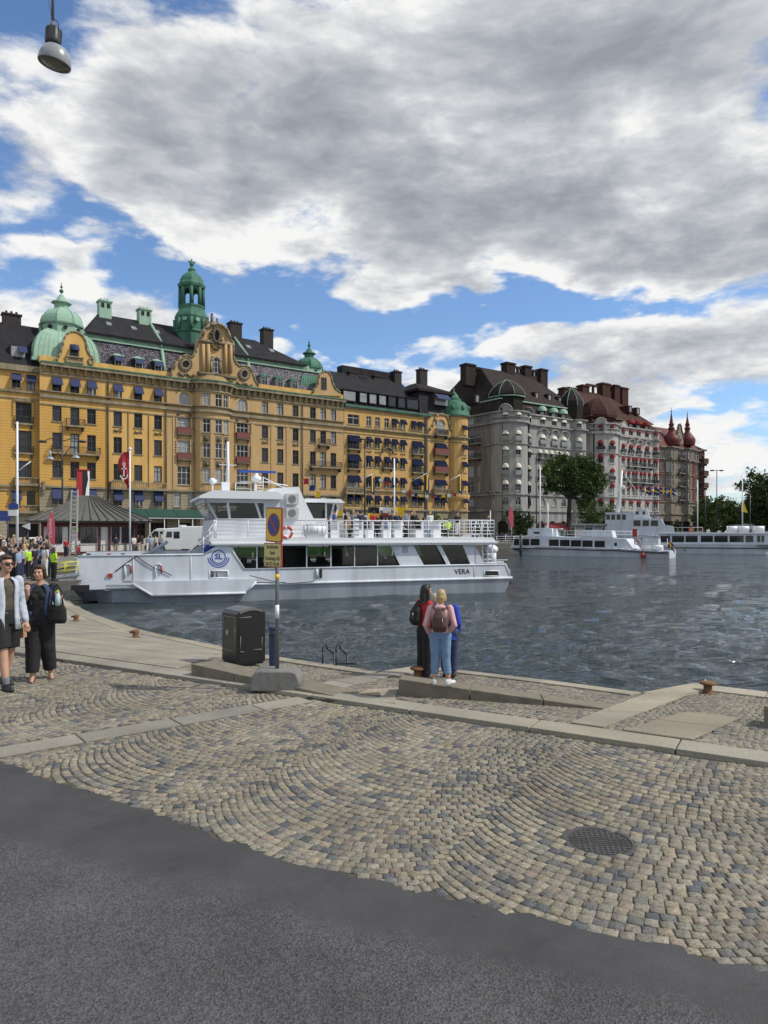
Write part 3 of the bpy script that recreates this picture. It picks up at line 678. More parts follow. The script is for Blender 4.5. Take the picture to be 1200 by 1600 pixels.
class Bld:
    def __init__(s, name, label, cat, pl, u0, v0=0., group=None):
        s.pl = pl; s.u0 = u0; s.v0 = v0
        w = pl.w(u0, v0); s.root = thing(name, label, cat, (w[0], w[1], 0), pl.rot, group)
        s.cache = {}; s.mbs = {}
    def mb(s, part): return s.mbs.setdefault(part, MB())
    def wall(s, path, a, b, z0, z1, holes=(), m=0, part='wall', depth=.32, out=0.):
        """wall band between a and b with rectangular openings and their reveals"""
        mb = s.mb(part); xs = set(path.brk(a, b)); zs = {z0, z1}
        hs = [h for h in holes if h[1] > a and h[0] < b and h[3] > z0 and h[2] < z1]
        for h in hs: xs |= {h[0], h[1]}; zs |= {max(z0, h[2]), min(z1, h[3])}
        xs = sorted(xs); zs = sorted(zs)
        for i in range(len(xs)-1):
            run = None
            for j in range(len(zs)-1):
                cx, cz = (xs[i]+xs[i+1])/2, (zs[j]+zs[j+1])/2
                if any(h[0] < cx < h[1] and h[2] < cz < h[3] for h in hs):
                    if run is not None: mb.poly([path.P(xs[i]+1e-7, out, run), path.P(xs[i+1]-1e-7, out, run), path.P(xs[i+1]-1e-7, out, zs[j]), path.P(xs[i]+1e-7, out, zs[j])], m); run = None
                elif run is None: run = zs[j]
            if run is not None: mb.poly([path.P(xs[i], out, run), path.P(xs[i+1], out, run), path.P(xs[i+1], out, z1), path.P(xs[i], out, z1)], m)
        for h in hs:
            A = lambda x, z, o: path.P(x, o, z)
            x0, x1, q0, q1 = h[0], h[1], max(z0, h[2]), min(z1, h[3])
            mb.poly([A(x0,q0,out), A(x0,q0,-depth), A(x0,q1,-depth), A(x0,q1,out)], m); mb.poly([A(x1,q0,-depth), A(x1,q0,out), A(x1,q1,out), A(x1,q1,-depth)], m)
            mb.poly([A(x0,q0,-depth), A(x0,q0,out), A(x1,q0,out), A(x1,q0,-depth)], m); mb.poly([A(x0,q1,out), A(x0,q1,-depth), A(x1,q1,-depth), A(x1,q1,out)], m)
    def band(s, path, a, b, z0, z1, proj, m=0, part='trim', back=-.05):
        mb = s.mb(part); xs = path.brk(a, b)
        for i in range(len(xs)-1):
            p = [path.P(xs[i], back, 0), path.P(xs[i+1], back, 0), path.P(xs[i+1], proj, 0), path.P(xs[i], proj, 0)]
            mb.hexa([(q[0], q[1], z0) for q in (p[3], p[2], p[1], p[0])]+[(q[0], q[1], z1) for q in (p[3], p[2], p[1], p[0])], m)
    def cornice(s, path, a, b, z0, z1, proj, m=0, mtop=1, step=1.1, part='cornice'):
        h = z1-z0
        s.band(path, a, b, z0, z0+h*.16, proj*.25, m, part); s.band(path, a, b, z1-h*.34, z1-h*.10, proj*.9, m, part); s.band(path, a, b, z1-h*.10, z1, proj, mtop, part)
        n = max(1, int((b-a)/step)); mb = s.mb(part)
        for k in range(n):
            c = a+(b-a)*(k+.5)/n; w = .17
            p = [path.P(c-w, .0), path.P(c+w, .0), path.P(c+w, proj*.82), path.P(c-w, proj*.82)]
            p2 = [p[0], p[1], path.P(c+w, proj*.4), path.P(c-w, proj*.4)]
            mb.hexa([(q[0], q[1], z0+h*.18) for q in (p2[3], p2[2], p2[1], p2[0])]+[(q[0], q[1], z1-h*.345) for q in (p[3], p[2], p[1], p[0])], m)
    def winmesh(s, w, h, style, arch):
        key = (round(w, 1), round(h, 1), style, arch)
        if key in s.cache: return s.cache[key]
        w, h = key[0], key[1]; fr, sill, wallm, div = style[:4]
        mb = MB(); t = .09; y0, y1 = .16, .26
        mb.box(-w/2, -w/2+t, y0, y1, 0, h, 0); mb.box(w/2-t, w/2, y0, y1, 0, h, 0); mb.box(-w/2+t, w/2-t, y0, y1, 0, t, 0); mb.box(-w/2+t, w/2-t, y0, y1, h-t, h, 0)
        nd = div if div else max(2, int(w/.65))
        for k in range(1, nd): x = -w/2+w*k/nd; mb.box(x-.04, x+.04, y0+.01, y1, t, h-t, 0)
        zt = h*.66; mb.box(-w/2+t, w/2-t, y0+.005, y1, zt-.045, zt+.045, 0)
        if h > 2.4: mb.box(-w/2+t, w/2-t, y0+.02, y1, h*.33-.02, h*.33+.02, 0)
        if sill: mb.box(-w/2-.14, w/2+.14, -.12, .15, -.16, -.002, 1);
        if sill == 2:
            mb.box(-w/2-.16, w/2+.16, -.16, .05, h+.10, h+.26, 1); mb.box(-w/2-.16, -w/2-.002, -.05, .04, .002, h+.10, 1); mb.box(w/2+.002, w/2+.16, -.05, .04, .002, h+.10, 1)
        if arch:
            n = 8
            for sx in (-1, 1):
                pts = [(sx*w/2, h)]+[(sx*w/2*cos(a), h-w/2+w/2*sin(a)) for a in [pi/2*k/n for k in range(n, -1, -1)]]
                mb.prism(pts, -.012, .3, 'y', 2)
        fm = mb.mesh('window', [fr, 'trim_stone' if wallm is None else style[4] if len(style) > 4 else wallm, wallm or 'yellow_plain'])
        g = MB(); g.poly([(-w/2+.03, .24, .03), (w/2-.03, .24, .03), (w/2-.03, .24, h-.03), (-w/2+.03, .24, h-.03)]); gm = g.mesh('pane', 'glass_a')
        s.cache[key] = (fm, gm); return s.cache[key]
    def window(s, path, c, z0, w, h, style, arch=False, awn=None, name='window', out=0., glass=None):
        fm, gm = s.winmesh(w, h, style, arch)
        p = path.P(c, out, z0); o = link(name, fm, s.root); o.location = p; o.rotation_euler = (0, 0, path.ang(c))
        g = link('pane', gm, o); setmat(g, glass or rb.choice(GL))
        if awn: s.awning(o, w, h, awn)
        return o
    def awning(s, o, w, h, awn):
        kind, mt, drop, proj = awn; key = ('a', round(w, 1), round(h, 1), awn)
        if key not in s.cache:
            mb = MB(); w = round(w, 1)+.16; h = round(h, 1)
            if kind == 'slant':
                zt, zb = h+.06, h*(1-drop); n = 5
                A = lambda t: (-.03-proj*t, zt+(zb-zt)*t)
                for e in (0, .05):
                    pass
                mb.prism([A(0), A(1), (A(1)[0], A(1)[1]-.16), (A(1)[0]+.05, A(1)[1]-.16), (A(1)[0]+.05, A(1)[1]-.03), (-.03, zt-.07)], -w/2, w/2, 'x')
            else:   # rounded hood
                n = 8; R = w/2; zt = h+.02; H = min(h*drop, w*.62)
                pr = [(cos(pi/2*i/5), sin(pi/2*i/5)) for i in range(6)]
                b = len(mb.v)
                for c_, s_ in pr:
                    for k in range(n+1):
                        a = pi+pi*k/n; mb.v.append((R*c_*cos(a), -.02+proj*c_*sin(a), zt-H+H*s_))
                for j in range(5):
                    for k in range(n): mb.face([b+j*(n+1)+k, b+j*(n+1)+k+1, b+(j+1)*(n+1)+k+1, b+(j+1)*(n+1)+k], 0, True)
                b2 = len(mb.v)
                for dz in (0, -.14):
                    for k in range(n+1):
                        a = pi+pi*k/n; mb.v.append((R*1.001*cos(a), -.021+proj*sin(a), zt-H+dz))
                for k in range(n): mb.face([b2+n+1+k, b2+n+2+k, b2+k+1, b2+k])
            s.cache[key] = mb.mesh('awning', mt)
        link('awning', s.cache[key], o)
    def balcony(s, path, a, b, z, d, style='iron', h=1.0, m=('iron', 'trim_stone')):
        mb = MB(); o = link('balcony', None, None)
        xs = path.brk(a, b)
        def B(a_, b_, o0, o1, z0, z1, mi):
            for u, v in zip(path.brk(a_, b_), path.brk(a_, b_)[1:]):
                p = [path.P(u, o1), path.P(v, o1), path.P(v, o0), path.P(u, o0)]
                mb.hexa([(q[0], q[1], z0) for q in p]+[(q[0], q[1], z1) for q in p], mi)
        B(a, b, .0, d, z-.22, z, 1)
        for c in (a+.25, b-.25): B(c-.1, c+.1, 0, d*.7, z-.75, z-.222, 0 if style == 'iron' else 1)
        if style == 'iron':
            B(a, b, d-.06, d-.0, z+h-.06, z+h, 0); B(a, b, d-.05, d-.01, z+.06, z+.10, 0)
            n = max(2, int((b-a)/.16))
            for k in range(n+1): c = a+.02+(b-a-.04)*k/n; B(c-.016, c+.016, d-.05, d-.015, z+.1, z+h-.06, 0)
            for c in (a, b-.05):
                B(c, c+.05, .0, d-.06, z+h-.06, z+h, 0)
                for k in range(1, 5): B(c+.01, c+.035, d*k/5-.015, d*k/5+.015, z, z+h-.06, 0)
        elif style == 'panel':
            B(a, b, d-.06, d, z+.04, z+h, 0); B(a-.03, b+.03, d-.09, d+.03, z+h, z+h+.06, 0)
            for c in (a, b-.05): B(c, c+.05, 0, d-.06, z+.04, z+h, 0)
        else:
            B(a, b, d-.26, d+.02, z+h-.16, z+h, 1); B(a, b, d-.22, d-.02, z+.002, z+.14, 1)
            n = max(2, int((b-a)/.30))
            for k in range(n+1):
                c = a+.12+(b-a-.24)*k/n; w = .2 if k % 6 == 0 else .065; B(c-w*.5, c+w*.5, d-.19, d-.06, z+.14, z+h-.16, 1)
            for c in (a, b-.2): B(c, c+.2, 0, d-.26, z+.002, z+h, 1)
        bpy.data.objects.remove(o)
        return mb.build('balcony', list(m), s.root)
    def finish(s, mats):
        for k, mb in s.mbs.items(): mb.build(k, mats[k], s.root)

def tile_roof(mb, x0, x1, y0, y1, z0, x2, x3, y2, y3, z1, m=0, top=True):
    """frustum between two rectangles"""
    a = [(x0,y0,z0),(x1,y0,z0),(x1,y1,z0),(x0,y1,z0)]; b = [(x2,y2,z1),(x3,y2,z1),(x3,y3,z1),(x2,y3,z1)]
    for i in range(4): j = (i+1) % 4; mb.poly([a[i], a[j], b[j], b[i]], m)
    if top: mb.poly(b, m)
def chimney(B, x, y, z0, z1, w=1.6, d=1.2, m='chimney_brick', cap=True):
    mb = MB(); mb.box(x-w/2, x+w/2, y-d/2, y+d/2, z0, z1-.35, 0); mb.box(x-w/2-.15, x+w/2+.15, y-d/2-.15, y+d/2+.15, z1-.35, z1-.12, 0)
    for k in (-1, 0, 1): mb.cyl((x+k*w*.28, y, z1-.12), (x+k*w*.28, y, z1+.35), .16, n=6)
    return mb.build('chimney', m, B.root)
def squaredome(mb, cx, cy, hx, hy, prof, m=0, rib=None, n=1):
    """profile (fraction of half size, height) swept on a square plan"""
    for (f0, z0), (f1, z1) in zip(prof, prof[1:]):
        a = [(cx-hx*f0, cy-hy*f0, z0), (cx+hx*f0, cy-hy*f0, z0), (cx+hx*f0, cy+hy*f0, z0), (cx-hx*f0, cy+hy*f0, z0)]
        b = [(cx-hx*f1, cy-hy*f1, z1), (cx+hx*f1, cy-hy*f1, z1), (cx+hx*f1, cy+hy*f1, z1), (cx-hx*f1, cy+hy*f1, z1)]
        for i in range(4): j = (i+1) % 4; mb.poly([a[i], a[j], b[j], b[i]], m)
    if rib:
        for k in range(-rib, rib+1):
            for (f0, z0), (f1, z1) in zip(prof, prof[1:]):
                x0, x1 = cx+hx*f0*k/rib, cx+hx*f1*k/rib
                mb.cyl((x0, cy-hy*f0, z0), (x1, cy-hy*f1, z1), .06, n=4, m=m, cap=False);
                mb.cyl((cx+hx*f0, cy+hy*f0*k/rib, z0), (cx+hx*f1, cy+hy*f1*k/rib, z1), .06, n=4, m=m, cap=False); mb.cyl((cx-hx*f0, cy+hy*f0*k/rib, z0), (cx-hx*f1, cy+hy*f1*k/rib, z1), .06, n=4, m=m, cap=False)
def gable(B, path, pts, thick, m=0, part='gable', out=0., zo=None, cut=None):
    """outline traced in photo pixels onto the wall plane, with real thickness"""
    mb = B.mb(part); q = []
    for x, y in pts: d = path.at(x); q.append((d, path.z(d, y)))
    P3 = [path.P(d, out, z) for d, z in q]; P4 = [path.P(d, out-thick, z) for d, z in q]
    n = len(q); A = sum(q[i][0]*q[(i+1)%n][1]-q[(i+1)%n][0]*q[i][1] for i in range(n))
    if A < 0: P3.reverse(); P4.reverse()
    mb.poly(P3, m); mb.poly(P4[::-1], m)
    for i in range(n): j = (i+1) % n; mb.poly([P3[j], P3[i], P4[i], P4[j]], m)
    return q
def rim(B, path, pts, r, part, m, out=0., closed=False):
    mb = B.mb(part); q = []
    for x, y in pts: d = path.at(x); q.append(path.P(d, out, path.z(d, y)))
    if closed: q.append(q[0])
    for a, b in zip(q, q[1:]): mb.cyl(a, b, r, n=6, m=m)
def oval(px_, py_, rx, ry, n=14): return [(px_+rx*cos(2*pi*k/n), py_+ry*sin(2*pi*k/n)) for k in range(n)]
LINE = Plane((-49.7, 102.), (.812, .584))
u0 = LINE.u(62); B = Bld('palace_building', 'long yellow palace block with green copper domes, tall central gable and lantern tower', 'building', LINE, u0)
L0 = LINE.u(537)-u0
ub = LINE.u(303)-u0; uc = LINE.u(358)-u0; um = (ub+uc)/2; hw = (uc-ub)/2
bow = [(um+hw*cos(a), -1.7*sin(a)**.8 if sin(a) > 0 else 0) for a in [pi-pi*k/10 for k in range(11)]]
MP = Path(B, [(0, 0), (0.01, 0)]+bow+[(L0, 0)]); FP = Path(B, [(0, 0), (L0, 0)])
def Z(py, px=184): d = MP.at(px); return MP.z(d, py)
rows = [(Z(622), Z(601)), (Z(666), Z(643)), (Z(708), Z(683)), (Z(750), Z(725)), (Z(790), Z(766))]
A_, B_, C_, D_, E_ = (62, 168), (168, 261), (261, 396), (396, 472), (472, 537)
cols = []   # centre px, width m, kind
for x in (89, 117, 143): cols.append((x, 1.25, 'a'))
for x in (184, 216, 247): cols.append((x, 1.25, 'b'))
for x in (288,): cols.append((x, 2.3, 'w'))
for x in (323, 342, 353.5): cols.append((x, 1.25, 'c'))
cols.append((379, 2.1, 'w'))
for x in (414, 438, 462): cols.append((x, 1.2, 'd'))
for x in (489, 505, 521): cols.append((x, 1.2, 'e'))
holes = []; ST_A = ('frame_brown', 1, 'yellow_plain', 2, 'trim_stone'); ST_W = ('frame_pale', 1, 'yellow_plain', 3, 'trim_stone'); ST_D = ('frame_brown', 1, 'ochre_plain', 2, 'trim_stone')
todo = []
for px_, w, k in cols:
    c = MP.at(px_)
    for r, (z0, z1) in enumerate(rows):
        ww, zz0, zz1 = w, z0, z1; cc = [c]
        if k == 'w':
            if r == 4: ww = 1.1; cc = [c-1.1, c+1.1];
            elif r == 0: ww = 1.9
            else: zz0 -= .35; zz1 += .25
        if k in 'ab' and r == 4: ww = 1.25
        if k == 'a' and px_ == 117 and r in (1, 2): zz0 -= .5
        for c_ in cc:
            holes.append((c_-ww/2, c_+ww/2, zz0, zz1)); awn = None
            if r == 0 and k in 'ab': awn = ('slant', 'awning_blue', .52, .8)
            if r == 4 and k in 'ab': awn = ('slant', 'awning_blue', .62, .75)
            todo.append((c_, zz0, ww, zz1-zz0, k, r, awn))
zc0, zc1 = Z(598), Z(580); zc2 = Z(571)
sec = [MP.at(x) for x in (62, 168, 261, 396, 472)]+[MP.l[-1]]
zb = Z(762); zg = Z(797)
for i, (mu, ml) in enumerate((('yr', 's'), ('yp', 's'), ('op', 's'), ('op', 's'), ('or', 's'))):
    mi = {'yr': 1, 'yp': 0, 'op': 3, 'or': 4}[mu]; mi0 = {'yr': 0, 'yp': 0, 'op': 3, 'or': 3}[mu]
    a, b = sec[i], sec[i+1]
    B.wall(MP, a, b, Z(640), zc1, holes, mi0); B.wall(MP, a, b, zb, Z(640), holes, mi); B.wall(MP, a, b, zg, zb, holes, 2)
arches = []
gp = [c for c in (MP.at(x) for x in (89,117,143,184,216,247,288,379,414,438,462,489,505,521))]
gh = [(c-1.1, c+1.1, 0, 3.3) for c in gp]
B.wall(MP, 0, MP.l[-1], 0, zg, gh, 2)
for c in gp:
    mb = B.mb('shop_window'); q = MP.P(c-1.1, -.3); q2 = MP.P(c+1.1, -.3)
    mb.poly([(q[0], q[1], 0), (q2[0], q2[1], 0), (q2[0], q2[1], 3.3), (q[0], q[1], 3.3)], 0)
    for t in (0, .33, .66, 1):
        x = q[0]+(q2[0]-q[0])*t; mb.box(x-.05, x+.05, q[1]-.1, q[1]-.02, 0, 3.3, 1)
    mb.box(q[0], q2[0], q[1]-.09, q[1]-.021, 2.2, 2.3, 1)
for zt, h, pr in ((Z(628), .45, .35), (Z(622), .16, .5), (Z(641), .2, .12), (zb, .3, .28), (zg, .35, .3)):
    B.band(MP, 0, MP.l[-1], zt-h, zt, pr, 0)
for i in (1, 2):
    for px_ in ((200, 232) if i == 1 else ()):
        c = MP.at(px_); B.band(MP, c-.08, c+.08, zb+.3, Z(641)-.2, .06, 2);
for px_ in (273, 300, 362, 394, 426, 450): c = MP.at(px_); B.band(MP, c-.35, c+.35, zb+.002, Z(641)-.202, .10, 3)
B.cornice(MP, 0, MP.l[-1], zc0, zc1, 1.0)
B.band(FP, 0, L0, zc1, zc1+.95, -.15, 4, 'trim', back=-.9)
for x in (168.5, 259, 472):
    c = MP.at(x); q = MP.P(c, .2); mb = B.mb('downpipe'); mb.cyl((q[0], q[1], 0), (q[0], q[1], zc0), .11, n=6)
for c_, z0, w, h, k, r, awn in todo:
    st = ST_W if k == 'w' else (ST_A if k in 'ab' else ST_D)
    if k == 'c': st = ('frame_pale', 1, 'ochre_plain', 2, 'trim_stone')
    arch = (k == 'w' and r == 0)
    B.window(MP, c_, z0, w, h, st, arch, awn, glass=rb.choice(('glass_c', 'glass_b', 'glass_c', 'glass_a')) if k in 'wc' else None)  # centre bays: pale panes put curtains and sky reflection into the glass colour
    mb = MB()
    if k in 'bd' and r == 1:   # stone garlands under the windows
        for q in (-.45, 0, .45): p = MP.P(c_+q, .08, z0-.75); mb.ball(p, .17, 6, 0)
        for a in range(5): t = a/4; p0 = MP.P(c_-.5+t*.8, .08, z0-.5-.3*sin(pi*t)); p1 = MP.P(c_-.5+(t+.25)*.8, .08, z0-.5-.3*sin(pi*(t+.25))); mb.cyl(p0, p1, .09, n=5)
    if k == 'w' and r in (1, 2):
        B.balcony(MP, c_-1.25, c_+1.25, z0+.02, .5, 'panel', .95, ('oxblood', 'trim_dark'))
        for sx in (-1, 1):
            for q in range(5): mb.ball(MP.P(c_+sx*1.45, .08, z0+h-.3-q*.42), .15, 6, 0)
    if k == 'w' and r in (0, 1):
        for q in range(7): a = pi*q/6; mb.ball(MP.P(c_+1.0*cos(a), .15, z0+h+.25+.5*sin(a)), .22, 6, 0)
    if k == 'c' and r in (2, 3): p = MP.P(c_, .06, z0+h+.6); mb.ball(p, .38, 8, 0); B.band(MP, c_-.6, c_+.6, z0+h+.15, z0+h+1.2, .03, 1)
    if mb.v: mb.build('stone_ornament', 'trim_dark', B.root)
c = MP.at(117); B.balcony(MP, c-1.3, c+1.3, rows[1][0]-.5, .8, 'iron');
B.balcony(MP, MP.at(79.5), MP.at(155), rows[2][0]-.5, 1.0, 'iron')
c = MP.at(505); B.balcony(MP, c-1.2, c+1.2, rows[1][0]-.3, .8, 'iron'); B.balcony(MP, MP.at(483.5), MP.at(531), rows[2][0]-.3, 1.0, 'iron')
B.balcony(MP, MP.at(171), MP.at(258), Z(763), .9, 'stone'); B.balcony(MP, MP.at(-5) if False else .3, MP.at(64)+.5, Z(763, 64), .5, 'stone')
B.balcony(MP, MP.at(365), MP.at(395), Z(757), .8, 'iron')
zr = zc1+.3; x_l = 10.3; zm1 = Z(526)-.2; zm2 = zm1+1.0
rf = B.mb('roof')
def mans(xa, xb, mt, za=0.):
    mb = B.mb('mansard'); mb.poly([(xa, .9, zr), (xb, .9, zr), (xb, 2.9, zm1+za), (xa, 2.9, zm1+za)], mt)
    g = B.mb('copper_band'); g.box(xa, xb, 2.85, 3.3, zm1+za, zm2+za, 0); g.box(xa, xb, 2.5, 3.0, zm1+za-.15, zm1+za+.05, 0)
    for k in range(int((xb-xa)/3)): mb2 = B.mb('vent'); x = xa+1.5+k*3; mb2.cyl((x, 2.84, zm1+za+.55), (x, 2.7, zm1+za+.55), .22, n=10)
xg0 = FP.at(262); xg1 = FP.at(392)
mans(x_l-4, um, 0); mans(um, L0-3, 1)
zrd = Z(487, 184)*1.055
xl0, xl1 = x_l-3.5, L0-6.5
for xa, xb in ((xl0, um), (um, xl1)):
    pass
rf.poly([(xl0, 2.1, zm2-.15), (xl1, 2.1, zm2-.15), (xl1-7, 9.5, zrd), (xl0+3.5, 9.5, zrd)], 0)
rf.poly([(xl0, 2.1, zm2-.15), (xl0+3.5, 9.5, zrd), (xl0, 17, zm2-.15)], 0); rf.poly([(xl1, 2.1, zm2-.15), (xl1, 17, zm2-.15), (xl1-7, 9.5, zrd)], 0)
rf.poly([(xl0, 17, zm2-.15), (xl0+3.5, 9.5, zrd), (xl1-7, 9.5, zrd), (xl1, 17, zm2-.15)], 0); rf.box(xl0, xl1, 2.15, 2.4, zm2-.35, zm2-.16, 0)
co_ = B.mb('body'); co_.box(.3, L0-.3, .45, 17, 0, zr, 0); B.mb('roof').box(xl0, xl1, 3.2, 16.5, zr, zm2-.3, 0)
co_.box(.02, .28, .02, 17, 0, zc0, 0); co_.box(L0-.28, L0-.02, .02, 17, 0, zc0, 0)
bowcap = [(q[0], q[1]) for q in bow]; co_.prism(bowcap+[(uc, .3), (ub, .3)], zc1-.05, zc1+.9, 'z', 1);
for px_, py_ in ((170, 490), (209, 498), (245, 503), (388, 530), (424, 537)):
    v = 6.; u = LINE.u(px_, v)-u0; t = (v-2.1)/7.4; z = zm2-.15+(zrd-zm2+.15)*t; k = (zrd-zm2)/7.4
    mb = MB(); mb.hexa([(u-.4, v-.5, z-.5*k-.05), (u+.4, v-.5, z-.5*k-.05), (u+.4, v+.5, z+.5*k-.05), (u-.4, v+.5, z+.5*k-.05), (u-.4, v-.55, z-.5*k+.12), (u+.4, v-.55, z-.5*k+.12), (u+.4, v+.45, z+.5*k+.12), (u-.4, v+.45, z+.5*k+.12)]); mb.build('skylight', 'glass_c', B.root)
for px_, mt in ((262, 0), (394, 0)):
    u = LINE.u(px_-4 if px_ == 262 else px_, 1.)-u0; g = MB()
    g.tube([(u, .8, zr), (u, 2.7, zm1), (u, 2.7, zm2), (u-.0, 9.3, zrd+.2)], .32, 4, mt); g.build('firewall', ['copper', 'copper_dark'], B.root)
dzr = [(184, 0), (216, 0), (246, 0), (412, 1), (436, 1), (459, 1)]
for px_, k in dzr:     # dormers in the mansard
    u = LINE.u(px_, .9)-u0; zz = zr+.55; d = link('dormer', None, B.root); bpy.data.objects.remove(d)
    mb = MB(); w = .75
    mb.box(-w, w, 0, 2.2, 0, 1.9, 0); mb.lathe((0, 1.1, 1.9), [(w*1.1, 0), (w*.95, .25), (w*.5, .45), (.05, .5)], 10, 1, sy=1.3); mb.box(-w-.12, w+.12, -.12, 2.2, 1.82, 1.98, 1)
    d = mb.build('dormer', ['dark_void' if k == 0 else 'frame_grey', 'copper_dark' if k else 'copper'], B.root); d.location = (u, .55, zz-.2)
    fm, gm = B.winmesh(1.1, 1.5, ('frame_pale' if k == 0 else 'frame_grey', 0, 'yellow_plain', 2, 'trim_stone'), False)
    o = link('window', fm, d); o.location = (0, -.27, .22); g = link('pane', gm, o) if False else None
    if k == 0:
        mb = MB(); mb.prism([(-.05, 1.55), (-.75, .75), (-.75, .65), (-.0, 1.45)], -.65, .65, 'x'); a = mb.build('awning', 'awning_blue', d); a.location = (0, -.06, .2)
    mb = MB(); mb.poly([(-.5, -.04, .25), (.5, -.04, .25), (.5, -.04, 1.7), (-.5, -.04, 1.7)]); mb.build('pane', 'glass_b', d)
def tower(px_c, sc_, mtn, hx=5.0):
    v = 5.2; u = LINE.u(px_c, v)-u0; mb = MB(); z = zc1
    Zs = lambda h: z+h*sc_
    prof = [(1, Zs(.5)), (1.0, Zs(1.0)), (.985, Zs(1.9)), (.95, Zs(3.0)), (.88, Zs(4.1)), (.77, Zs(5.1)), (.62, Zs(5.8)), (.5, Zs(6.2))]
    squaredome(mb, u, v-.0, hx*sc_, 4.6*sc_, prof, 0, rib=7); mb.box(u-hx*sc_*1.04, u+hx*sc_*1.04, v-4.75*sc_, v+4.75*sc_, Zs(.35), Zs(.85), 0)
    R = 3.1*sc_
    mb.lathe((u, v, 0), [(R, Zs(5.2)), (R, Zs(7.2)), (R*1.12, Zs(7.3)), (R*1.14, Zs(7.55)), (R*1.05, Zs(7.6)), (R*1.03, Zs(8.2)), (R*.97, Zs(8.8)), (R*.82, Zs(9.4)), (R*.6, Zs(9.9)), (R*.42, Zs(10.1)), (R*.36, Zs(10.3)), (R*.36, Zs(11.)), (R*.52, Zs(11.15)), (R*.5, Zs(11.35)), (R*.3, Zs(11.6)), (R*.2, Zs(12.1)), (R*.12, Zs(12.5)), (.05, Zs(12.8))], 8, 0, smooth=False, rot=pi/8)
    for k in range(8):
        a = pi/8+k*pi/4
        for (r0, h0), (r1, h1) in (((1.05, 7.6), (1.03, 8.2)), ((1.03, 8.2), (.97, 8.8)), ((.97, 8.8), (.82, 9.4)), ((.82, 9.4), (.6, 9.9))):
            mb.cyl((u+R*r0*cos(a), v+R*r0*sin(a), Zs(h0)), (u+R*r1*cos(a), v+R*r1*sin(a), Zs(h1)), .07, n=4)
    t = mb.build('dome', mtn, B.root)
    mb = MB(); mb.cyl((u, v, Zs(12.7)), (u, v, Zs(14.6)), .06, n=5); mb.ball((u, v, Zs(13.2)), .32, 8); mb.ball((u, v, Zs(13.9)), .2, 8); mb.build('finial', 'copper_dark', t)
    for a in (-pi/2-pi/4, -pi/2, -pi/2+pi/4): mb = MB(); c = (u+R*.96*cos(a), v+R*.96*sin(a), Zs(6.6)); mb.cyl(c, (c[0]+.15*cos(a), c[1]+.15*sin(a), c[2]), .3, n=10); mb.build('oculus', 'dark_void', t)
tower(96, .93, 'copper'); tower(483, .80, 'copper_dark')
gy = 'yellow_plain'
q = gable(B, FP, [(83,571),(84,563),(90,560),(94,552),(98,541),(99,531),(103,523),(109,519),(115,518),(122,520),(129,525),(134,534),(135,545),(139,554),(146,560),(148,573)], .7, 0, 'gable_a', out=.12)
rim(B, FP, [(84,563),(90,560),(94,552),(98,541),(99,531),(103,523),(109,519),(115,518),(122,520),(129,525),(134,534),(135,545),(139,554),(146,560)], .14, 'gable_a', 1, out=.18)
rim(B, FP, oval(87, 565, 3, 4), .16, 'gable_a', 1, out=.2); rim(B, FP, oval(142, 565, 4, 5), .16, 'gable_a', 1, out=.2)
c = FP.at(116); B.window(FP, c, FP.z(c, 560)-.2, 1.2, 2.2, ('frame_brown', 0, 'yellow_plain', 2, 'trim_stone'), False, ('dome', 'awning_blue', .5, .6), out=.38)
B.balcony(FP, c-1.2, c+1.2, FP.z(c, 566), .45, 'stone', .8)
gable(B, FP, [(488,614),(492,606),(496,602),(497,592),(500,584),(506,580),(512,581),(517,588),(519,598),(523,607),(531,613),(533,619),(486,617)], .7, 2, 'gable_b', out=.12)
rim(B, FP, [(488,614),(492,606),(496,602),(497,592),(500,584),(506,580),(512,581),(517,588),(519,598),(523,607),(531,613)], .14, 'gable_b', 1, out=.18)
c = FP.at(505.5); B.window(FP, c, FP.z(c, 609), 1.1, 2.2, ('frame_brown', 0, 'ochre_plain', 2, 'trim_stone'), False, None, out=.38)
CG = [(264,590),(268,580),(274,566),(281,558),(290,556),(298,560),(303,553),(306,545),(307,532),(314,528),(315,521),(318,513),(325,507),(334,505),(344,509),(352,516),(356,524),(357,533),(362,536),(362,558),(365,567),(371,574),(379,572),(387,575),(392,583),(395,594),(401,604)]
gable(B, FP, CG+[(401,608),(264,594)], 1.4, 2, 'gable_c', out=.75)
rim(B, FP, CG, .15, 'gable_c', 1, out=.8)
rim(B, FP, [(313,526),(316,517),(323,510),(334,508),(345,512),(352,519),(355,530)], .24, 'gable_c', 1, out=1.1)
rim(B, FP, [(308,534),(332,537),(362,541)], .25, 'gable_c', 1, out=1.0); rim(B, FP, [(304,585),(330,588),(364,594)], .34, 'gable_c', 3, out=1.3)
for px_ in (314, 322, 349, 357): rim(B, FP, [(px_, 540), (px_, 584)], .30, 'gable_c', 2, out=.95)
rim(B, FP, oval(334, 527, 5.5, 10), .24, 'gable_c', 3, out=1.2, closed=True)
for t in range(16):
    a = 2*pi*t/16; rr = .16+.12*((t*7)%5)/4; rim(B, FP, [(334+8*cos(a), 531+16*sin(a)), (334+9.4*cos(a+.25), 531+17*sin(a+.25))], rr, 'gable_c', 3, out=1.0)
rim(B, FP, oval(287, 571, 7, 7), .2, 'gable_c', 1, out=.85, closed=True); rim(B, FP, oval(287, 571, 9.5, 10), .13, 'gable_c', 3, out=.9, closed=True)
rim(B, FP, oval(378.5, 586, 6, 7), .2, 'gable_c', 1, out=.85, closed=True); rim(B, FP, oval(378.5, 586, 8.5, 9), .13, 'gable_c', 3, out=.9, closed=True)
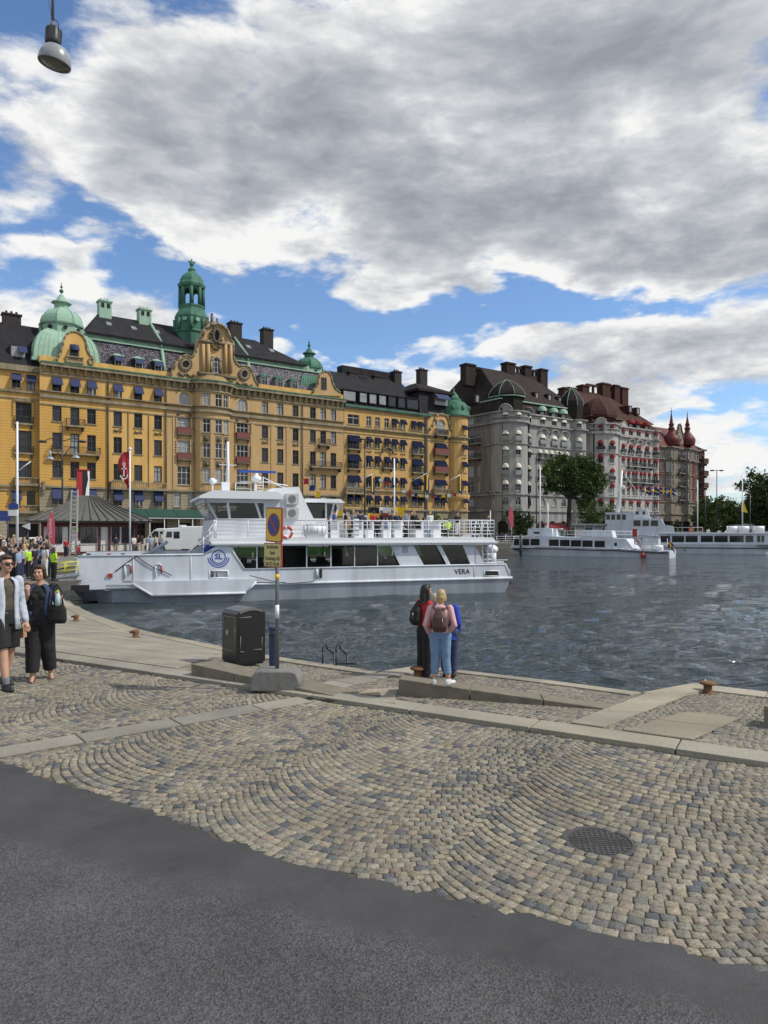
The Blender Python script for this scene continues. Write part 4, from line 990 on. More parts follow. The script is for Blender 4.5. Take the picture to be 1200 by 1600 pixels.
for (x, y, r) in ((287, 571, 6), (378.5, 586, 5), (334, 527, 4)): gable(B, FP, oval(x, y, r*.95, r*(1.05 if r > 4 else 1.9)), .3, 0, {6: 'oculus', 5: 'round_window', 4: 'cartouche_panel'}[r], out=.80 if r > 4 else .95)
for x0, y0 in ((276, 583), (289, 585), (367, 598), (380, 600)): rim(B, FP, [(x0, y0), (x0+3, y0+4), (x0+8, y0+5), (x0+11, y0+2)], .2, 'gable_c', 3, out=.85)
c = FP.at(334); B.window(FP, c, FP.z(c, 584), 1.9, 2.7, ('frame_pale', 0, 'ochre_plain', 3, 'trim_stone'), False, None, out=1.05)
rim(B, FP, [(327,584),(327,566),(330,561),(334,560),(339,562),(341,567),(341,585)], .22, 'gable_c', 1, out=.9)
mb = MB(); cx_ = FP.at(333); zz = FP.z(cx_, 505)
for dx, h, r in ((-.1, 1.9, .28), (.9, 1.1, .2), (-.9, .7, .3)): mb.cyl((cx_+dx, .3, zz-.3), (cx_+dx*.9, .3, zz+h*.7), r*1.2, r*.8, 8); mb.ball((cx_+dx*.9, .3, zz+h*.7+r*.7), r*.8, 8)
mb.box(cx_-1.3, cx_+1.3, 0, .7, zz-.4, zz+.15); mb.build('gable_sculpture', 'trim_dark', B.root)
v = 6.5; u = LINE.u(299.5, v)-u0; kz = LINE.w(u0+u, v)[1]; ZT = lambda py: wz(py, kz); S = kz/F
mb = MB()
mb.lathe((u, v, 0), [(26*S, ZT(545)), (25*S, ZT(525)), (27*S, ZT(522)), (25*S, ZT(519)), (25*S, ZT(502)), (26*S, ZT(498)), (23.5*S, ZT(492)), (20*S, ZT(487)), (19.5*S, ZT(483)), (20.5*S, ZT(482)), (20.5*S, ZT(479.5)), (6*S, ZT(479.5))], 8, 0, smooth=False, rot=pi/8)
for k in range(8):
    a = pi/8+k*pi/4; mb.cyl((u+17.5*S*cos(a), v+17.5*S*sin(a), ZT(480)), (u+17.5*S*cos(a), v+17.5*S*sin(a), ZT(452)), .34, .3, 8)
    mb.cyl((u+25.5*S*cos(a), v+25.5*S*sin(a), ZT(520)), (u+25.5*S*cos(a), v+25.5*S*sin(a), ZT(502)), .3, n=6)
    a2 = a+pi/8   # arch heads between the columns
    for t in range(6):
        f0, f1 = t/6, (t+1)/6; P = lambda f: (u+17*S*(cos(a)*(1-f)+cos(a+pi/4)*f), v+17*S*(sin(a)*(1-f)+sin(a+pi/4)*f)); za = lambda f: ZT(463-9*sin(pi*f))
        mb.poly([(*P(f0), za(f0)), (*P(f1), za(f1)), (*P(f1), ZT(450)), (*P(f0), ZT(450))])
mb.lathe((u, v, 0), [(5*S, ZT(451)), (20*S, ZT(451)), (21.5*S, ZT(447)), (21*S, ZT(445)), (18.5*S, ZT(443)), (17.5*S, ZT(438)), (14.5*S, ZT(432)), (10*S, ZT(428)), (6*S, ZT(426)), (5.5*S, ZT(423)), (6.5*S, ZT(422)), (3*S, ZT(419)), (1.2*S, ZT(414)), (.05, ZT(408))], 8, 0, smooth=False, rot=pi/8)
tw = mb.build('lantern_tower', 'copper_dark', B.root)
mb = MB(); mb.cyl((u, v, ZT(415)), (u, v, ZT(404.5)), .1, n=5); mb.ball((u, v, ZT(413)), .4, 8); mb.box(u-.6, u+.6, v-.08, v+.08, ZT(410)-.1, ZT(410)+.2); mb.build('finial', 'copper_dark', tw)
for k in range(3):
    a = -pi/2+(k-1)*pi/4-0; r = 24*S; mb = MB(); c = (u+r*cos(a), v+r*sin(a)); mb.cyl((c[0], c[1], ZT(505)), (c[0]+.3*cos(a), c[1]+.3*sin(a), ZT(505)), .35, n=10); mb.build('oculus', 'copper', tw)
for px_, py0, py1, mt, w in ((163, 487, 470, 'copper', 1.9), (225, 500, 483, 'copper', 2.0), (366.5, 525, 504, 'chimney_brick', 2.2), (416.5, 535, 514, 'chimney_brick', 2.0)):
    v = 9.; u = LINE.u(px_, v)-u0; Y = LINE.w(u0+u, v)[1]; chimney(B, u, v, wz(py0, Y)-2, wz(py1, Y), w, 1.6, mt)
    if mt == 'copper':
        for dx in (-.45, .45): mb = MB(); z_ = wz(py1, Y); mb.box(u+dx-.25, u+dx+.25, v-.83, v-.79, z_-1.35, z_-.6); mb.build('vent_opening', 'dark_void', B.root)
Y5 = ['yellow_plain', 'yellow_rustic', 'stone_rustic', 'ochre_plain', 'ochre_rustic']
B.finish({'wall': Y5, 'trim': ['trim_stone', 'trim_dark', 'trim_dark', 'ochre_plain', 'yellow_plain'], 'cornice': ['trim_stone', 'copper_dark'], 'shop_window': ['dark_void', 'frame_brown'], 'downpipe': 'drainpipe',     'roof': 'roof_slate', 'mansard': ['mansard_tile', 'mansard_far'], 'copper_band': 'copper', 'vent': 'copper', 'body': ['ochre_plain', 'ochre_plain'],
    'gable_a': [gy, 'trim_stone', 'ochre_plain'], 'gable_b': [gy, 'trim_stone', 'ochre_plain'], 'gable_c': [gy, 'trim_stone', 'ochre_plain', 'trim_dark'], 'oculus': 'glass_a', 'round_window': 'glass_a', 'cartouche_panel': 'glass_a'})

v_ = 1.1; uL = LINE.u(-75, v_); uR = LINE.u(61.5, v_)
B2 = Bld('yellow_house', 'yellow house cut by the left edge with a black tiled roof and one open skylight', 'building', LINE, uL, v_)
L2 = uR-uL+1.0; HP = Path(B2, [(0, 0), (L2, 0)])
Z2 = lambda py, px=37: HP.z(HP.at(px), py)
rw = [(Z2(607), Z2(585)), (Z2(660), Z2(629)), (Z2(706), Z2(673)), (Z2(746), Z2(720)), (Z2(790), Z2(766))]
holes = []; td = []
for px_ in (-60, -35, 37):
    c = HP.at(px_)
    for r, (a, b) in enumerate(rw):
        if r in (0, 4):
            for dx in (-.95, .95): holes.append((c+dx-.55, c+dx+.55, a, b)); td.append((c+dx, a, 1.1, b-a, r))
        else: holes.append((c-1.05, c+1.05, a, b)); td.append((c, a, 2.1, b-a, r))
zc_ = Z2(581); ze = Z2(572)
B2.wall(HP, 0, L2, Z2(630), zc_+.1, holes, 0); B2.wall(HP, 0, L2, Z2(762), Z2(630), holes, 1); B2.wall(HP, 0, L2, Z2(800), Z2(762), holes, 1); B2.wall(HP, 0, L2, 0, Z2(800), [(HP.at(37)-2, HP.at(37)+2, 0, 3)], 2)
for zt, h, pr in ((Z2(611), .3, .35), (Z2(622), .2, .15), (Z2(758), .3, .3), (Z2(765), .2, .15), (Z2(800), .3, .3)): B2.band(HP, 0, L2, zt-h, zt, pr)
B2.band(HP, 0, L2, zc_, ze, .55)
for c, a, w, h, r in td:
    B2.window(HP, c, a, w, h, ('frame_brown', 1, 'yellow_plain', 3 if w > 2 else 2, 'trim_stone'), False, ('slant', 'awning_blue', .45, .8) if r == 0 else (('slant', 'awning_blue', .6, .7) if r == 4 and c < HP.at(37) else None))
    if r in (1, 2): B2.balcony(HP, c-1.25, c+1.25, a-.15, .35, 'iron', .95)
    if r == 1:
        for sx in (-1, 1):
            for q_ in range(6): B2.mb('trim').ball(HP.P(c+sx*1.4, .06, a+h+.1-q_*.4), .13, 6)
        B2.band(HP, c-1.2, c+1.2, a+h+.15, a+h+.4, .2)
c = HP.at(37); B2.balcony(HP, HP.at(22), HP.at(62)-.2, Z2(757), .9, 'stone'); B2.balcony(HP, HP.at(20), HP.at(62)-.2, Z2(800), .9, 'stone')
r2 = B2.mb('roof'); r2.poly([(0, -.1, ze), (L2, -.1, ze), (L2, 4.6, ze+7.0), (0, 4.6, ze+7.0)]); r2.poly([(0, 4.6, ze+7.), (L2, 4.6, ze+7.), (L2, 15, ze), (0, 15, ze)]); r2.poly([(L2, -.1, ze), (L2, 15, ze), (L2, 4.6, ze+7.)])
a_, b_ = HP.P(HP.at(37)-2, -.3), HP.P(HP.at(37)+2, -.3); B2.mb('shop_window').poly([(a_[0], a_[1], 0), (b_[0], b_[1], 0), (b_[0], b_[1], 3), (a_[0], a_[1], 3)]); cb_ = B2.mb('body'); cb_.box(0, L2-.02, .4, 15, 0, ze-.02)
g = B2.mb('verge'); g.tube([(L2-.1, 0, ze+.1), (L2-.1, 4.6, ze+7.2)], .25, 4)
u = LINE.u(18, 6)-uL; chimney(B2, u, 5.0, ze+6, ze+8.6, 2.4, 1.4)
mb = MB(); u = HP.at(30); mb.box(u-1.1, u+1.1, .9, 4, ze+1.3, ze+3.0, 0); d = mb.build('dormer', 'dark_void', B2.root)
mb = MB(); mb.prism([(-.1, 3.2), (-1.1, 2.2), (-1.1, 2.1), (0, 3.05)], u-.0, u+1.1, 'x'); a = mb.build('awning', 'awning_blue', d); a.location = (0, .95, ze-.2)
mb = MB(); mb.poly([(u-.9, .86, ze+1.4), (u+.9, .86, ze+1.4), (u+.9, .86, ze+2.9), (u-.9, .86, ze+2.9)]); mb.build('pane', 'glass_c', d)
B2.finish({'shop_window': 'dark_void', 'wall': ['yellow_plain', 'yellow_rustic', 'stone_rustic'], 'trim': 'trim_stone', 'roof': 'roof_slate', 'body': 'yellow_plain', 'verge': 'copper'})
uH = LINE.u(537.6); B = Bld('hotel_building', 'yellow corner building with navy window awnings and a round turret next to the grey building', 'building', LINE, uH)
uE = LINE.u(701)-uH; Rt = 3.0
arc = [(uE+Rt*.95+Rt*cos(a), Rt*.55+Rt*sin(a)) for a in [radians(200)+radians(190)*k/12 for k in range(13)]]
MP = Path(B, [(0, 0), (arc[0][0]-.01, 0)]+arc+[(arc[-1][0]-.2, 15)])
LH = MP.l[-1]
def Z(py, px=590): return MP.z(MP.at(px, hi=MP.l[-2]), py)
rows = [(Z(667), Z(652)), (Z(701), Z(684)), (Z(731), Z(713)), (Z(762), Z(745)), (Z(790), Z(775))]
mg = (688, 'g')
cols = [(552.5, 2.6, 'w'), (576.5, 1.15, 'n'), (590, 1.15, 'n'), (604.5, 1.15, 'm'), (616.5, 1.15, 'n'), (629.5, 1.15, 'n'), (651.5, 2.4, 'w'), (687.5, 2.9, 'g'), (725.5, 1.2, 't')]
ST = ('frame_pale', 1, 'hotel_plain', 2, 'trim_stone'); STB = ('frame_brown', 1, 'hotel_plain', 2, 'trim_stone')
AW = ('slant', 'awning_navy', .45, .75); holes = []; td = []
for x, w, k in cols:
    c = MP.at(x, hi=MP.l[-2])
    for r, (a, b) in enumerate(rows):
        if r == 0 and k == 'g': b += .9; a -= .3;
        if k in 'wg' and r in (0, 4) and not (k == 'g' and r == 0) :
            if r == 0 and x < 600: holes.append((c-1.3, c+1.3, a, b)); td.append((c, a, 2.6, b-a, k, r, None)); continue
            for dx in (-.85, .85): holes.append((c+dx-.55, c+dx+.55, a, b)); td.append((c+dx, a, 1.1, b-a, k, r, AW))
        else:
            ww = 2.2 if k == 'g' and r == 0 else w
            holes.append((c-ww/2, c+ww/2, a-(.5 if k == 'w' and r in (1,2,3) else 0), b));
            td.append((c, a-(.5 if k == 'w' and r in (1,2,3) else 0), ww, b-a+(.5 if k == 'w' and r in (1,2,3) else 0), k, r, None if (r == 0 and x < 612) or (k == 'g' and r == 0) else AW))
ze = Z(641); zs = Z(671); zb = Z(766); zg = Z(795)
B.wall(MP, 0, LH, Z(680), ze, holes, 0); B.wall(MP, 0, LH, zb, Z(680), holes, 1); B.wall(MP, 0, LH, zg, zb, holes, 1)
B.wall(MP, 0, LH, 0, zg, [(MP.at(x, hi=MP.l[-2])-.9, MP.at(x, hi=MP.l[-2])+.9, .2, 3) for x in (552, 578, 604, 630, 652, 687)], 2)
for zt, h, pr in ((zs, .25, .4), (zs-.5, .15, .12), (Z(680), .12, .1), (zb, .25, .3), (zb-.6, .12, .1), (zg, .3, .3)): B.band(MP, 0, LH, zt-h, zt, pr)
B.band(MP, 0, MP.at(672), ze, ze+.35, .6, 3); B.band(MP, 0, MP.at(672), ze-.3, ze-.002, .3, 0); B.band(MP, MP.at(668), LH, ze+.5, ze+.8, .35, 0); B.wall(MP, MP.at(668), LH, ze, ze+.5, (), 0)
B.band(MP, MP.at(663.5), MP.at(667), 0, ze, .25, 4)
for c, a, w, h, k, r, aw in td:
    o = B.window(MP, c, a, w, h, ST if k != 'g' else ST, k == 'g' and r == 0, aw)
    if k == 'w' and r in (1, 2): B.balcony(MP, c-1.45, c+1.45, a+.05, .6, 'iron', 1.05)
    if k == 'g' and r in (0, 1, 2): B.balcony(MP, c-1.9, c+1.9, a-.15, .9, 'panel', 1.1, ('awning_navy' if 0 else 'oxblood', 'trim_dark')) if r != 0 else B.balcony(MP, c-1.7, c+1.7, a+.1, .8, 'iron', 1.)
    if k in 'wg' and r == 3: B.balcony(MP, c-2.2, c+2.2, a-.75, 1.0, 'stone', 1.)
    if k == 'm' and r == 2:
        B.balcony(MP, c-1.2, c+1.2, a+.1, .6, 'iron', 1.)
        for t in range(8): a0, a1 = pi*t/8, pi*(t+1)/8; B.mb('trim').cyl(MP.P(c-1.2*cos(a0), .35, a+h+.8+1.0*sin(a0)), MP.P(c-1.2*cos(a1), .35, a+h+.8+1.0*sin(a1)), .22, n=6, m=1)
    if k in 'nt' and r == 1:
        mb = MB(); [mb.ball(MP.P(c+q, .07, a-.75+.12*abs(q)), .16, 6) for q in (-.45, 0, .45)]; mb.build('stone_ornament', 'trim_dark', B.root)
for x in (552, 578, 604, 630, 652, 687):
    c = MP.at(x, hi=MP.l[-2]); a_, b_ = MP.P(c-.9, -.28), MP.P(c+.9, -.28); mb = B.mb('shop_window'); mb.poly([(a_[0], a_[1], .2), (b_[0], b_[1], .2), (b_[0], b_[1], 3), (a_[0], a_[1], 3)], 0)
ct = (uE+Rt*.95, Rt*.55)
mb = MB(); mb.lathe((ct[0], ct[1], 0), [(1.2, zb-3.3), (2.2, zb-2.7), (Rt+.25, zb-1.2), (Rt+.45, zb-.6), (Rt+.35, zb-.3)], 16, 0, a0=radians(190), a1=radians(400)); mb.build('turret_corbel', 'hotel_plain', B.root)
body = B.mb('body'); body.box(.05, uE+1.2, .4, 15, 0, ze-.05); body.prism([(p[0]*.97+ct[0]*.03, p[1]*.97+ct[1]*.03) for p in arc]+[(uE, 6)], 0, ze+.4, 'z', 0)
rf = B.mb('roof'); xe = MP.at(667)
z1 = Z(622, 590)+.6; z2 = Z(598, 590)+3.2
rf.poly([(0, .1, ze+.35), (xe, .1, ze+.35), (xe, 1.2, z1-1.9), (0, 1.2, z1-1.9)]); rf.poly([(0, 1.2, z1-1.9), (xe, 1.2, z1-1.9), (xe, 2.6, z1+.2), (0, 2.6, z1+.2)]); rf.poly([(0, 2.6, z1+.2), (xe, 2.6, z1+.2), (xe, 9, z2), (0, 9, z2)]); rf.poly([(0, 9, z2), (xe, 9, z2), (xe, 15, ze), (0, 15, ze)])
rf.poly([(xe, .1, ze), (xe, 15, ze), (xe, 9, z2), (xe, 2.6, z1+.2)]); rf.poly([(0, .1, ze), (0, 15, ze), (0, 9, z2), (0, 2.6, z1+.2)][::-1])
for x in (545.5, 567, 582, 597, 612, 627, 644):
    u = LINE.u(x, .9)-uH; w = 1.3 if x in (545.5, 644) else .75; mb = MB(); mb.box(u-w-.15, u+w+.15, .75, 3.2, z1-1.75, z1+.35); mb.box(u-w-.3, u+w+.3, .62, 3.4, z1+.35, z1+.5)
    d = mb.build('dormer', 'dark_void', B.root); mb = MB(); mb.poly([(u-w, .73, z1-1.55), (u+w, .73, z1-1.55), (u+w, .73, z1+.1), (u-w, .73, z1+.1)]); mb.build('pane', 'glass_c' if x < 600 else 'glass_b', d)
pv = B.mb('pavilion_roof'); up0, up1 = xe-1.6, uE+Rt*1.1; zp = Z(605, 690)
zp1 = wz(608, LINE.w(uH+up0)[1])
tile_roof(pv, up0, up1, .25, 12, ze+.3, up0+.9, up1-1.6, 1.8, 11, zp1, 0);
for k in range(16):
    t = k/15; pv.cyl((up0+(up1-up0)*t, .25, ze+.3), (up0+.9+(up1-up0-2.5)*t, 1.8, zp1), .07, n=4, cap=False)
    pv.cyl((up1, .25+11.7*t, ze+.3), (up1-1.6, 1.8+9.2*t, zp1), .07, n=4, cap=False)
pv.box(up0+.2, up1-.9, 1.0, 12, zp1, zp1+.5, 1); tile_roof(pv, up0+.2, up1-.9, 1.0, 12, zp1+.5, (up0+up1)/2-2.0, (up0+up1)/2+.5, 6, 8, zp1+2.6, 1)
rf.box(up0-13, up0+1, 9, 11, z2-.5, z2+1.6);
GC = [(670,672),(673,668),(678,660),(680,652),(684,648),(690,647),(697,650),(700,657),(702,668),(707,677),(709,679)]
u_ = MP; gable(B, Path(B, [(0, 0), (uE+4, 0)]), GC+[(709,684),(670,680)], .5, 0, 'gable', out=.14); rim(B, Path(B, [(0, 0), (uE+4, 0)]), GC, .24, 'gable', 1, out=.2)
c = MP.at(687.5); B.window(MP, c, rows[0][0]-.3, 2.2, rows[0][1]-rows[0][0]+1.2, ST, True, None, out=.4)
B.balcony(MP, c-1.6, c+1.6, rows[0][0]-.4, 1.0, 'iron', 1.)
mb = MB(); u = LINE.u(688, .6)-uH; mb.box(u-1.9, u+1.9, .3, 3, ze+2.6, ze+4.9); d = mb.build('dormer', 'frame_brown', B.root)
mb = MB(); mb.prism([(-.05, ze+4.9), (-1.2, ze+3.8), (-1.2, ze+3.65), (0, ze+4.7)], u-1.8, u+1.8, 'x'); a = mb.build('awning', 'awning_blue', d); a.location = (0, .3, 0)
mb = MB(); mb.poly([(u-1.7, .27, ze+2.7), (u+1.7, .27, ze+2.7), (u+1.7, .27, ze+4.2), (u-1.7, .27, ze+4.2)]); mb.build('pane', 'glass_c', d)
mb = MB(); z = ze+.8; mb.lathe((ct[0], ct[1], 0), [(Rt+.55, z-.1), (Rt+.6, z+.25), (Rt+.3, z+.4), (Rt+.35, z+1.3), (Rt+.1, z+2.1), (Rt-.6, z+2.9), (Rt-1.4, z+3.4), (Rt-1.6, z+3.6), (Rt-1.4, z+3.8), (1.1, z+4.0), (.9, z+4.6), (.5, z+5.1), (.15, z+5.4), (.12, z+6.0), (.02, z+6.2)], 14, 0); dm = mb.build('dome', 'copper_dark', B.root)
for k in range(3): a = radians(225+40*k); mb = MB(); c_ = (ct[0]+(Rt+.2)*cos(a), ct[1]+(Rt+.2)*sin(a), z+1.6); mb.ball(c_, .4, 8, rz=.6); mb.build('oculus', 'copper_dark', dm)
for px_, y0, y1, w in ((549, 600, 581, 1.8), (565, 602, 589, 1.6), (588, 606, 587, 2.0), (619, 603, 580, 1.8), (659, 598, 577, 2.0)):
    v = 9.; u = LINE.u(px_, v)-uH; Y = LINE.w(uH+u, v)[1]; chimney(B, u, v, wz(y0, Y)-2, wz(y1, Y), w, 1.5)
B.finish({'wall': ['hotel_plain', 'hotel_rustic', 'trim_stone'], 'trim': ['trim_stone', 'trim_dark', 'trim_dark', 'copper_dark', 'drainpipe'], 'body': 'hotel_plain', 'roof': 'roof_slate', 'shop_window': 'dark_void', 'pavilion_roof': ['roof_slate', 'dome_black'], 'gable': ['hotel_plain', 'trim_stone']})

def mansion(name, label, px0, pxa, pxb, pxe, R, nseg, rows_px, refx, wallm, side_m, trim, awn, roof_m, dome_m, roofz, domez, facecols, frame, domec, chim, green=True, seed=1):
    uq = LINE.u(px0); B = Bld(name, label, 'building', LINE, uq)
    cx, cy = R+.2+(2.0 if seed == 1 else .7), R*.55
    arc = [(cx+R*cos(a), cy+R*sin(a)) for a in [radians(172)+radians(188)*k/nseg for k in range(nseg+1)]]
    xs_ = arc[0][0]
    x1 = LINE.u(pxb)-uq; x2 = LINE.u(pxe)-uq; R2 = (x2-x1)/2*.9
    arc2 = [(x2-R2+R2*cos(a), R2*.5+R2*sin(a)) for a in [radians(200)+radians(170)*k/6 for k in range(7)]]
    MP = Path(B, [(arc[0][0]-.02, 26), (arc[0][0]-.02, arc[0][1]+.5)]+arc+[(arc[-1][0]+.05, .0)]+[(arc2[0][0]-.02, 0)]+arc2+[(x2, 16)])
    iS = MP.l[1]; iC = MP.l[2+nseg+1]; iT = MP.l[2+nseg+2]
    at = lambda x: MP.at(x, lo=iS+.01, hi=MP.l[-2])
    def Z(py, px=refx): return MP.z(at(px), py)
    rows = [(Z(b), Z(a)) for a, b in rows_px]; holes = []; td = []
    ST = (frame, 1, wallm, 2, wallm)
    for x in domec:
        c = at(x)
        for r, (a, b) in enumerate(rows): w = 1.3; holes.append((c-w/2, c+w/2, a, b)); td.append((c, a, w, b-a, 'c', r))
    for x in facecols:
        c = at(x)
        for r, (a, b) in enumerate(rows):
            ds = (0,) if r in (0, 1, 5) else (-1.0, 1.0); w = 1.7 if r in (0, 1, 5) else 1.15
            for d in ds: holes.append((c+d-w/2, c+d+w/2, a, b)); td.append((c+d, a, w, b-a, 'f', r))
    c = at(chim['turret'])
    for r, (a, b) in enumerate(rows): holes.append((c-.6, c+.6, a, b)); td.append((c, a, 1.2, b-a, 't', r))
    side = []
    for d, w in ((iS-4.2, 1.1), (iS-7.0, 2.2), (iS-14, 2.2), (iS-19, 1.2)):
        for r, (a, b) in enumerate(rows):
            side.append((d-w/2, d+w/2, a, b)); td.append((d, a, w, b-a, 's', r))
    ztop = Z(chim['parapet']); zg = Z(chim['ground'])
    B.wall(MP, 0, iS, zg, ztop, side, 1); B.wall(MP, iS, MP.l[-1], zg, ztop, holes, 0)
    ah = [(c_-1.3, c_+1.3, 0, 4.2) for c_ in [at(x) for x in chim['arches']]]
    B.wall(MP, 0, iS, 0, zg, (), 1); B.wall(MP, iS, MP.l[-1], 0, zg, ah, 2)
    for a0, a1, _, h in ah:
        m_ = (a0+a1)/2; mb = B.mb('arcade');
        for u_, v_ in zip(MP.brk(a0, a1), MP.brk(a0, a1)[1:]): mb.poly([MP.P(u_, -.28, 0), MP.P(v_, -.28, 0), MP.P(v_, -.28, h), MP.P(u_, -.28, h)])
        for sx in (-1, 1):
            pts = [(m_+sx*1.32, h)]+[(m_+sx*1.32*cos(t), h-1.3+1.32*sin(t)) for t in [pi/2*k/6 for k in range(6, -1, -1)]]
            P3 = [MP.P(d, .05, z) for d, z in pts]; B.mb('wall').poly(P3 if sx < 0 else P3[::-1], 2)
    for zt, h, pr, m_ in ((ztop, .3, .5, 0), (rows[0][0]-.35, .3, .55, 0), (rows[1][0]-.7, .2, .25, 0), (rows[4][0]-.6, .25, .35, 0), (rows[5][0]-.8, .25, .3, 0), (zg, .35, .35, 0)):
        B.band(MP, 0, MP.l[-1], zt-h, zt, pr, m_)
    for c_, a, w, h, k, r in td:
        rr = r not in (5,)
        aw = None
        if awn and rr and k != 's': aw = ('dome', awn, .36, .48)
        if r == 5 and awn == 'awning_red' and k != 's': aw = ('dome', awn, .36, .48)
        B.window(MP, c_, a, w, h, ST if k != 's' else (frame, 0, side_m, 2, side_m), k != 's', aw)
        if k in 'ct' and r in (1, 3): B.balcony(MP, c_-.95, c_+.95, a+.02, .35, 'panel', .85, ('frame_grey' if seed == 1 else 'iron', trim))
        if k == 'f' and r == 1: B.balcony(MP, c_-1.1, c_+1.1, a+.02, .35, 'panel', .85, ('frame_grey' if seed == 1 else 'iron', trim))
    for x in facecols:
        c = at(x)
        for r in (2, 3): B.balcony(MP, c-1.75, c+1.75, rows[r][0]+.0, .8, 'iron', .95, ('iron', trim))
        for t in range(10):   # round-headed hoods over the top windows
            a0, a1 = pi*t/10, pi*(t+1)/10
            B.mb('trim').cyl(MP.P(c-1.5*cos(a0), .3, rows[1][1]+.1+1.2*sin(a0)), MP.P(c-1.5*cos(a1), .3, rows[1][1]+.1+1.2*sin(a1)), .2, n=5)
    for r in (1, 2): B.balcony(MP, iS-8.6, iS-3.2, rows[r][0]-.1, 1.2, 'iron', 1.05, ('iron', trim))
    B.balcony(MP, iS+.5, iC-.3, rows[0][0]-.2, .5, 'stone', .9, ('iron', trim))
    for x in (domec[0], domec[-1]):
        c = at(x); pts = [(c+1.35*cos(t), rows[0][1]+.2+1.45*sin(t)) for t in [pi*k/8 for k in range(9)]]+[(c-1.35, rows[0][0]), (c+1.35, rows[0][0])]
        P3 = [MP.P(d, .28, z) for d, z in pts]; P4 = [MP.P(d, -.6, z) for d, z in pts]; mb = B.mb('dormer_head');
        hd = [p for p in pts if p[1] > rows[0][1]]
        A = [MP.P(d, .28, z) for d, z in hd]; C4 = [MP.P(d, -.6, z) for d, z in hd]; mb.poly(A[::-1]); mb.poly(C4)
        for i in range(len(A)-1): mb.poly([A[i], A[i+1], C4[i+1], C4[i]])
        for i in range(len(A)-1): mb.cyl(A[i], A[i+1], .16, n=5)
    B.mb('body').box(xs_+.4, x2-.3, .45, 26, 0, ztop-.4); B.mb('body').prism([(cx+(R-.32)*cos(a), cy+(R-.32)*sin(a)) for a in [2*pi*k/16 for k in range(16)]], 0, ztop-.3, 'z')
    Yc = LINE.w(uq+x2/2, 6)[1]; zA = wz(roofz[0], LINE.w(uq+cx+3, 2)[1]); Yr = LINE.w(uq+x2/2, 11)[1]; zR = wz(roofz[1], Yr)
    rf = B.mb('roof'); tile_roof(rf, xs_-.1, x2-.2, .15, 26, ztop-.1, xs_+.5, x2-1.2, 1.6, 25, zA, 0, False)
    tile_roof(rf, xs_+.3, x2-.8, 1.1, 25.5, zA+.25, (5.5 if seed == 1 else 5.), x2-(8.5 if seed == 1 else 8), 10.5, 14.5, zR+(0 if seed == 1 else .8), 0); g = B.mb('gutter');
    g.box(xs_+.25, x2-.75, 1.05, 1.5, zA, zA+.25); g.box(xs_+.25, xs_+.7, 1.5, 25.5, zA, zA+.25)
    for x in facecols:
        c = at(x); q = MP.P(c, -.2); mb = MB(); mb.lathe((q[0], q[1], ztop+1.0), [(1.15, 0), (1.0, .7), (.6, 1.1), (.05, 1.25)], 10, 1, sy=1.); mb.box(q[0]-1.0, q[0]+1.0, q[1], q[1]+2, ztop-.3, ztop+1.0, 0)
        d = mb.build('dormer', [dome_m, 'copper' if green else awn], B.root); mb = MB(); mb.poly([(q[0]-.6, q[1]-.03, ztop-.1), (q[0]+.6, q[1]-.03, ztop-.1), (q[0]+.6, q[1]-.03, ztop+1.0), (q[0]-.6, q[1]-.03, ztop+1.0)]); mb.build('pane', 'glass_c', d)
    for x, y in chim['skyl']:
        v = 4.2; u = LINE.u(x, v)-uq; Y = LINE.w(uq+u, v)[1]; z = wz(y, Y); mb = MB(); mb.box(u-.8, u+.8, v-1.2, v+2, z-1., z+.9, 0); d = mb.build('dormer', dome_m, B.root); mb = MB(); mb.poly([(u-.35, v-1.23, z-.7), (u+.35, v-1.23, z-.7), (u+.35, v-1.23, z+.6), (u-.35, v-1.23, z+.6)]); mb.build('pane', 'glass_c', d)
    Yd = LINE.w(uq+cx, cy)[1]; zd0, zd1, zd2 = [wz(y, Yd) for y in domez]; H = zd2-zd1
    mb = MB(); pr = [(R*.86, ztop-.2), (R*.92, zd1-.25), (R*1.0, zd1), (R*1.02, zd1+H*.12), (R*.95, zd1+H*.3), (R*.80, zd1+H*.5), (R*.56, zd1+H*.72), (R*.25, zd1+H*.92), (.12, zd2)]
    n_ = 8; mb.lathe((cx, cy+.6, 0), pr, n_, 0, smooth=False, rot=pi/8)
    for k in range(n_):
        a = pi/8+2*pi*k/n_
        for (r0, z0), (r1, z1) in zip(pr[2:], pr[3:]): mb.cyl((cx+r0*cos(a), cy+.6+r0*sin(a), z0), (cx+r1*cos(a), cy+.6+r1*sin(a), z1), .06, n=4, m=1, cap=False)
        r0 = R*1.01; a2 = a+2*pi/n_; mb.cyl((cx+r0*cos(a), cy+.6+r0*sin(a), zd1), (cx+r0*cos(a2), cy+.6+r0*sin(a2), zd1), .12, n=4, m=1)
    mb.build('corner_dome', [dome_m, 'copper' if green else dome_m], B.root)
    if chim.get('tdome'):
        y0, y1 = chim['tdome']; tx, ty = x2-R2, R2*.5+.8; Yt = LINE.w(uq+tx, ty)[1]; z1 = wz(y0, Yt); H = wz(y1, Yt)-z1; mb = MB(); r_t = chim['tr']
        pr = [(r_t*.9, ztop-.3), (r_t, z1), (r_t*.98, z1+H*.25), (r_t*.78, z1+H*.5), (r_t*.4, z1+H*.8), (.1, z1+H)]
        mb.lathe((tx, ty, 0), pr, 8, 0, smooth=False, rot=pi/8)
        for k in range(8):
            a = pi/8+2*pi*k/8
            for (r0, q0), (r1, q1) in zip(pr[1:], pr[2:]): mb.cyl((tx+r0*cos(a), ty+r0*sin(a), q0), (tx+r1*cos(a), ty+r1*sin(a), q1), .06, n=4, m=1, cap=False)
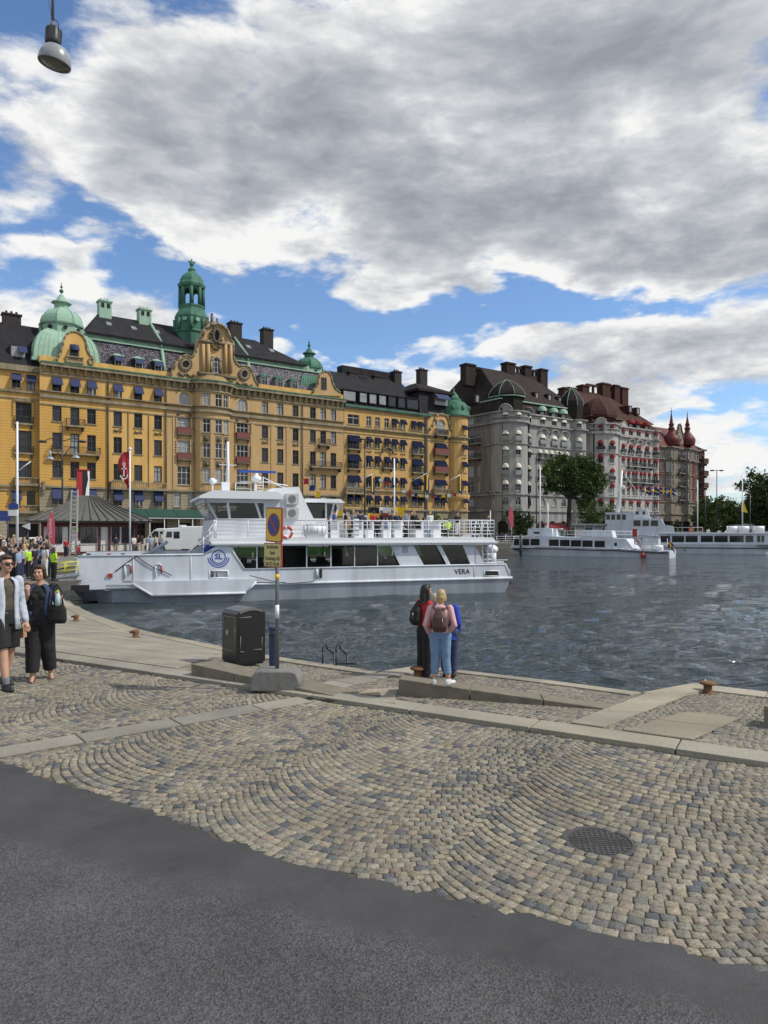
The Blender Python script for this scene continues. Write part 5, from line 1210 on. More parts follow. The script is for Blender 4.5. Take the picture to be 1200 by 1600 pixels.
        mb.build('turret_dome', [dome_m, 'copper' if green else dome_m], B.root)
    for x, y0, y1, w in chim['stacks']:
        v = 11.; u = LINE.u(x, v)-uq; Y = LINE.w(uq+u, v)[1]; mb = MB(); z0, z1 = wz(y0, Y), wz(y1, Y); mb.box(u-w/2, u+w/2, v-1., v+1., z0-2, z1-.5); mb.box(u-w/2-.2, u+w/2+.2, v-1.2, v+1.2, z1-.5, z1-.15); mb.box(u-w/2+.1, u+w/2-.1, v-.9, v+.9, z1-.15, z1); mb.build('chimney', roof_m, B.root)
    for xa, xb, y0, y1, y2, n in chim['arcade']:
        v = 11.; ua, ub_ = LINE.u(xa, v)-uq, LINE.u(xb, v)-uq; Y = LINE.w(uq+(ua+ub_)/2, v)[1]; z0, z1, z2 = wz(y0, Y), wz(y1, Y), wz(y2, Y); mb = MB(); mb.box(ua, ub_, v-.3, v+.3, z2, z2+.5); mb.box(ua, ub_, v-.3, v+.3, z0-1.5, z0)
        for k in range(n+1): x = ua+(ub_-ua)*k/n; mb.box(x-.25, x+.25, v-.28, v+.28, z0, z2)
        mb.build('roof_arcade', roof_m, B.root)
    mats = [wallm, side_m, trim]  # side_m: a darker copy of the wall stone, the side's shade painted in
    B.finish({'wall': mats, 'trim': [trim], 'arcade': 'dark_void', 'dormer_head': wallm, 'body': 'dome_black', 'roof': [roof_m], 'gutter': 'copper' if green else 'trim_dark'})
    return B
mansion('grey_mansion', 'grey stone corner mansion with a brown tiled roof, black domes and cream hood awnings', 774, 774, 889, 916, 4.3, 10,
    [(643, 655), (672, 687), (697, 711), (723, 741), (749, 767), (777, 789)], 808, 'grey_light', 'grey_shade', 'grey_trim', 'awning_cream', 'brown_tile', 'dome_black', (629, 583), (640, 622, 593), (848, 866, 881), 'frame_pale', (790, 810, 826),
    {'turret': 905, 'parapet': 641, 'ground': 796, 'arches': (785, 812, 845, 863, 880), 'skyl': ((833, 620), (853, 623), (869, 627), (740, 624), (771, 622)), 'stacks': ((731, 590, 569, 2.9), (794, 590, 567, 2.9), (821, 592, 572, 2.3), (846, 597, 577, 2.5)), 'tdome': (636, 606), 'tr': 3.0,
     'arcade': ((738, 786, 587, 577, 580, 4), (802, 815, 583, 0, 576, 2), (827, 838, 588, 0, 581, 2))})
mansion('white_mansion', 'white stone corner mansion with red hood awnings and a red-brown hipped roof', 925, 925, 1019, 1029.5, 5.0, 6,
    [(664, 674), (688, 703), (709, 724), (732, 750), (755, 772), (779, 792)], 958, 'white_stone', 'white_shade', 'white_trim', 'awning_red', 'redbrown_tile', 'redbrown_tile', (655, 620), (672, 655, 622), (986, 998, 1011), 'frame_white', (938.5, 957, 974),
    {'turret': 1025, 'parapet': 661, 'ground': 800, 'arches': (940, 958, 985, 998, 1011), 'skyl': ((979, 640), (991, 643), (917, 637)), 'stacks': ((882, 625, 606, 2.6), (911, 622, 602, 2.8), (943, 615, 599, 3.2), (960, 620, 602, 2.3), (972.5, 624, 606, 2.7)),
     'arcade': ((887, 907, 619, 0, 609, 2), (916, 937, 614, 0, 604, 2), (949, 955, 612, 0, 605, 1))}, green=False, seed=2)

uB = LINE.u(1030); B = Bld('brick_house', 'red brick and sandstone house with two red onion domes and needle spires', 'building', LINE, uB)
LB = LINE.u(1092)-uB
pts = [(0, 0)]
for xa, xb in ((1040, 1056), (1067, 1081)):
    a, b = LINE.u(xa)-uB, LINE.u(xb)-uB; pts += [(a, 0), (a+.8, -1.2), (b-.8, -1.2), (b, 0)]
pts += [(LB, 0), (LB, 14)]
MP = Path(B, pts); at = lambda x: MP.at(x, hi=MP.l[-2]); Z = lambda py, px=1050: MP.z(at(px), py)
rows = [(Z(714), Z(702)), (Z(737), Z(721)), (Z(758), Z(744)), (Z(780), Z(766))]; holes = []; td = []
for x in (1030.5, 1035.5, 1044, 1051, 1059.5, 1063.5, 1070.5, 1077, 1085, 1089):
    c = max(at(x), 1.0)
    for r, (a, b) in enumerate(rows): w = 1.0; holes.append((c-w/2, c+w/2, a, b)); td.append((c, a, w, b-a, r, x))
ze = Z(697); zg = Z(785)
for (xa, xb, m_) in ((1028, 1040, 1), (1040, 1056, 0), (1056, 1067, 0), (1067, 1081, 0), (1081, 1093, 1)):
    a, b = (0 if xa < 1030 else at(xa)), (LB and at(xb) if xb < 1092 else MP.l[-1])
    B.wall(MP, a, b, zg, rows[0][0]-.5, holes, m_); B.wall(MP, a, b, rows[0][0]-.5, ze, holes, 0)
B.wall(MP, 0, MP.l[-1], 0, zg, [(at(x)-1.1, at(x)+1.1, 0, 4.5) for x in (1037, 1048, 1062, 1074, 1086)], 0)
for x in (1037, 1048, 1062, 1074, 1086):
    c = at(x); a, b = MP.P(c-1.1, -.3), MP.P(c+1.1, -.3); B.mb('arcade').poly([(a[0], a[1], 0), (b[0], b[1], 0), (b[0], b[1], 4.5), (a[0], a[1], 4.5)])
for zt, h, pr in ((ze, .4, .5), (rows[0][0]-.4, .3, .4), (rows[1][0]-.5, .2, .2), (rows[2][0]-.5, .2, .2), (rows[3][0]-.5, .3, .3), (zg-3, .3, .3)): B.band(MP, 0, MP.l[-1], zt-h, zt, pr)
for c, a, w, h, r, x in td: B.window(MP, c, a, w, h, ('frame_white', 2, 'sandstone', 2, 'sandstone'), False, None)
for r in (0, 1, 2, 3): B.balcony(MP, at(1058), at(1066), rows[r][0]-.1, .9, 'iron', 1., ('iron', 'sandstone'))
B.mb('body').box(.2, LB-.1, .4, 14, 0, ze-.1)
rf = B.mb('roof'); tile_roof(rf, 0, LB, 0, 14, ze, 2, LB-3, 4, 10, Z(672)+1.5)
for xc, w, top in ((1049, 13.5, 643), (1074, 12, 648)):
    v = .8; u = LINE.u(xc, v)-uB; S = LINE.w(uB+u, v)[1]/F; zt = lambda py: wz(py, S*F); o = 0 if xc < 1060 else 2.5
    mb = MB(); mb.lathe((u, v, 0), [(w*S*.9, zt(696)), (w*S*.95, zt(692)), (w*S, zt(689)), (w*S*.92, zt(685)), (w*S*.66, zt(680.5)), (w*S*.38, zt(676)), (w*S*.27, zt(673)), (w*S*.36, zt(671)), (w*S*.38, zt(669)), (w*S*.26, zt(667.5)), (w*S*.24, zt(665)), (w*S*.32, zt(664)), (w*S*.2, zt(661)), (.05, zt(top))], 12, 0)
    dm = mb.build('onion_dome', 'onion_red', B.root); mb = MB(); mb.cyl((u, v, zt(top+1)), (u, v, zt(top-6)), .06, n=4); mb.ball((u, v, zt(top)), .2, 6); mb.build('finial', 'iron', dm)
P_ = Path(B, [(0, 0), (LB, 0)])
G = [(1055,694),(1055,684),(1056,680),(1058,672),(1059,666),(1060.5,662),(1062,666),(1063,672),(1065,680),(1066,686),(1066,695)]
gable(B, P_, G, .6, 0, 'gable', out=.4); rim(B, P_, G[1:-1], .16, 'gable', 1, out=.5); c = P_.at(1060.5); B.window(P_, c, P_.z(c, 691), 1.6, 2., ('frame_white', 0, 'sandstone', 2, 'sandstone'), False, None, out=.66)
chimney(B, 1.5, 8, ze+1, ze+5.5, 2, 1.5, 'onion_red')
B.finish({'wall': ['sandstone', 'red_brick'], 'trim': 'sandstone', 'arcade': 'dark_void', 'body': 'sandstone', 'roof': 'onion_red', 'gable': ['sandstone', 'trim_stone']})
uD = LINE.u(1093); B = Bld('end_house', 'narrow dark brick house with stacked bay balconies at the end of the row', 'building', LINE, uD)
LD = LINE.u(1101)-uD; MP = Path(B, [(0, 0), (LD, 0), (LD, 14)]); Z = lambda py: MP.z(1., py); holes = []; td = []
rr = [(Z(722), Z(712)), (Z(741), Z(730)), (Z(760), Z(750)), (Z(780), Z(770))]
for d in (1.5, 4.2):
    for a, b in rr: holes.append((d-.6, d+.6, a, b)); td.append((d, a, b-a))
B.wall(MP, 0, MP.l[-1], 0, Z(702), holes, 0)
for d, a, h in td: B.window(MP, d, a, 1.2, h, ('frame_brown', 1, 'dark_brick', 2, 'trim_dark'))
for a, b in rr: B.balcony(MP, LD-2.5, LD-.1, a-.3, 1.3, 'panel', 1.2, ('dark_brick', 'trim_dark'))
for zt in (Z(702), Z(790)): B.band(MP, 0, MP.l[-1], zt-.4, zt, .5)
B.mb('body').box(.1, LD-.1, .4, 14, 0, Z(703)); tile_roof(B.mb('roof'), 0, LD, 0, 14, Z(702), 1, LD-2, 3, 10, Z(692))
B.finish({'wall': ['dark_brick'], 'trim': 'trim_dark', 'body': 'dark_brick', 'roof': 'roof_slate'})
wallmat('hull_white', (.62,.66,.72), (.44,.47,.50), rough=.35); wallmat('hull_grey', (.38,.42,.47), (.22,.245,.27), rough=.4); mat('deck_white', (.72,.74,.76), .4, noise_amt=.08, nscale=1.)
mat('hull_dark', (.05,.055,.06), .6, noise_amt=.4, nscale=1.); mat('rubber', (.012,.012,.013), .7); mat('sl_blue', (.02,.07,.36), .5); mat('rail_white', (.72,.74,.76), .4); mat('ring_red', (.50,.06,.035), .5); mat('fender_red', (.35,.04,.03), .5)
mat('letter_black', (.012,.012,.014), .5); mat('fan_grey', (.10,.10,.10), .6); mat('ac_grey', (.50,.51,.49), .5); mat('seat_dark', (.03,.035,.045), .8); mat('boat_green', (.055,.16,.035), .5); mat('letter_green', (.12,.30,.07), .5); mat('steel', (.30,.31,.32), .35, metal=.8)
mat('rope', (.02,.03,.035), .8); mat('tan_blind', (.28,.22,.15), .8); mat('rust', (.25,.09,.03), .8)
gm = mat('boat_glass', (.02,.022,.022), .05)
def tinted():
    m = bpy.data.materials.new('tinted_glass'); m.use_nodes = True; MATS['tinted_glass'] = m
    N = m.node_tree.nodes; L = m.node_tree.links; N.clear(); o = N.new('ShaderNodeOutputMaterial'); t = N.new('ShaderNodeBsdfTransparent'); t.inputs[0].default_value = (.72,.74,.73,1)
    g = N.new('ShaderNodeBsdfGlossy'); g.inputs['Roughness'].default_value = .03; fr = N.new('ShaderNodeFresnel'); fr.inputs[0].default_value = 1.45; mx = N.new('ShaderNodeMixShader')
    L.new(fr.outputs[0], mx.inputs[0]); L.new(t.outputs[0], mx.inputs[1]); L.new(g.outputs[0], mx.inputs[2]); L.new(mx.outputs[0], o.inputs[0])
tinted()
def rail(mb, pts, h, n_bars, r=.022, every=1.2, m=0, top=.03):
    """guard rail along a line of points"""
    for a, b in zip(pts, pts[1:]):
        a, b = Vector(a), Vector(b); L_ = (b-a).length; n = max(1, int(round(L_/every)))
        for k in range(n+1): p = a+(b-a)*k/n; mb.cyl(p, p+Vector((0, 0, h)), r*1.1, n=5, m=m)
        for k in range(1, n_bars+1): dz = Vector((0, 0, h*k/n_bars)); mb.cyl(a+dz, b+dz, top if k == n_bars else r*.8, n=5, m=m)
class Boat:
    def __init__(s, name, label, cat, P0, P1, group=None):
        s.pl = Plane(P0, (P1[0]-P0[0], P1[1]-P0[1])); s.root = thing(name, label, cat, (P0[0], P0[1], WATER), s.pl.rot, group)
    def q(s, px, py, v=0.): u, z = s.pl.at(px, py, v); return (u, z-WATER)
    def qs(s, pts, v=0.): return [s.q(x, y, v) for x, y in pts]
    def side(s, mb, pts, v0, v1, m=0): mb.prism(s.qs(pts, v0), v0, v1, 'y', m)
    def part(s, name, mb, mats, parent=None): return mb.build(name, mats, parent or s.root)

K = (ZC-WATER)*F
def wl(px, py): Y = K/(py-HZ); return (wx(px, Y), Y)
F0, F1 = wl(160, 945.5), wl(783, 925)
b = Boat('passenger_ferry', 'large white commuter ferry lettered VERA with a blue round emblem on its bow', 'ferry', F0, F1)
W_ = 7.6; q = b.q
mb = MB()
u = lambda x, y=915: q(x, y)[0]
zk = q(600, 909)[1]
st = [(u(113), 1.5, zk-.25, zk), (u(128), 1.1, zk-.75, zk), (u(150), .7, .15, zk), (u(175), .35, -.6, zk), (u(215), .1, -.8, zk), (u(300), .0, -.8, zk), (u(600), 0., -.8, zk), (u(785), 0., -.8, zk), (u(798), .0, .7, zk)]
for (x0, i0, a0, t0), (x1, i1, a1, t1) in zip(st, st[1:]):
    for (y0, y1) in ((0, W_),):
        A = [(x0, i0*.3, t0), (x0, i0+.25, a0), (x0, W_-i0-.25, a0), (x0, W_-i0*.3, t0)]; C = [(x1, i1*.3, t1), (x1, i1+.25, a1), (x1, W_-i1-.25, a1), (x1, W_-i1*.3, t1)]
        for i in range(3): mb.poly([A[i], A[i+1], C[i+1], C[i]][::-1])
A = [(st[0][0], .45, zk), (st[0][0], 1.75, st[0][2]), (st[0][0], W_-1.75, st[0][2]), (st[0][0], W_-.45, zk)]; mb.poly(A)
x1 = st[-1][0]; mb.poly([(x1, 0, zk), (x1, .25, .7), (x1, W_-.25, .7), (x1, W_, zk)][::-1]); mb.box(x1+.002, x1+.55, 1.0, 1.5, 1.0, 1.35)
hl = b.part('hull', mb, 'hull_grey')
mb = MB(); mb.box(st[3][0], st[-2][0]+.02, .20, W_-.2, -.9, .06); b.part('waterline_band', mb, 'hull_dark', hl)
mb = MB(); xa, xb = u(206), u(399)
z0, z1 = q(300, 928)[1], q(300, 906)[1]
mb.hexa([(xa+1.0, -.28, z0), (xb-.55, -.28, z0), (xb-.4, .3, z0), (xa+1., .3, z0), (xa, -.28, z1), (xb, -.28, z1), (xb, .3, z1), (xa, .3, z1)])
mb.tube([(xa, -.30, z1-.1), (xa+1., -.30, z0), (xb-.55, -.30, z0), (xb, -.30, z1-.15)], .07, 6); b.part('sponson', mb, 'hull_white', hl)
zd = q(600, 900)[1]
UP = [(117, 906), (121, 869), (295, 866.5), (318, 866), (340, 852), (355, 848.5), (382, 889), (610, 885), (790, 881), (798, 903), (600, 908.5), (400, 909.5), (250, 908)]
HOLE = [(327.5, 892), (356, 891.5), (356, 902.5), (327.5, 903)]
mb = MB(); s1 = b.qs(UP)
def plate_with_hole(mb, poly, hole, v0, v1, m=0):
    hx0, hx1 = hole[0][0], hole[1][0]; z0, z1 = hole[3][1], hole[0][1]
    big = 1e3; P = poly if True else poly
    for c in ([(-big,-big),(hx0,-big),(hx0,big),(-big,big)], [(hx1,-big),(big,-big),(big,big),(hx1,big)], [(hx0,-big),(hx1,-big),(hx1,z0),(hx0,z0)], [(hx0,z1),(hx1,z1),(hx1,big),(hx0,big)]):
        r = clip_poly(P, c)
        if len(r) > 2: mb.prism(r, v0, v1, 'y', m)
hq = b.qs(HOLE); plate_with_hole(mb, s1, [(hq[0][0], hq[0][1]), (hq[1][0], hq[0][1]), (hq[1][0], hq[3][1]), (hq[0][0], hq[3][1])], 0, .14)
mb.prism(s1, W_-.14, W_, 'y')
mb.box(s1[0][0], s1[0][0]+.12, .14, W_-.14, s1[0][1], s1[1][1]-.1); mb.box(s1[9][0]-.5, s1[9][0]-.36, .14, W_-.14, zk, q(790, 881)[1]-.3)
uh = b.part('bulwark', mb, 'hull_white')
mb = MB(); zdk = zk+.12; mb.box(s1[0][0]+.12, s1[9][0]-.5, .15, W_-.15, zk-.1, zdk); b.part('main_deck', mb, 'hull_grey')
mb = MB()   # rubbing strake, seams, cap rails, freeing ports
mb.tube([(*[q(x, y)[0] for x, y in ((114, 906),)], .0, zk+.03), (q(800, 904)[0], .0, zk+.05)], .085, 6)
mb.box(u(111), u(140), -.18, .25, zk-.02, zk+.22, 1); mb.box(u(140), u(165), -.16, .25, zk+.0, zk+.22, 0)
for x in (208, 298, 741): a = q(x, 890)[0]; mb.cyl((a, -.01, zk+.1), (a, -.01, (q(x, 868)[1] if x < 600 else q(x, 884)[1])), .025, n=4)
for x0, y0, x1_, y1 in ((121, 869, 318, 866), (318, 866, 355, 848.5), (355, 848.5, 382, 889.5), (382, 889.5, 790, 881.5), (790, 881.5, 798, 903)): p0, p1 = q(x0, y0), q(x1_, y1); mb.cyl((p0[0], .0, p0[1]), (p1[0], .0, p1[1]), .05, n=6)
for x in (195, 243, 497, 741.5): p = q(x, 900); t = q(x, 883);
for x in (195, 243): p0 = q(x, 903); p1 = q(x, 884); mb.tube([(p0[0], -.03, p0[1]), (p0[0], -.03, p1[1]), (p0[0]+.15, -.03, p1[1]+.12), (p0[0]+.3, -.03, p1[1])], .045, 6); mb.cyl((p0[0]+.3, -.05, p1[1]), (p0[0]+.3, -.05, p1[1]-.4), .04, n=6, m=2)
p0 = q(495, 903); p1 = q(495, 889); mb.cyl((p0[0], -.02, p0[1]), (p0[0], -.02, p1[1]), .08, n=6); mb.box(p0[0]+.15, p0[0]+.3, -.05, -.005, p1[1]-.5, p1[1], 1)
p0 = q(172, 899); mb.box(p0[0]-.1, p0[0]+.12, -.1, -.005, p0[1]-.1, p0[1]+.1, 2)
b.part('fender_rail', mb, ['hull_white', 'rubber', 'fender_red'], uh)
mb = MB(); r0 = b.qs(HOLE); x0, x1_ = r0[0][0], r0[1][0]; zt, zb_ = r0[0][1], r0[3][1]
mb.tube([(x0, -.01, zt), (x1_, -.01, zt), (x1_, -.01, zb_), (x0, -.01, zb_), (x0, -.01, zt)], .035, 5); mb.box(x0+.25, x0+.35, .2, .4, zb_, zt-.05); mb.box(x1_-.35, x1_-.25, .2, .4, zb_, zt-.05); mb.box(x0+.25, x1_-.25, .25, .35, zt-.2, zt-.1)
r1 = b.qs([(757, 892), (779, 892), (779, 900), (757, 900)]); mb.tube([(p[0], -.01, p[1]) for p in r1+r1[:1]], .03, 5); mb.box(r1[0][0], r1[1][0], -.012, -.004, r1[2][1], r1[0][1], 1)
b.part('hawse_port', mb, ['deck_white', 'rubber'], uh)
mb = MB(); pr = q(212, 869); ps = [(q(180, 893)[0], -.03, q(180, 893)[1]), (pr[0], -.05, pr[1])]; mb.tube(ps, .025, 4)
pp = [(212, 868), (225, 878), (240, 887), (256, 893), (268, 899)]; mb.tube([(q(x, y)[0], -.05, q(x, y)[1]) for x, y in pp], .022, 4)
pp = [(390, 902), (405, 906), (430, 912), (450, 914), (470, 913), (490, 911)]; mb.tube([(q(x, y-3)[0], -.1, q(x, y-3)[1]) for x, y in pp], .02, 4); b.part('mooring_rope', mb, 'rope')
c = q(341.5, 873.5); R = .52
mb = MB()
def ringarc(mb, cx, cz, r, w, a0, a1, y, n=24, m=0):
    for k in range(n):
        t0, t1 = a0+(a1-a0)*k/n, a0+(a1-a0)*(k+1)/n
        mb.poly([(cx+r*cos(t0), y, cz+r*sin(t0)), (cx+r*cos(t1), y, cz+r*sin(t1)), (cx+(r+w)*cos(t1), y, cz+(r+w)*sin(t1)), (cx+(r+w)*cos(t0), y, cz+(r+w)*sin(t0))], m)
zc = c[1]+.12; ringarc(mb, c[0], zc, R*.62, .055, 0, 2*pi, -.006)
for rr in (.80, 1.02): ringarc(mb, c[0], zc, R*rr, .06, radians(185), radians(355), -.006)
b.part('emblem', mb, 'sl_blue', uh)
text_mesh('emblem_letters', 'SL', .42, 'sl_blue', uh, (c[0], -.008, zc), (RX90, 0, 0), bold=.01, offset=.012)
c = q(722, 893.5); text_mesh('name_lettering', 'VERA', .42, 'letter_black', uh, (c[0], -.008, c[1]), (RX90, 0, 0), offset=.008, spacing=1.05)
zD0, zD1 = q(560, 852.5, 0)[1], q(560, 840.5, 0)[1]
mb = MB(); xs0, xs1 = q(331, 846)[0], q(776, 846)[0]
mb.prism([(xs0, zD0+.05), (xs0-.1, zD1-.1), (xs0+.3, zD1), (xs1-.3, zD1), (xs1, zD0+.05), (xs1-.2, zD0)], -.12, W_+.12, 'y'); mb.box(xs0, xs1, -.2, -.121, zD0+.12, zD0+.2)
dk = b.part('upper_deck', mb, 'deck_white')
mb = MB(); zs0 = q(500, 887)[1]; zs1 = zD0
def slant(mb, xa, xb, dx, v0, v1, m=0): mb.prism([(xa, zs1), (xb, zs1), (xb+dx, zs0), (xa+dx, zs0)], v0, v1, 'y', m)
LX = lambda x, y=853: q(x, y)[0]
bars = [(LX(402), .05), (LX(440), .05), (LX(480), .05), (LX(518), .05), (LX(555), .05), (LX(591), .05)]
for v0, v1 in ((.12, .24), (W_-.24, W_-.12)):
    mb.prism([(LX(340), zs1), (LX(364), zs1), (LX(384, 887), zs0-.4), (LX(340), zs0-.4)], v0, v1, 'y')
    for x, w in bars: mb.box(x-w/2, x+w/2, v0-.02, v1, zs0-.05, zs1)
    mb.prism([(LX(611), zs1), (LX(647), zs1), (LX(664, 885), zs0), (LX(627, 885), zs0)], v0, v1, 'y'); mb.prism([(LX(683), zs1), (LX(690), zs1), (LX(706, 885), zs0), (LX(700, 885), zs0)], v0, v1, 'y')
    mb.prism([(LX(724), zs1), (LX(743), zs1), (LX(762, 883), zs0-.2), (LX(739, 885), zs0-.2)], v0, v1, 'y'); mb.box(LX(384), LX(762), v0, v1, zs0-.5, zs0-.05)
mb.box(LX(743), LX(745), .12, W_-.12, zdk, zs1); b.part('saloon_wall', mb, 'hull_white')
for xa, xb in ((364, 611), (647, 683), (690, 724)):
    mb = MB();
    for v in (.18, W_-.18): mb.prism([(LX(xa)+.02, zs1-.03), (LX(xb)-.02, zs1-.03), (LX(xb)+.55, zs0-.03), (LX(xa)+.60, zs0-.03)], v-.01, v+.01, 'y')
    b.part('window', mb, 'tinted_glass')
mb = MB();
for xa, xb, dx in ((452, 500, 1), (545, 562, 0), (574, 600, 0)): x0, x1_ = LX(xa), LX(xb); mb.prism([(x0-.4*dx, zs1-.02), (x1_, zs1-.02), (x1_, zdk), (x0+.6, zdk)], 3.0, 4.6, 'y')
b.part('inner_bulkhead', mb, 'seat_dark')
mb = MB(); x = LX(392)
while x < LX(735):
    for y in (.9, 2.0, 5.2, 6.3): mb.box(x, x+.45, y, y+.9, zdk, zdk+.45); mb.prism([(x+.38, zdk+.45), (x+.5, zdk+.45), (x+.6, zdk+1.15), (x+.5, zdk+1.15)], y, y+.9, 'y')
    x += 1.0
b.part('saloon_seats', mb, 'seat_dark')
p = q(593, 863); mb = MB(); mb.box(p[0]-.25, p[0]+.25, .10, .118, p[1]-.35, p[1]+.1);
p = q(592+1, 861); p = q(634, 857); mb = MB(); mb.box(p[0]-.18, p[0]+.18, .10, .118, p[1]-.25, p[1]+.15); b.part('notice', mb, 'hull_grey')
v0, v1 = .9, W_-.9; Q = lambda x, y: q(x, y, v0)
mb = MB(); WH = b.qs([(334, 812), (437, 812), (437, 840), (330, 842)], v0); mb.prism(WH, v0, v1, 'y')
zt = Q(400, 779)[1]; zb_ = Q(400, 812)[1]
xr0, xr1 = Q(318, 778)[0], Q(438, 778)[0]; xb0, xb1 = Q(337, 812)[0], Q(437, 812)[0]
mb.box(xb1-.9, xb1, v0, v1, zb_, zt);
for xa, xb in ((xr0, xb0), (xr0+1.2, xb0+.7), (xr0+2.7, xr0+3.1)):   # slanted frames
    for v in (v0, v1-.12): mb.prism([(xa, zt), (xa+.14, zt), (xb+.14, zb_), (xb, zb_)], v, v+.12, 'y')
for k in range(5): y = v0+(v1-v0-.1)*k/4; mb.prism([(xr0-.01, zt), (xr0+.09, zt), (xb0+.09, zb_), (xb0-.01, zb_)], y, y+.1, 'y')
mb.box(xr0, xb1, v0+.01, v1-.01, zt-.25, zt-.001)
whm = b.part('wheelhouse', mb, 'hull_white')
mb = MB(); zz0, zz1 = zb_+.02, zt-.27
for v in (v0+.05, v1-.05): mb.prism([(xr0+.12, zz1), (xb1-.9, zz1), (xb1-.9, zz0), (xb0+.1, zz0)], v-.01, v+.01, 'y')
mb.poly([(xr0+.05, v0+.1, zz1), (xr0+.05, v1-.1, zz1), (xb0+.06, v1-.1, zz0), (xb0+.06, v0+.1, zz0)]); b.part('window', mb, 'tinted_glass', whm)
mb = MB(); mb.box(xb0+.4, xb1-.95, v0+.4, v1-.4, zb_, zb_+.5); mb.box(xr0+2.5, xb1-.95, v0+.8, v1-.4, zb_+.5, zt-.3); b.part('console', mb, 'seat_dark', whm)
mb = MB(); zr0 = Q(400, 779.5)[1]; rp = [(Q(310, 777)[0], zr0-.02), (Q(311, 775)[0], zr0+.12), (Q(331, 770)[0], zr0+.42), (Q(432, 771)[0], zr0+.40), (Q(440, 777)[0], zr0+.12), (Q(440, 777)[0], zr0-.02)]; mb.prism(rp, v0-.5, v1+.5, 'y'); b.part('wheelhouse_roof', mb, 'deck_white')
mb = MB(); FP_ = b.qs([(408, 775), (424, 763), (467, 760.5), (474, 778), (491, 812), (497, 840), (437, 840), (437, 775)], v0+.5); mb.prism(FP_, v0+.5, v0+2.2, 'y'); fn = b.part('funnel_housing', mb, 'deck_white')
for y in (779.5, 801.5):
    p = q(458, y, v0); mb = MB(); mb.box(p[0]-.36, p[0]+.36, v0+.12, v0+.495, p[1]-.31, p[1]+.31, 0); mb.cyl((p[0]-.03, v0+.12, p[1]), (p[0]-.03, v0+.10, p[1]), .23, n=16, m=1)
    for k in range(3):
        ringarc(mb, p[0]-.03, p[1], .06+.07*k, .015, 0, 2*pi, v0+.095, 16, 0)
    b.part('cooling_unit', mb, ['ac_grey', 'fan_grey'], fn)
mb = MB(); va = 3.4; P = lambda x, y: q(x, y, va); a0, a1 = P(486, 810), P(524, 810); t0, t1 = P(478, 784), P(532, 784)
mb.box(a0[0]-1.0, a1[0], va, va+2.6, zD1, a0[1]);
for x0, x1_ in ((a0[0]-1., t0[0]+.0), (a0[0]+.9, a0[0]+.9), (a1[0]-.35, a1[0]-.1), (a1[0]-.06, t1[0]-.1)):
    for v in (va, va+2.5): mb.prism([(x0, a0[1]), (x0+.1, a0[1]), (x1_+.1, t0[1]), (x1_, t0[1])], v, v+.1, 'y')
mb.prism([(t0[0]-.3, t0[1]-.05), (t0[0]-.1, t0[1]+.18), (t1[0]-.1, t1[1]+.15), (t1[0]+.2, t1[1]-.08)], va-.4, va+3, 'y'); ah_ = b.part('aft_wheelhouse', mb, 'deck_white')
mb = MB(); mb.box(a0[0]-.8, a1[0]-.2, va+.05, va+2.5, a0[1]+.02, t0[1]-.1); b.part('window', mb, 'boat_glass', ah_)
mb = MB(); zr = zD1
X = lambda x: q(x, 830)[0]
rail(mb, [(X(338), .02, zr), (X(436), .02, zr)], 1.05, 5, every=1.6); rail(mb, [(X(437), .02, zr), (X(700), .02, zr)], 1.0, 4, every=1.25)
rail(mb, [(X(700), .02, zr), (X(772), .02, zr), (X(772), W_-.02, zr)], 1.05, 5, every=.8); rail(mb, [(X(338), W_, zr), (X(772), W_, zr)], 1.0, 4, every=1.5)
for x in (735, 748): mb.cyl((X(x), .05, zr), (X(x)+.5, .05, zr+1.05), .025, n=5); mb.cyl((X(x)+.9, .05, zr), (X(x)+.5, .05, zr+1.05), .025, n=5)
for k in range(9): a, b_ = q(232+k*0, 868), 0
rail(mb, [(q(318, 864)[0], .1, q(318, 866)[1]), (q(338, 842)[0], .1, zr)], .95, 3, every=.7); mb.tube([(q(292, 866)[0], .3, q(292, 866)[1]), (q(336, 828)[0], .3, q(336, 828)[1])], .03, 5)
mb.tube([(q(337, 840)[0], .5, zr), (q(337, 812)[0], .5, q(337, 812)[1])], .05, 5)
b.part('guard_rail', mb, 'rail_white')
mb = MB(); rail(mb, [(q(745, 882)[0], .1, q(745, 884)[1]), (q(788, 882)[0], .1, q(788, 882)[1]), (q(788, 882)[0], W_-.1, q(788, 882)[1])], .15, 1);
for x in (756, 764, 771): mb.cyl((q(x, 880)[0], .15, q(x, 882)[1]), (q(x, 852)[0], .15, zD0), .04, n=6)
mb.tube([(q(757, 866)[0], .15, q(757, 866)[1]), (q(771, 866)[0], .15, q(771, 866)[1])], .03, 5); mb.tube([(q(757, 874)[0], .15, q(757, 874)[1]), (q(771, 874)[0], .15, q(771, 874)[1])], .03, 5)
p = q(768, 862, 1.2); mb.cyl((p[0], 1.2, p[1]-.9), (p[0], 1.2, p[1]+.15), .3, n=12); mb.ball((p[0], 1.2, p[1]+.15), .42, 10, rz=.3)
p = q(797, 875); mb.box(q(776, 875)[0], q(795, 875)[0], .1, .16, q(785, 875.5)[1], q(785, 874.5)[1]); b.part('stern_frame', mb, 'rail_white')
mb = MB(); p = q(805, 911); mb.box(q(799, 911)[0]-.2, q(806, 911)[0], .6, 1.0, p[1]-.12, p[1]+.12); b.part('stern_bumper', mb, 'rubber')
mb = MB(); p = q(493, 828);
mb.cyl((p[0]-.55, .28, p[1]), (p[0]+.55, .28, p[1]), .36, n=14)
for s_ in (-1, 1): mb.lathe((0, 0, 0), [(.36, 0)], 3) if False else mb.cyl((p[0]+s_*.55, .28, p[1]), (p[0]+s_*.66, .28, p[1]), .36, .22, 14)
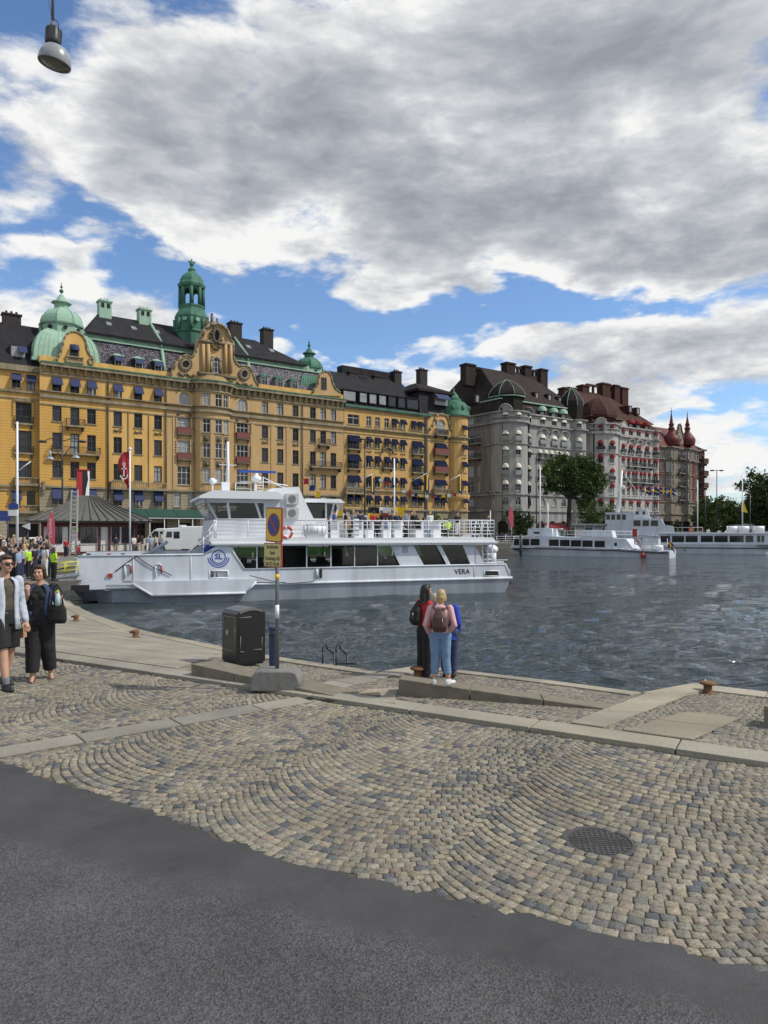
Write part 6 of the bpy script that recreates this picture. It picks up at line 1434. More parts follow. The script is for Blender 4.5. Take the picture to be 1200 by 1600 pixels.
for k in (-.4, -.13, .13, .4): mb.cyl((p[0]+k-.02, .28, p[1]), (p[0]+k+.02, .28, p[1]), .375, n=14)
mb.box(p[0]-.5, p[0]+.5, .1, .46, p[1]-.5, p[1]-.3); b.part('raft_canister', mb, 'deck_white')
p = q(447.5, 832); mb = MB()
for k in range(20):
    a0, a1 = 2*pi*k/20, 2*pi*(k+1)/20; mb.cyl((p[0]+.3*cos(a0), -.1, p[1]+.3*sin(a0)), (p[0]+.3*cos(a1), -.1, p[1]+.3*sin(a1)), .075, n=8, m=1 if k % 5 == 0 else 0)
b.part('life_ring', mb, ['ring_red', 'deck_white'])
mb = MB(); x_ = [535, 548, 573, 590, 612, 630, 655, 672, 690]
for i, x in enumerate((501, 519, 558, 575, 603, 621, 655, 683)):
    p = X(x)+.2;
    for y in (1.0, 4.6): mb.box(p, p+.5, y, y+2.2, zr, zr+.45); mb.box(p+.4, p+.5, y, y+2.2, zr+.45, zr+.95)
b.part('deck_benches', mb, 'deck_white')
mb = MB(); p = q(558, 830); mb.box(p[0]-.13, p[0]+.13, .05, .35, zr, zr+1.1); b.part('deck_locker', mb, 'deck_white')
def mast(x, y0, y1, v, r, name, mt='rail_white', extra=None):
    a, c = q(x, y0, v), q(x, y1, v); mb = MB(); mb.cyl((a[0], v, a[1]), (a[0], v, c[1]), r, r*.7, 8)
    if extra: extra(mb, a, c, v)
    return b.part(name, mb, mt)
mast(356, 771, 690, 2.5, .1, 'mast', extra=lambda mb, a, c, v: (mb.box(a[0]-.35, a[0]+.1, v-.1, v+.3, a[1], a[1]+.65), mb.box(a[0]-.5, a[0]+.5, v-.03, v+.03, q(356, 727, v)[1], q(356, 726, v)[1]), mb.box(a[0]-.9, a[0]-.6, v-.1, v+.1, q(356, 754, v)[1], q(356, 750, v)[1])))
mast(332, 771, 752, 2.0, .05, 'floodlight', extra=lambda mb, a, c, v: mb.ball((c and a[0], v, c[1]), .2, 8))
def radar(mb, a, c, v):
    for dx in (.45,): mb.tube([(a[0]+dx, v, a[1]), (a[0]+dx, v, c[1]+.2)], .03, 4)
    for k in range(5): z = a[1]+(c[1]-a[1])*k/5; mb.tube([(a[0], v, z), (a[0]+.45, v, z)], .02, 4)
    mb.lathe((a[0]+.05, v, c[1]), [(.02, -.15), (.3, .0), (.3, .15), (.12, .28), (.1, .4)], 12); mb.box(a[0]-.95, a[0]+1.2, v-.06, v+.06, c[1]+.42, c[1]+.55, 1); mb.tube([(a[0]-.9, v, c[1]-.1), (a[0]+.9, v, c[1]-.1)], .02, 4); mb.tube([(a[0]+.5, v, c[1]-.1), (a[0]+1.9, v, a[1]+.5)], .03, 4); mb.tube([(a[0]+.5, v, c[1]+.15), (a[0]+1.5, v, c[1]-.35), (a[0]+2.0, v, c[1]-.5)], .03, 4)
mast(399, 771, 750, 2.5, .09, 'radar_mast', ['rail_white', 'sl_blue'], radar)
mb = MB(); p = q(380, 771, 2.5); rail(mb, [(q(368, 771, 2.5)[0], 2.5, p[1]), (q(392, 771, 2.5)[0], 2.5, p[1])], .6, 2); b.part('guard_rail', mb, 'rail_white', None)
mb = MB(); p0, p1 = q(228, 866, 2.), q(262, 846, 2.); mb.tube([(p0[0], 2., p0[1]-.1), (p1[0], 2., p1[1])], .10, 6); mb.prism(b.qs([(232, 868), (244, 852), (262, 866)], 2.6), 2.6, 2.7, 'y'); b.part('bow_ramp_gear', mb, 'hull_grey')
mb = MB(); mb.prism(b.qs([(317, 866), (317, 851), (345, 850), (345, 866)], 1.0), 1.0, 1.2, 'y'); b.part('blue_locker', mb, 'sl_blue')
mb = MB();
for x in (125, 138, 170, 192, 225, 280): p = q(x, 869); mb.box(p[0]-.1, p[0]+.1, .0, .15, p[1]+.02, p[1]+.14, 1 if x in (170,) else 0)
b.part('deck_cleats', mb, ['hull_dark', 'fender_red'])
FERRY = b; FZR = zD1; FX = X

def simple_boat(name, label, P0, P1, hull_px, wl_px, Wd, cabins, bowleft, stripe=None, group=None, colr='hull_white', ystripe=None):
    b = Boat(name, label, 'boat', P0, P1, group); q = b.q
    top = b.qs(hull_px); mb = MB(); n = len(hull_px); L0, L1 = top[0][0], top[-1][0]
    def half(x):
        t = (x-L0)/(L1-L0) if bowleft else (L1-x)/(L1-L0); return Wd/2*min(1, (max(0, t)/.28))**.55+.02
    xs = [L0+(L1-L0)*k/24 for k in range(25)]
    def topz(x):
        for (a, za), (c, zc_) in zip(top, top[1:]):
            if a <= x <= c: return za+(zc_-za)*(x-a)/(c-a)
        return top[-1][1]
    R = []
    for x in xs:
        h = half(x); t = (x-L0)/(L1-L0) if bowleft else (L1-x)/(L1-L0); x2 = x+(.0 if t > .25 else (1.2 if bowleft else -1.2)*(1-t/.25))
        R.append([(x, Wd/2-h, topz(x)), (x2, Wd/2-h*.9, .5), (x2, Wd/2-h*.8, -.5), (x2, Wd/2+h*.8, -.5), (x2, Wd/2+h*.9, .5), (x, Wd/2+h, topz(x))])
    for A, C in zip(R, R[1:]):
        for i in range(5): mb.poly([A[i], C[i], C[i+1], A[i+1]], 0)
        mb.poly([A[0], A[5], C[5], C[0]][::-1], 0)
    mb.poly(R[0][::-1]); mb.poly(R[-1])
    hl = b.part('hull', mb, colr)
    mb = MB()
    for A, C in zip(R, R[1:]):
        zz = lambda p: p[2]*.78 if ystripe is None else ystripe
        mb.cyl((A[0][0], A[0][1]-.03, zz(A[0])), (C[0][0], C[0][1]-.03, zz(C[0])), .07, n=4); mb.cyl((A[0][0], A[0][1]-.01, A[0][2]), (C[0][0], C[0][1]-.01, C[0][2]), .06, n=4, m=1)
    b.part('rubbing_strake', mb, [stripe or 'hull_dark', 'deck_white'], hl)
    for cb in cabins:
        pts, v0, v1, wins = cb; mb = MB(); mb.prism(b.qs(pts, v0), v0, v1, 'y'); cab = b.part('cabin', mb, 'hull_white')
        for w in wins:
            mb = MB(); r = b.qs(w, v0); mb.prism(r, v0-.03, v0+.02, 'y'); b.part('window', mb, 'boat_glass', cab)
    return b
def wrow(xs, y0, y1, dy=0.):
    o = []
    for i, (a, c) in enumerate(xs): o.append([(a, y0+dy*i), (c, y0+dy*i), (c, y1+dy*i), (a, y1+dy*i)])
    return o
P0, P1 = wl(800, 867.5), wl(1043, 872.5)
b1 = simple_boat('tour_boat', 'low white tour boat with red buoy and life ring at its stern, below the tree', P0, P1,
    [(790, 857), (815, 854), (860, 854), (940, 857), (960, 857), (1000, 860), (1038, 862), (1045, 861)], None, 5.,
    [([(797, 856), (806, 840), (850, 838), (945, 841), (978, 842), (990, 858)], .5, 4.5, wrow([(803, 811), (816, 827), (829, 843)], 842, 852)+wrow([(858, 873), (875, 890), (892, 908), (910, 926), (929, 945)], 843, 853, .5)+wrow([(960, 964)], 848, 853)),
     ([(824, 838), (825, 826), (846, 825), (862, 826), (864, 838)], 1.2, 3.8, wrow([(834, 843)], 831, 834)), ([(908, 838), (910, 828), (955, 829), (958, 840)], 1.4, 3.4, [])], True, 'hull_dark')
q = b1.q; mb = MB(); z = q(900, 840, .5)[1]
rail(mb, [(q(866, 838)[0], .6, z), (q(985, 838)[0], .6, z-.1)], 1.0, 2, every=1.8); rail(mb, [(q(866, 838)[0], 4.4, z), (q(985, 838)[0], 4.4, z-.1)], 1.0, 2, every=1.8); rail(mb, [(q(990, 852)[0], .3, q(990, 860)[1]), (q(1040, 852)[0], .3, q(1040, 861)[1])], .9, 3, every=1.2)
b1.part('guard_rail', mb, 'rail_white')
mb = MB(); p = q(856, 826, 2.5); mb.cyl((p[0], 2.5, p[1]), (p[0], 2.5, q(856, 786, 2.5)[1]), .15, .08, 6); mb.box(p[0]-.8, p[0]+.8, 2.45, 2.55, q(856, 800, 2.5)[1], q(856, 799, 2.5)[1]); mb.box(p[0]-1.6, p[0]+2.2, 1.8, 3.2, p[1]-.1, p[1]); b1.part('mast', mb, 'rail_white')
mb = MB(); p = q(1005, 871); p = (p[0], q(1005, 868)[1]); mb.ball((p[0], -.1, p[1]), .36, 10, rz=.45); mb.cyl((p[0], -.1, p[1]), (p[0], -.1, p[1]+1.6), .03, n=4); b1.part('buoy', mb, 'fender_red')
for x, y, m_ in ((996, 846.5, 0),):
    p = q(x, y, .2); mb = MB()
    for k in range(14): a0, a1 = 2*pi*k/14, 2*pi*(k+1)/14; mb.cyl((p[0]+.36*cos(a0), .1, p[1]+.36*sin(a0)), (p[0]+.36*cos(a1), .1, p[1]+.36*sin(a1)), .1, n=6, m=k % 2)
    b1.part('life_ring', mb, ['ring_red', 'deck_white'])
p = q(992, 832, .3); mb = MB(); mb.box(p[0]-.3, p[0]+.3, .2, .4, p[1]-.6, p[1]+.5); b1.part('red_locker', mb, 'fender_red')
for x in (1014, 1030): p = q(x, 856, 1.5); mb = MB(); mb.cyl((p[0]-.9, .9, p[1]), (p[0]+.6, .9, p[1]), .4, n=10); b1.part('raft_canister', mb, 'deck_white')
mb = MB(); p = q(1008, 850, .4); mb.box(p[0]-.5, p[0]+1.6, 1., 2.5, p[1]-.8, p[1]+.7); b1.part('stern_house', mb, 'hull_white')
mb = MB(); x = q(817, 870)[0]; mb.cyl((x, -.8, -1), (x, -.8, 3.2), .22, n=8); mb.build('mooring_post', 'hull_dark', b1.root)
PB = lambda x, Y: (wx(x, Y), Y)
b2 = simple_boat('mast_ship', 'taller grey-white ship with a raked mast and high bridge behind the tour boat', PB(935, 134), PB(1100, 127),
    [(935, 838), (960, 836), (1000, 836), (1055, 838), (1100, 838)], None, 6.5,
    [([(943, 840), (947, 803), (944, 801), (990, 800), (1000, 836), (1000, 840)], 1., 5.5, wrow([(947.5, 953), (955, 961), (963.5, 969.5), (972, 978)], 804, 812)),
     ([(980, 840), (990, 811), (1033, 810), (1038, 820), (1052, 822), (1055, 840)], .6, 5.9, wrow([(990, 1001), (1004, 1014), (1017, 1028)], 813, 822)), ([(989, 811), (990, 802), (996, 796), (1011, 795), (1016, 811)], 1.8, 4.6, wrow([(993, 998), (1004, 1008)], 799, 804))], True, 'hull_grey')
q = b2.q; mb = MB(); p0, p1 = q(965, 801, 3), q(972, 735, 3); mb.cyl((p0[0], 3, p0[1]), (p1[0], 3, p1[1]), .5, .16, 8); mb.box(p1[0]-1.2, p1[0]+1.2, 2.95, 3.05, q(970, 762, 3)[1], q(970, 761, 3)[1]); mb.ball((q(968.5, 768, 3)[0]+.6, 3, q(968, 762, 3)[1]), .4, 8)
mb.tube([(p1[0], 3, p1[1]), (p0[0]+6, 3, p0[1])], .03, 4); b2.part('mast', mb, 'rail_white')
mb = MB(); z = q(1080, 838)[1]; rail(mb, [(q(1040, 825)[0], .6, z), (q(1098, 825)[0], .6, z)], 1.6, 2, every=2.); b2.part('guard_rail', mb, 'rail_white')
mb = MB(); p = q(1080, 828, .4)
for k in range(14): a0, a1 = 2*pi*k/14, 2*pi*(k+1)/14; mb.cyl((p[0]+.4*cos(a0), .3, p[1]+.4*sin(a0)), (p[0]+.4*cos(a1), .3, p[1]+.4*sin(a1)), .12, n=6)
b2.part('life_ring', mb, 'ring_red')
P0, P1 = wl(1022, 864.5), wl(1215, 866.5)
b3 = simple_boat('sightseeing_boat', 'long white glass-sided sightseeing boat with three white rafts on its roof', P0, P1,
    [(1024, 851), (1060, 850.5), (1120, 850.5), (1181, 851), (1200, 850), (1222, 846)], None, 5.,
    [([(1026, 852), (1030, 834), (1060, 833.5), (1180, 833.5), (1216, 833), (1212, 851)], .3, 4.7, wrow([(1032, 1047), (1050, 1069), (1071, 1090), (1095, 1114), (1116, 1137), (1140, 1162), (1165, 1177), (1183, 1188), (1190, 1194)], 837, 847))], False, 'letter_black', ystripe=.95)
q = b3.q; z = q(1150, 833.5)[1]
for x in (1144, 1162, 1186):
    p = q(x, 827, 1.2); mb = MB(); mb.cyl((p[0]-.75, 1.2, z+.75), (p[0]+.75, 1.2, z+.75), .42, n=12); mb.box(p[0]-.7, p[0]+.7, .95, 1.45, z+.05, z+.34); mb.cyl((p[0]-.78, 1.2, z+.75), (p[0]-.70, 1.2, z+.75), .46, n=12); b3.part('raft_canister', mb, 'deck_white')
mb = MB(); mb.box(q(1028, 834)[0], q(1216, 834)[0], .1, 4.9, z-.05, z+.12); b3.part('roof', mb, 'deck_white')
c = q(1192, 853.5); h_ = b3.root
t_ = text_mesh('name_lettering', 'STOCKHOLM', .5, 'letter_black', b3.root, (q(1184, 853)[0], .25, c[1]), (RX90, 0, radians(0)), align='LEFT')
mb = MB(); x = q(1070, 861)[0]; mb.cyl((x, .05, .6), (x, -.05, .6), .12, n=8); b3.part('outlet', mb, 'rubber')
G0 = (wx(395, 58.), 58.); G1 = (wx(640, 62.), 62.)
b4 = Boat('green_banner_barge', 'green lettered barge glimpsed through the saloon windows of the big ferry', 'boat', G0, G1); q = b4.q
mb = MB(); L_ = 15.; mb.prism([(-2.8, .4), (-3.4, 1.3), (L_, 1.3), (L_-.5, -.5), (-2.2, -.5)], 0, 3.5, 'y'); b4.part('hull', mb, 'hull_white')
mb = MB(); zb0, zb1 = q(450, 867)[1], q(450, 855)[1]; mb.box(-2.5, L_-.5, .2, .35, zb0, zb1); gb = b4.part('banner', mb, 'boat_green'); text_mesh('banner_lettering', 'HOP ON   HOP OFF', .5, 'letter_green', gb, (5.5, .19, (zb0+zb1)/2), (RX90, 0, 0))
mb = MB();
for k in range(9): mb.cyl((-2+k*2, .1, 1.3), (-2+k*2, .1, 2.0), .05, n=5)
b4.part('guard_rail', mb, 'rail_white')
for n_, c_ in (('skin', (.50,.28,.19)), ('skin_tan', (.36,.19,.12)), ('hair_brown', (.045,.022,.012)), ('hair_black', (.008,.007,.007)), ('hair_blond', (.42,.30,.14)), ('hair_grey', (.42,.36,.28)),
    ('cloth_black', (.010,.010,.011)), ('cloth_navy', (.018,.026,.055)), ('cloth_blue', (.05,.10,.30)), ('cloth_lightblue', (.25,.34,.52)), ('cloth_white', (.62,.62,.60)), ('cloth_grey', (.20,.20,.21)), ('cloth_red', (.45,.025,.03)), ('cloth_pink', (.62,.36,.36)),
    ('cloth_olive', (.085,.07,.045)), ('cloth_denim', (.16,.26,.42)), ('cloth_bleach', (.48,.53,.60)), ('cloth_royal', (.015,.045,.38)), ('cloth_hivis', (.45,.75,.04)), ('cloth_beige', (.42,.34,.24)), ('cloth_darkdenim', (.03,.05,.11)), ('bag_brown', (.07,.028,.022)), ('shoe_white', (.66,.66,.64)), ('shoe_black', (.012,.012,.012)), ('shoe_brown', (.10,.045,.025)), ('paper_bag', (.42,.26,.14)), ('lip', (.35,.10,.08)), ('eye_dark', (.015,.012,.01)), ('bottle_plastic', (.45,.60,.62))):
    mat(n_, c_, .85 if 'cloth' in n_ else .6, noise_amt=.22 if 'cloth' in n_ else .12, nscale=9, bump=.5 if 'cloth' in n_ else .05, bscale=14)
class Blob:
    def __init__(s): s.mb = MB()
    def cap(s, a, ra, b, rb, n=12):
        a, b = Vector(a), Vector(b); s.mb.cyl(a, b, ra, rb, n); s.mb.ball(a, ra, n); s.mb.ball(b, rb, n)
    def cone(s, a, ra, b, rb, n=14): s.mb.cyl(a, b, ra, rb, n)
    def ell(s, c, rx, ry, rz, n=14, rot=None):
        m = MB(); m.ball((0, 0, 0), rx, n, rz=rz, ry=ry); c = Vector(c)
        s.mb.arr(m, (lambda v: c+rot@Vector(v)) if rot else (lambda v: c+Vector(v)))
    def loft(s, rings, n=18):
        """rings: (x, y, z, rx, ry) bottom to top, closed"""
        b = len(s.mb.v)
        for x, y, z, rx, ry in rings:
            for i in range(n):
                a = 2*pi*i/n; ca, sa = cos(a), sin(a); s.mb.v.append((x+rx*math.copysign(abs(ca)**.85, ca), y+ry*math.copysign(abs(sa)**.85, sa), z))
        for j in range(len(rings)-1):
            for i in range(n): k = (i+1) % n; s.mb.face([b+j*n+i, b+j*n+k, b+(j+1)*n+k, b+(j+1)*n+i])
        s.mb.face([b+i for i in range(n)][::-1]); s.mb.face([b+(len(rings)-1)*n+i for i in range(n)])
    def done(s, name, mt, parent, vox, smooth=2, disp=None):
        me = s.mb.mesh(name, None); o = bpy.data.objects.new(name, me)
        r = o.modifiers.new('r', 'REMESH'); r.mode = 'VOXEL'; r.voxel_size = vox
        if smooth: q = o.modifiers.new('s', 'SMOOTH'); q.factor = .5; q.iterations = smooth
        m2 = evaluated(o)
        m2.materials.clear(); m2.materials.append(MATS[mt]); m2.polygons.foreach_set('use_smooth', [True]*len(m2.polygons))
        if disp:
            n_ = len(m2.vertices); co_ = np.empty(n_*3, np.float32); no_ = np.empty(n_*3, np.float32); m2.vertices.foreach_get('co', co_); m2.vertex_normals.foreach_get('vector', no_); co_ = co_.reshape(-1, 3); no_ = no_.reshape(-1, 3)
            d_ = np.array([disp(Vector(c)) for c in co_.tolist()], np.float32); m2.vertices.foreach_set('co', (co_+no_*d_[:, None]).ravel()); m2.update()
        return link(name, m2, parent)
def pose(H, **k):
    """joints at full height H, facing +y; x to the person's right is +x"""
    J = dict(pel=(0,0,.53), waist=(0,0,.61), chest=(0,.0,.72), neck=(0,-.005,.825), head=(0,.012,.925))
    for s_, n in ((1, 'R'), (-1, 'L')):
        J['sh'+n] = (s_*.100, -.003, .800); J['el'+n] = (s_*.130, -.012, .635); J['wr'+n] = (s_*.135, .02, .485)
        J['hi'+n] = (s_*.050, 0, .51); J['kn'+n] = (s_*.053, .006, .285); J['an'+n] = (s_*.050, -.012, .045); J['to'+n] = (s_*.062, .085, .014)
    J.update(k); return {a: Vector(b)*H for a, b in J.items()}
def hand(B, w, d, side, H, curl=.5, fine=True):
    """palm, four unequal bent fingers and a side thumb"""
    w, d = Vector(w), Vector(d).normalized(); up = Vector((0, 0, 1)) if abs(d.z) < .8 else Vector((0, 1, 0)); ac = d.cross(up).normalized(); nn_ = ac.cross(d)
    pc = w+d*.028*H; B.cap(w, .016*H, pc+d*.018*H, .019*H)
    for i, L_ in enumerate((.036, .042, .040, .031)):
        o = (i-1.5)*.0115*H; a = pc+d*.026*H+ac*o; b_ = a+(d*(1-curl*.3)-nn_*curl*.5)*L_*.55*H; c = b_+(d*(1-curl)-nn_*curl)*L_*.5*H
        B.cap(a, .0062*H, b_, .0055*H, 8); B.cap(b_, .0055*H, c, .0045*H, 8)
    a = w+d*.018*H+ac*side*.018*H; b_ = a+(d*.7+ac*side*.7)*.022*H; B.cap(a, .0075*H, b_, .006*H, 8); B.cap(b_, .006*H, b_+(d*.9-nn_*.3)*.018*H, .005*H, 8)
def person(label, H, J, spec, loc, rz, vox=.009, group=None, fem=False, hat=None, face=True, name='person', headrot=0., handdir=None, bodyscale=1.):
    t = thing(name, label, 'person', loc, rz, group); g = bodyscale
    legw = 1.0
    B = Blob(); j = J; h = H
    B.loft([(*(j['pel']-Vector((0, 0, .03*h))), .078*h*g, .055*h*g), (*j['pel'], .085*h*g, .060*h*g), (*j['waist'], .068*h*g, .050*h*g), (*(j['chest']-Vector((0, 0, .02*h))), .080*h*g, .058*h*g), (*(j['chest']+Vector((0, 0, .05*h))), .088*h, .054*h), (*(j['neck']-Vector((0, 0, .03*h))), .055*h, .040*h)])
    B.cap(j['neck']-Vector((0, 0, .03*h)), .034*h, j['head']-Vector((0, .012*h, .045*h)), .030*h)
    R = Matrix.Rotation(headrot, 3, 'Z'); hc = j['head']; P = lambda x, y, z: hc+R@Vector((x*h, y*h, z*h))
    B.ell(P(0, -.008, .012), .0445*h, .054*h, .056*h, rot=R); B.ell(P(0, .012, -.022), .034*h, .038*h, .045*h, rot=R); B.ell(P(0, .030, -.045), .017*h, .016*h, .014*h, rot=R)
    if face:
        B.cap(P(0, .046, .006), .0055*h, P(0, .058, -.013), .0085*h, 8); B.cap(P(-.016, .042, .018), .007*h, P(.016, .042, .018), .007*h, 8)
        for s_ in (-1, 1): B.ell(P(s_*.024, .034, -.014), .013*h, .012*h, .014*h, rot=R)
        B.cap(P(-.012, .044, -.028), .005*h, P(.012, .044, -.028), .005*h, 8)
    for s_ in (-1, 1): B.ell(P(s_*.045, -.004, -.002), .006*h, .012*h, .017*h, 8, rot=R)
    for n in 'RL':
        s_ = 1 if n == 'R' else -1
        B.cap(j['sh'+n], .029*h, j['el'+n], .022*h); B.cap(j['el'+n], .022*h, j['wr'+n], .015*h)
        hd = (handdir or {}).get(n) or (j['wr'+n]-j['el'+n]);
        if vox < .015: hand(B, j['wr'+n], hd, -s_, h)
        else: B.cap(j['wr'+n], .017*h, j['wr'+n]+Vector(hd).normalized()*.05*h, .016*h)
        B.cap(j['hi'+n], .055*h*g, j['kn'+n], .034*h*g); kn, an = j['kn'+n], j['an'+n]; B.cap(kn, .033*h*g, kn.lerp(an, .3)-Vector((0, .006*h, 0)), .033*h*g); B.cap(kn.lerp(an, .3)-Vector((0, .006*h, 0)), .033*h*g, an, .020*h)
        fo = j['to'+n]+Vector((0, -.01*h, .006*h)); fa = an-Vector((0, .0, .015*h)); B.cap(fa, .018*h, fa.lerp(fo, 1. if spec.get('sandal') else .45), .016*h)
    body = B.done('body', spec.get('skin', 'skin'), t, vox, 1)
    parts = {'body': body}
    tp = spec.get('top')
    if tp:
        m_, sleeve, hem, ex = tp; B = Blob(); e = ex*h
        hp = j['pel'].lerp(j['waist'], 1-hem) if hem <= 1 else j['pel']-Vector((0, 0, (hem-1)*h))
        B.loft([(*hp, .090*h*g+e, .064*h*g+e), (*(hp.lerp(j['waist'], .6)), .080*h*g+e, .058*h*g+e), (*(j['chest']-Vector((0, 0, .02*h))), .086*h*g+e, .064*h*g+e), (*(j['chest']+Vector((0, 0, .05*h))), .094*h+e, .060*h+e), (*(j['neck']-Vector((0, 0, .022*h))), .060*h+e, .044*h+e), (*(j['neck']-Vector((0, 0, .004*h))), .036*h+e*.6, .034*h+e*.6)])
        if fem:
            for s_ in (-1, 1): B.ell(j['chest']+Vector((s_*.036*h, .045*h, .005*h)), .038*h, .036*h, .038*h)
        for n in 'RL':
            sh, el, wr = j['sh'+n], j['el'+n], j['wr'+n]
            B.cap(sh, .034*h+e, sh.lerp(el, min(1, sleeve*2)*.97), .028*h+e*.8)
            if sleeve > .5: B.cap(el, .028*h+e*.8, el.lerp(wr, (sleeve-.5)*2*.95), .022*h+e)
        if spec.get('collar'): B.loft([(*(j['neck']-Vector((0, 0, .012*h))), .044*h, .042*h), (*(j['neck']+Vector((0, 0, .018*h))), .046*h, .044*h)])
        if spec.get('hood'): B.ell(j['neck']+Vector((0, -.045*h, -.012*h)), .065*h, .040*h, .030*h)
        rnd = random.Random(hash(label) % 999); ph = rnd.random()*9
        parts['top'] = B.done(spec.get('topname', 'shirt'), m_, t, vox, 2, lambda v: .004*h*noise.noise(Vector((v.x*9+ph, v.y*9, v.z*16))) if vox < .015 else 0.)
    lg = spec.get('legs')
    if lg:
        m_, ln, wd, ex = lg; B = Blob(); e = ex*h
        B.loft([(*(j['pel']-Vector((0, 0, .05*h))), .084*h*g+e, .062*h*g+e), (*j['pel'], .090*h*g+e, .066*h*g+e), (*(j['waist']-Vector((0, 0, .02*h))), .073*h*g+e, .055*h*g+e)])
        for n in 'RL':
            hi, kn, an = j['hi'+n], j['kn'+n], j['an'+n]
            if ln <= .5: B.cone(hi, .062*h*g+e, hi.lerp(kn, ln*2), .052*h*wd+e)
            else:
                B.cap(hi, .062*h*g+e, kn, .042*h*wd+e); B.cone(kn, .042*h*wd+e, kn.lerp(an, (ln-.5)*2), .034*h*wd+e)
        parts['legs'] = B.done(spec.get('legname', 'trousers'), m_, t, vox, 2, lambda v: .003*h*noise.noise(Vector((v.x*8, v.y*8, v.z*12))) if vox < .015 else 0.)
    sk = spec.get('skirt')
    sh_ = spec.get('shoes')
    if sh_:
        for n in 'RL':
            B = Blob(); an, to = j['an'+n], j['to'+n]; d = Vector((to.x-an.x, to.y-an.y, 0)).normalized()
            he = an-d*.022*h; he.z = an.z-.028*h
            if spec.get('sandal'):
                B.loft([(*((he+to)/2+Vector((0, 0, -.012*h))), .022*h, .060*h), (*((he+to)/2+Vector((0, 0, .0))), .022*h, .060*h)])
                B.cap(to-d*.02*h+Vector((-.02*h, 0, .01*h)), .006*h, to-d*.02*h+Vector((.02*h, 0, .01*h)), .006*h, 8); B.cap(to-d*.045*h+Vector((-.02*h, 0, .012*h)), .006*h, to-d*.045*h+Vector((.02*h, 0, .025*h)), .006*h, 8)
            else: B.cap(he, .025*h, to-d*.012*h+Vector((0, 0, .004*h)), .021*h); B.cap(he+Vector((0, 0, .018*h)), .024*h, an+Vector((0, 0, .004*h)), .023*h); B.cap(an, .022*h, to-d*.03*h, .017*h)
            parts['shoe'+n] = B.done('shoe', sh_, t, vox, 1)
    hr = spec.get('hair')
    if hr:
        m_, kind = hr; B = Blob()
        B.ell(P(0, -.016, .020), .049*h, .054*h, .056*h, rot=R); B.ell(P(0, -.030, -.002), .046*h, .040*h, .048*h, rot=R); B.ell(P(0, .018, .052), .036*h, .030*h, .020*h, rot=R)
        if kind == 'long': B.cap(P(0, -.035, .0), .042*h, P(0, -.040, -.11), .045*h); B.cap(P(0, -.040, -.10), .045*h, P(0, -.035, -.17), .030*h); [B.cap(P(s_*.036, -.01, .01), .020*h, P(s_*.046, -.012, -.10), .018*h) for s_ in (-1, 1)]
        if kind == 'bob': B.cap(P(0, -.028, -.01), .048*h, P(0, -.026, -.040), .040*h); [B.cap(P(s_*.036, -.01, .01), .019*h, P(s_*.042, -.008, -.042), .016*h) for s_ in (-1, 1)]
        if kind == 'bun': B.ell(P(.0, -.058, .0), .024*h, .022*h, .024*h, rot=R); [B.cap(P(s_*.040, .012, .030), .017*h, P(s_*.047, -.012, -.030), .014*h) for s_ in (-1, 1)]; B.ell(P(0, .005, .048), .044*h, .040*h, .026*h, rot=R)
        if kind == 'short': pass
        parts['hair'] = B.done('hair', m_, t, vox*.8, 1, lambda v: .0025*h*noise.noise(Vector((v.x*60, v.y*60, v.z*12))) if vox < .015 else 0.)
    if face and vox < .015:
        for s_ in (-1, 1):
            mb = MB(); mb.ball(P(s_*.0165, .0425, .004), .0058*h, 8); mb.build('eye', 'eye_dark', t)
            mb = MB(); mb.cyl(P(s_*.008, .047, .016), P(s_*.026, .041, .017), .0022*h, n=5); mb.build('eyebrow', spec['hair'][0] if spec.get('hair') else 'hair_brown', t)
        mb = MB(); c = P(0, .0475, -.030); m2 = MB(); m2.ball((0, 0, 0), .013*h, 10, rz=.0038*h, ry=.004*h); mb.arr(m2, lambda v: c+R@Vector(v)); mb.build('lips', 'lip', t)
    t['_H'] = 0; del t['_H']
    return t, parts, P
def bagmesh(parts, B, name, mt, parent, vox=.009): return B.done(name, mt, parent, vox, 2, lambda v: .004*noise.noise(Vector((v.x*9, v.y*9, v.z*9))))

Y = 9.65; hx = wx(8, Y); H = 1.82
J = pose(H, shR=(.098,0,.80), elR=(.135,-.045,.64), wrR=(.15,-.02,.49), elL=(-.135,-.03,.635), wrL=(-.14,.03,.49), knR=(.05,.07,.285), anR=(.05,.115,.045), toR=(.055,.21,.014), knL=(-.05,-.02,.285), anL=(-.05,-.10,.055), toL=(-.055,-.005,.012))
man, mp_, P = person('man in sunglasses, open pale denim jacket, olive shirt and black shorts at the left edge', H, J, dict(skin='skin', top=('cloth_olive', .3, .7, 0.), legs=('cloth_black', .46, 1.15, .004), shoes='shoe_black', hair=('hair_brown', 'short')), (hx, Y, 0), radians(-150+25), vox=.008, headrot=radians(8))
def sq(mb, a, b, c, d, th=.012):
    n = (Vector(b)-Vector(a)).cross(Vector(d)-Vector(a)).normalized()*th; mb.hexa([Vector(p) for p in (a, b, c, d)]+[Vector(p)+n for p in (a, b, c, d)])
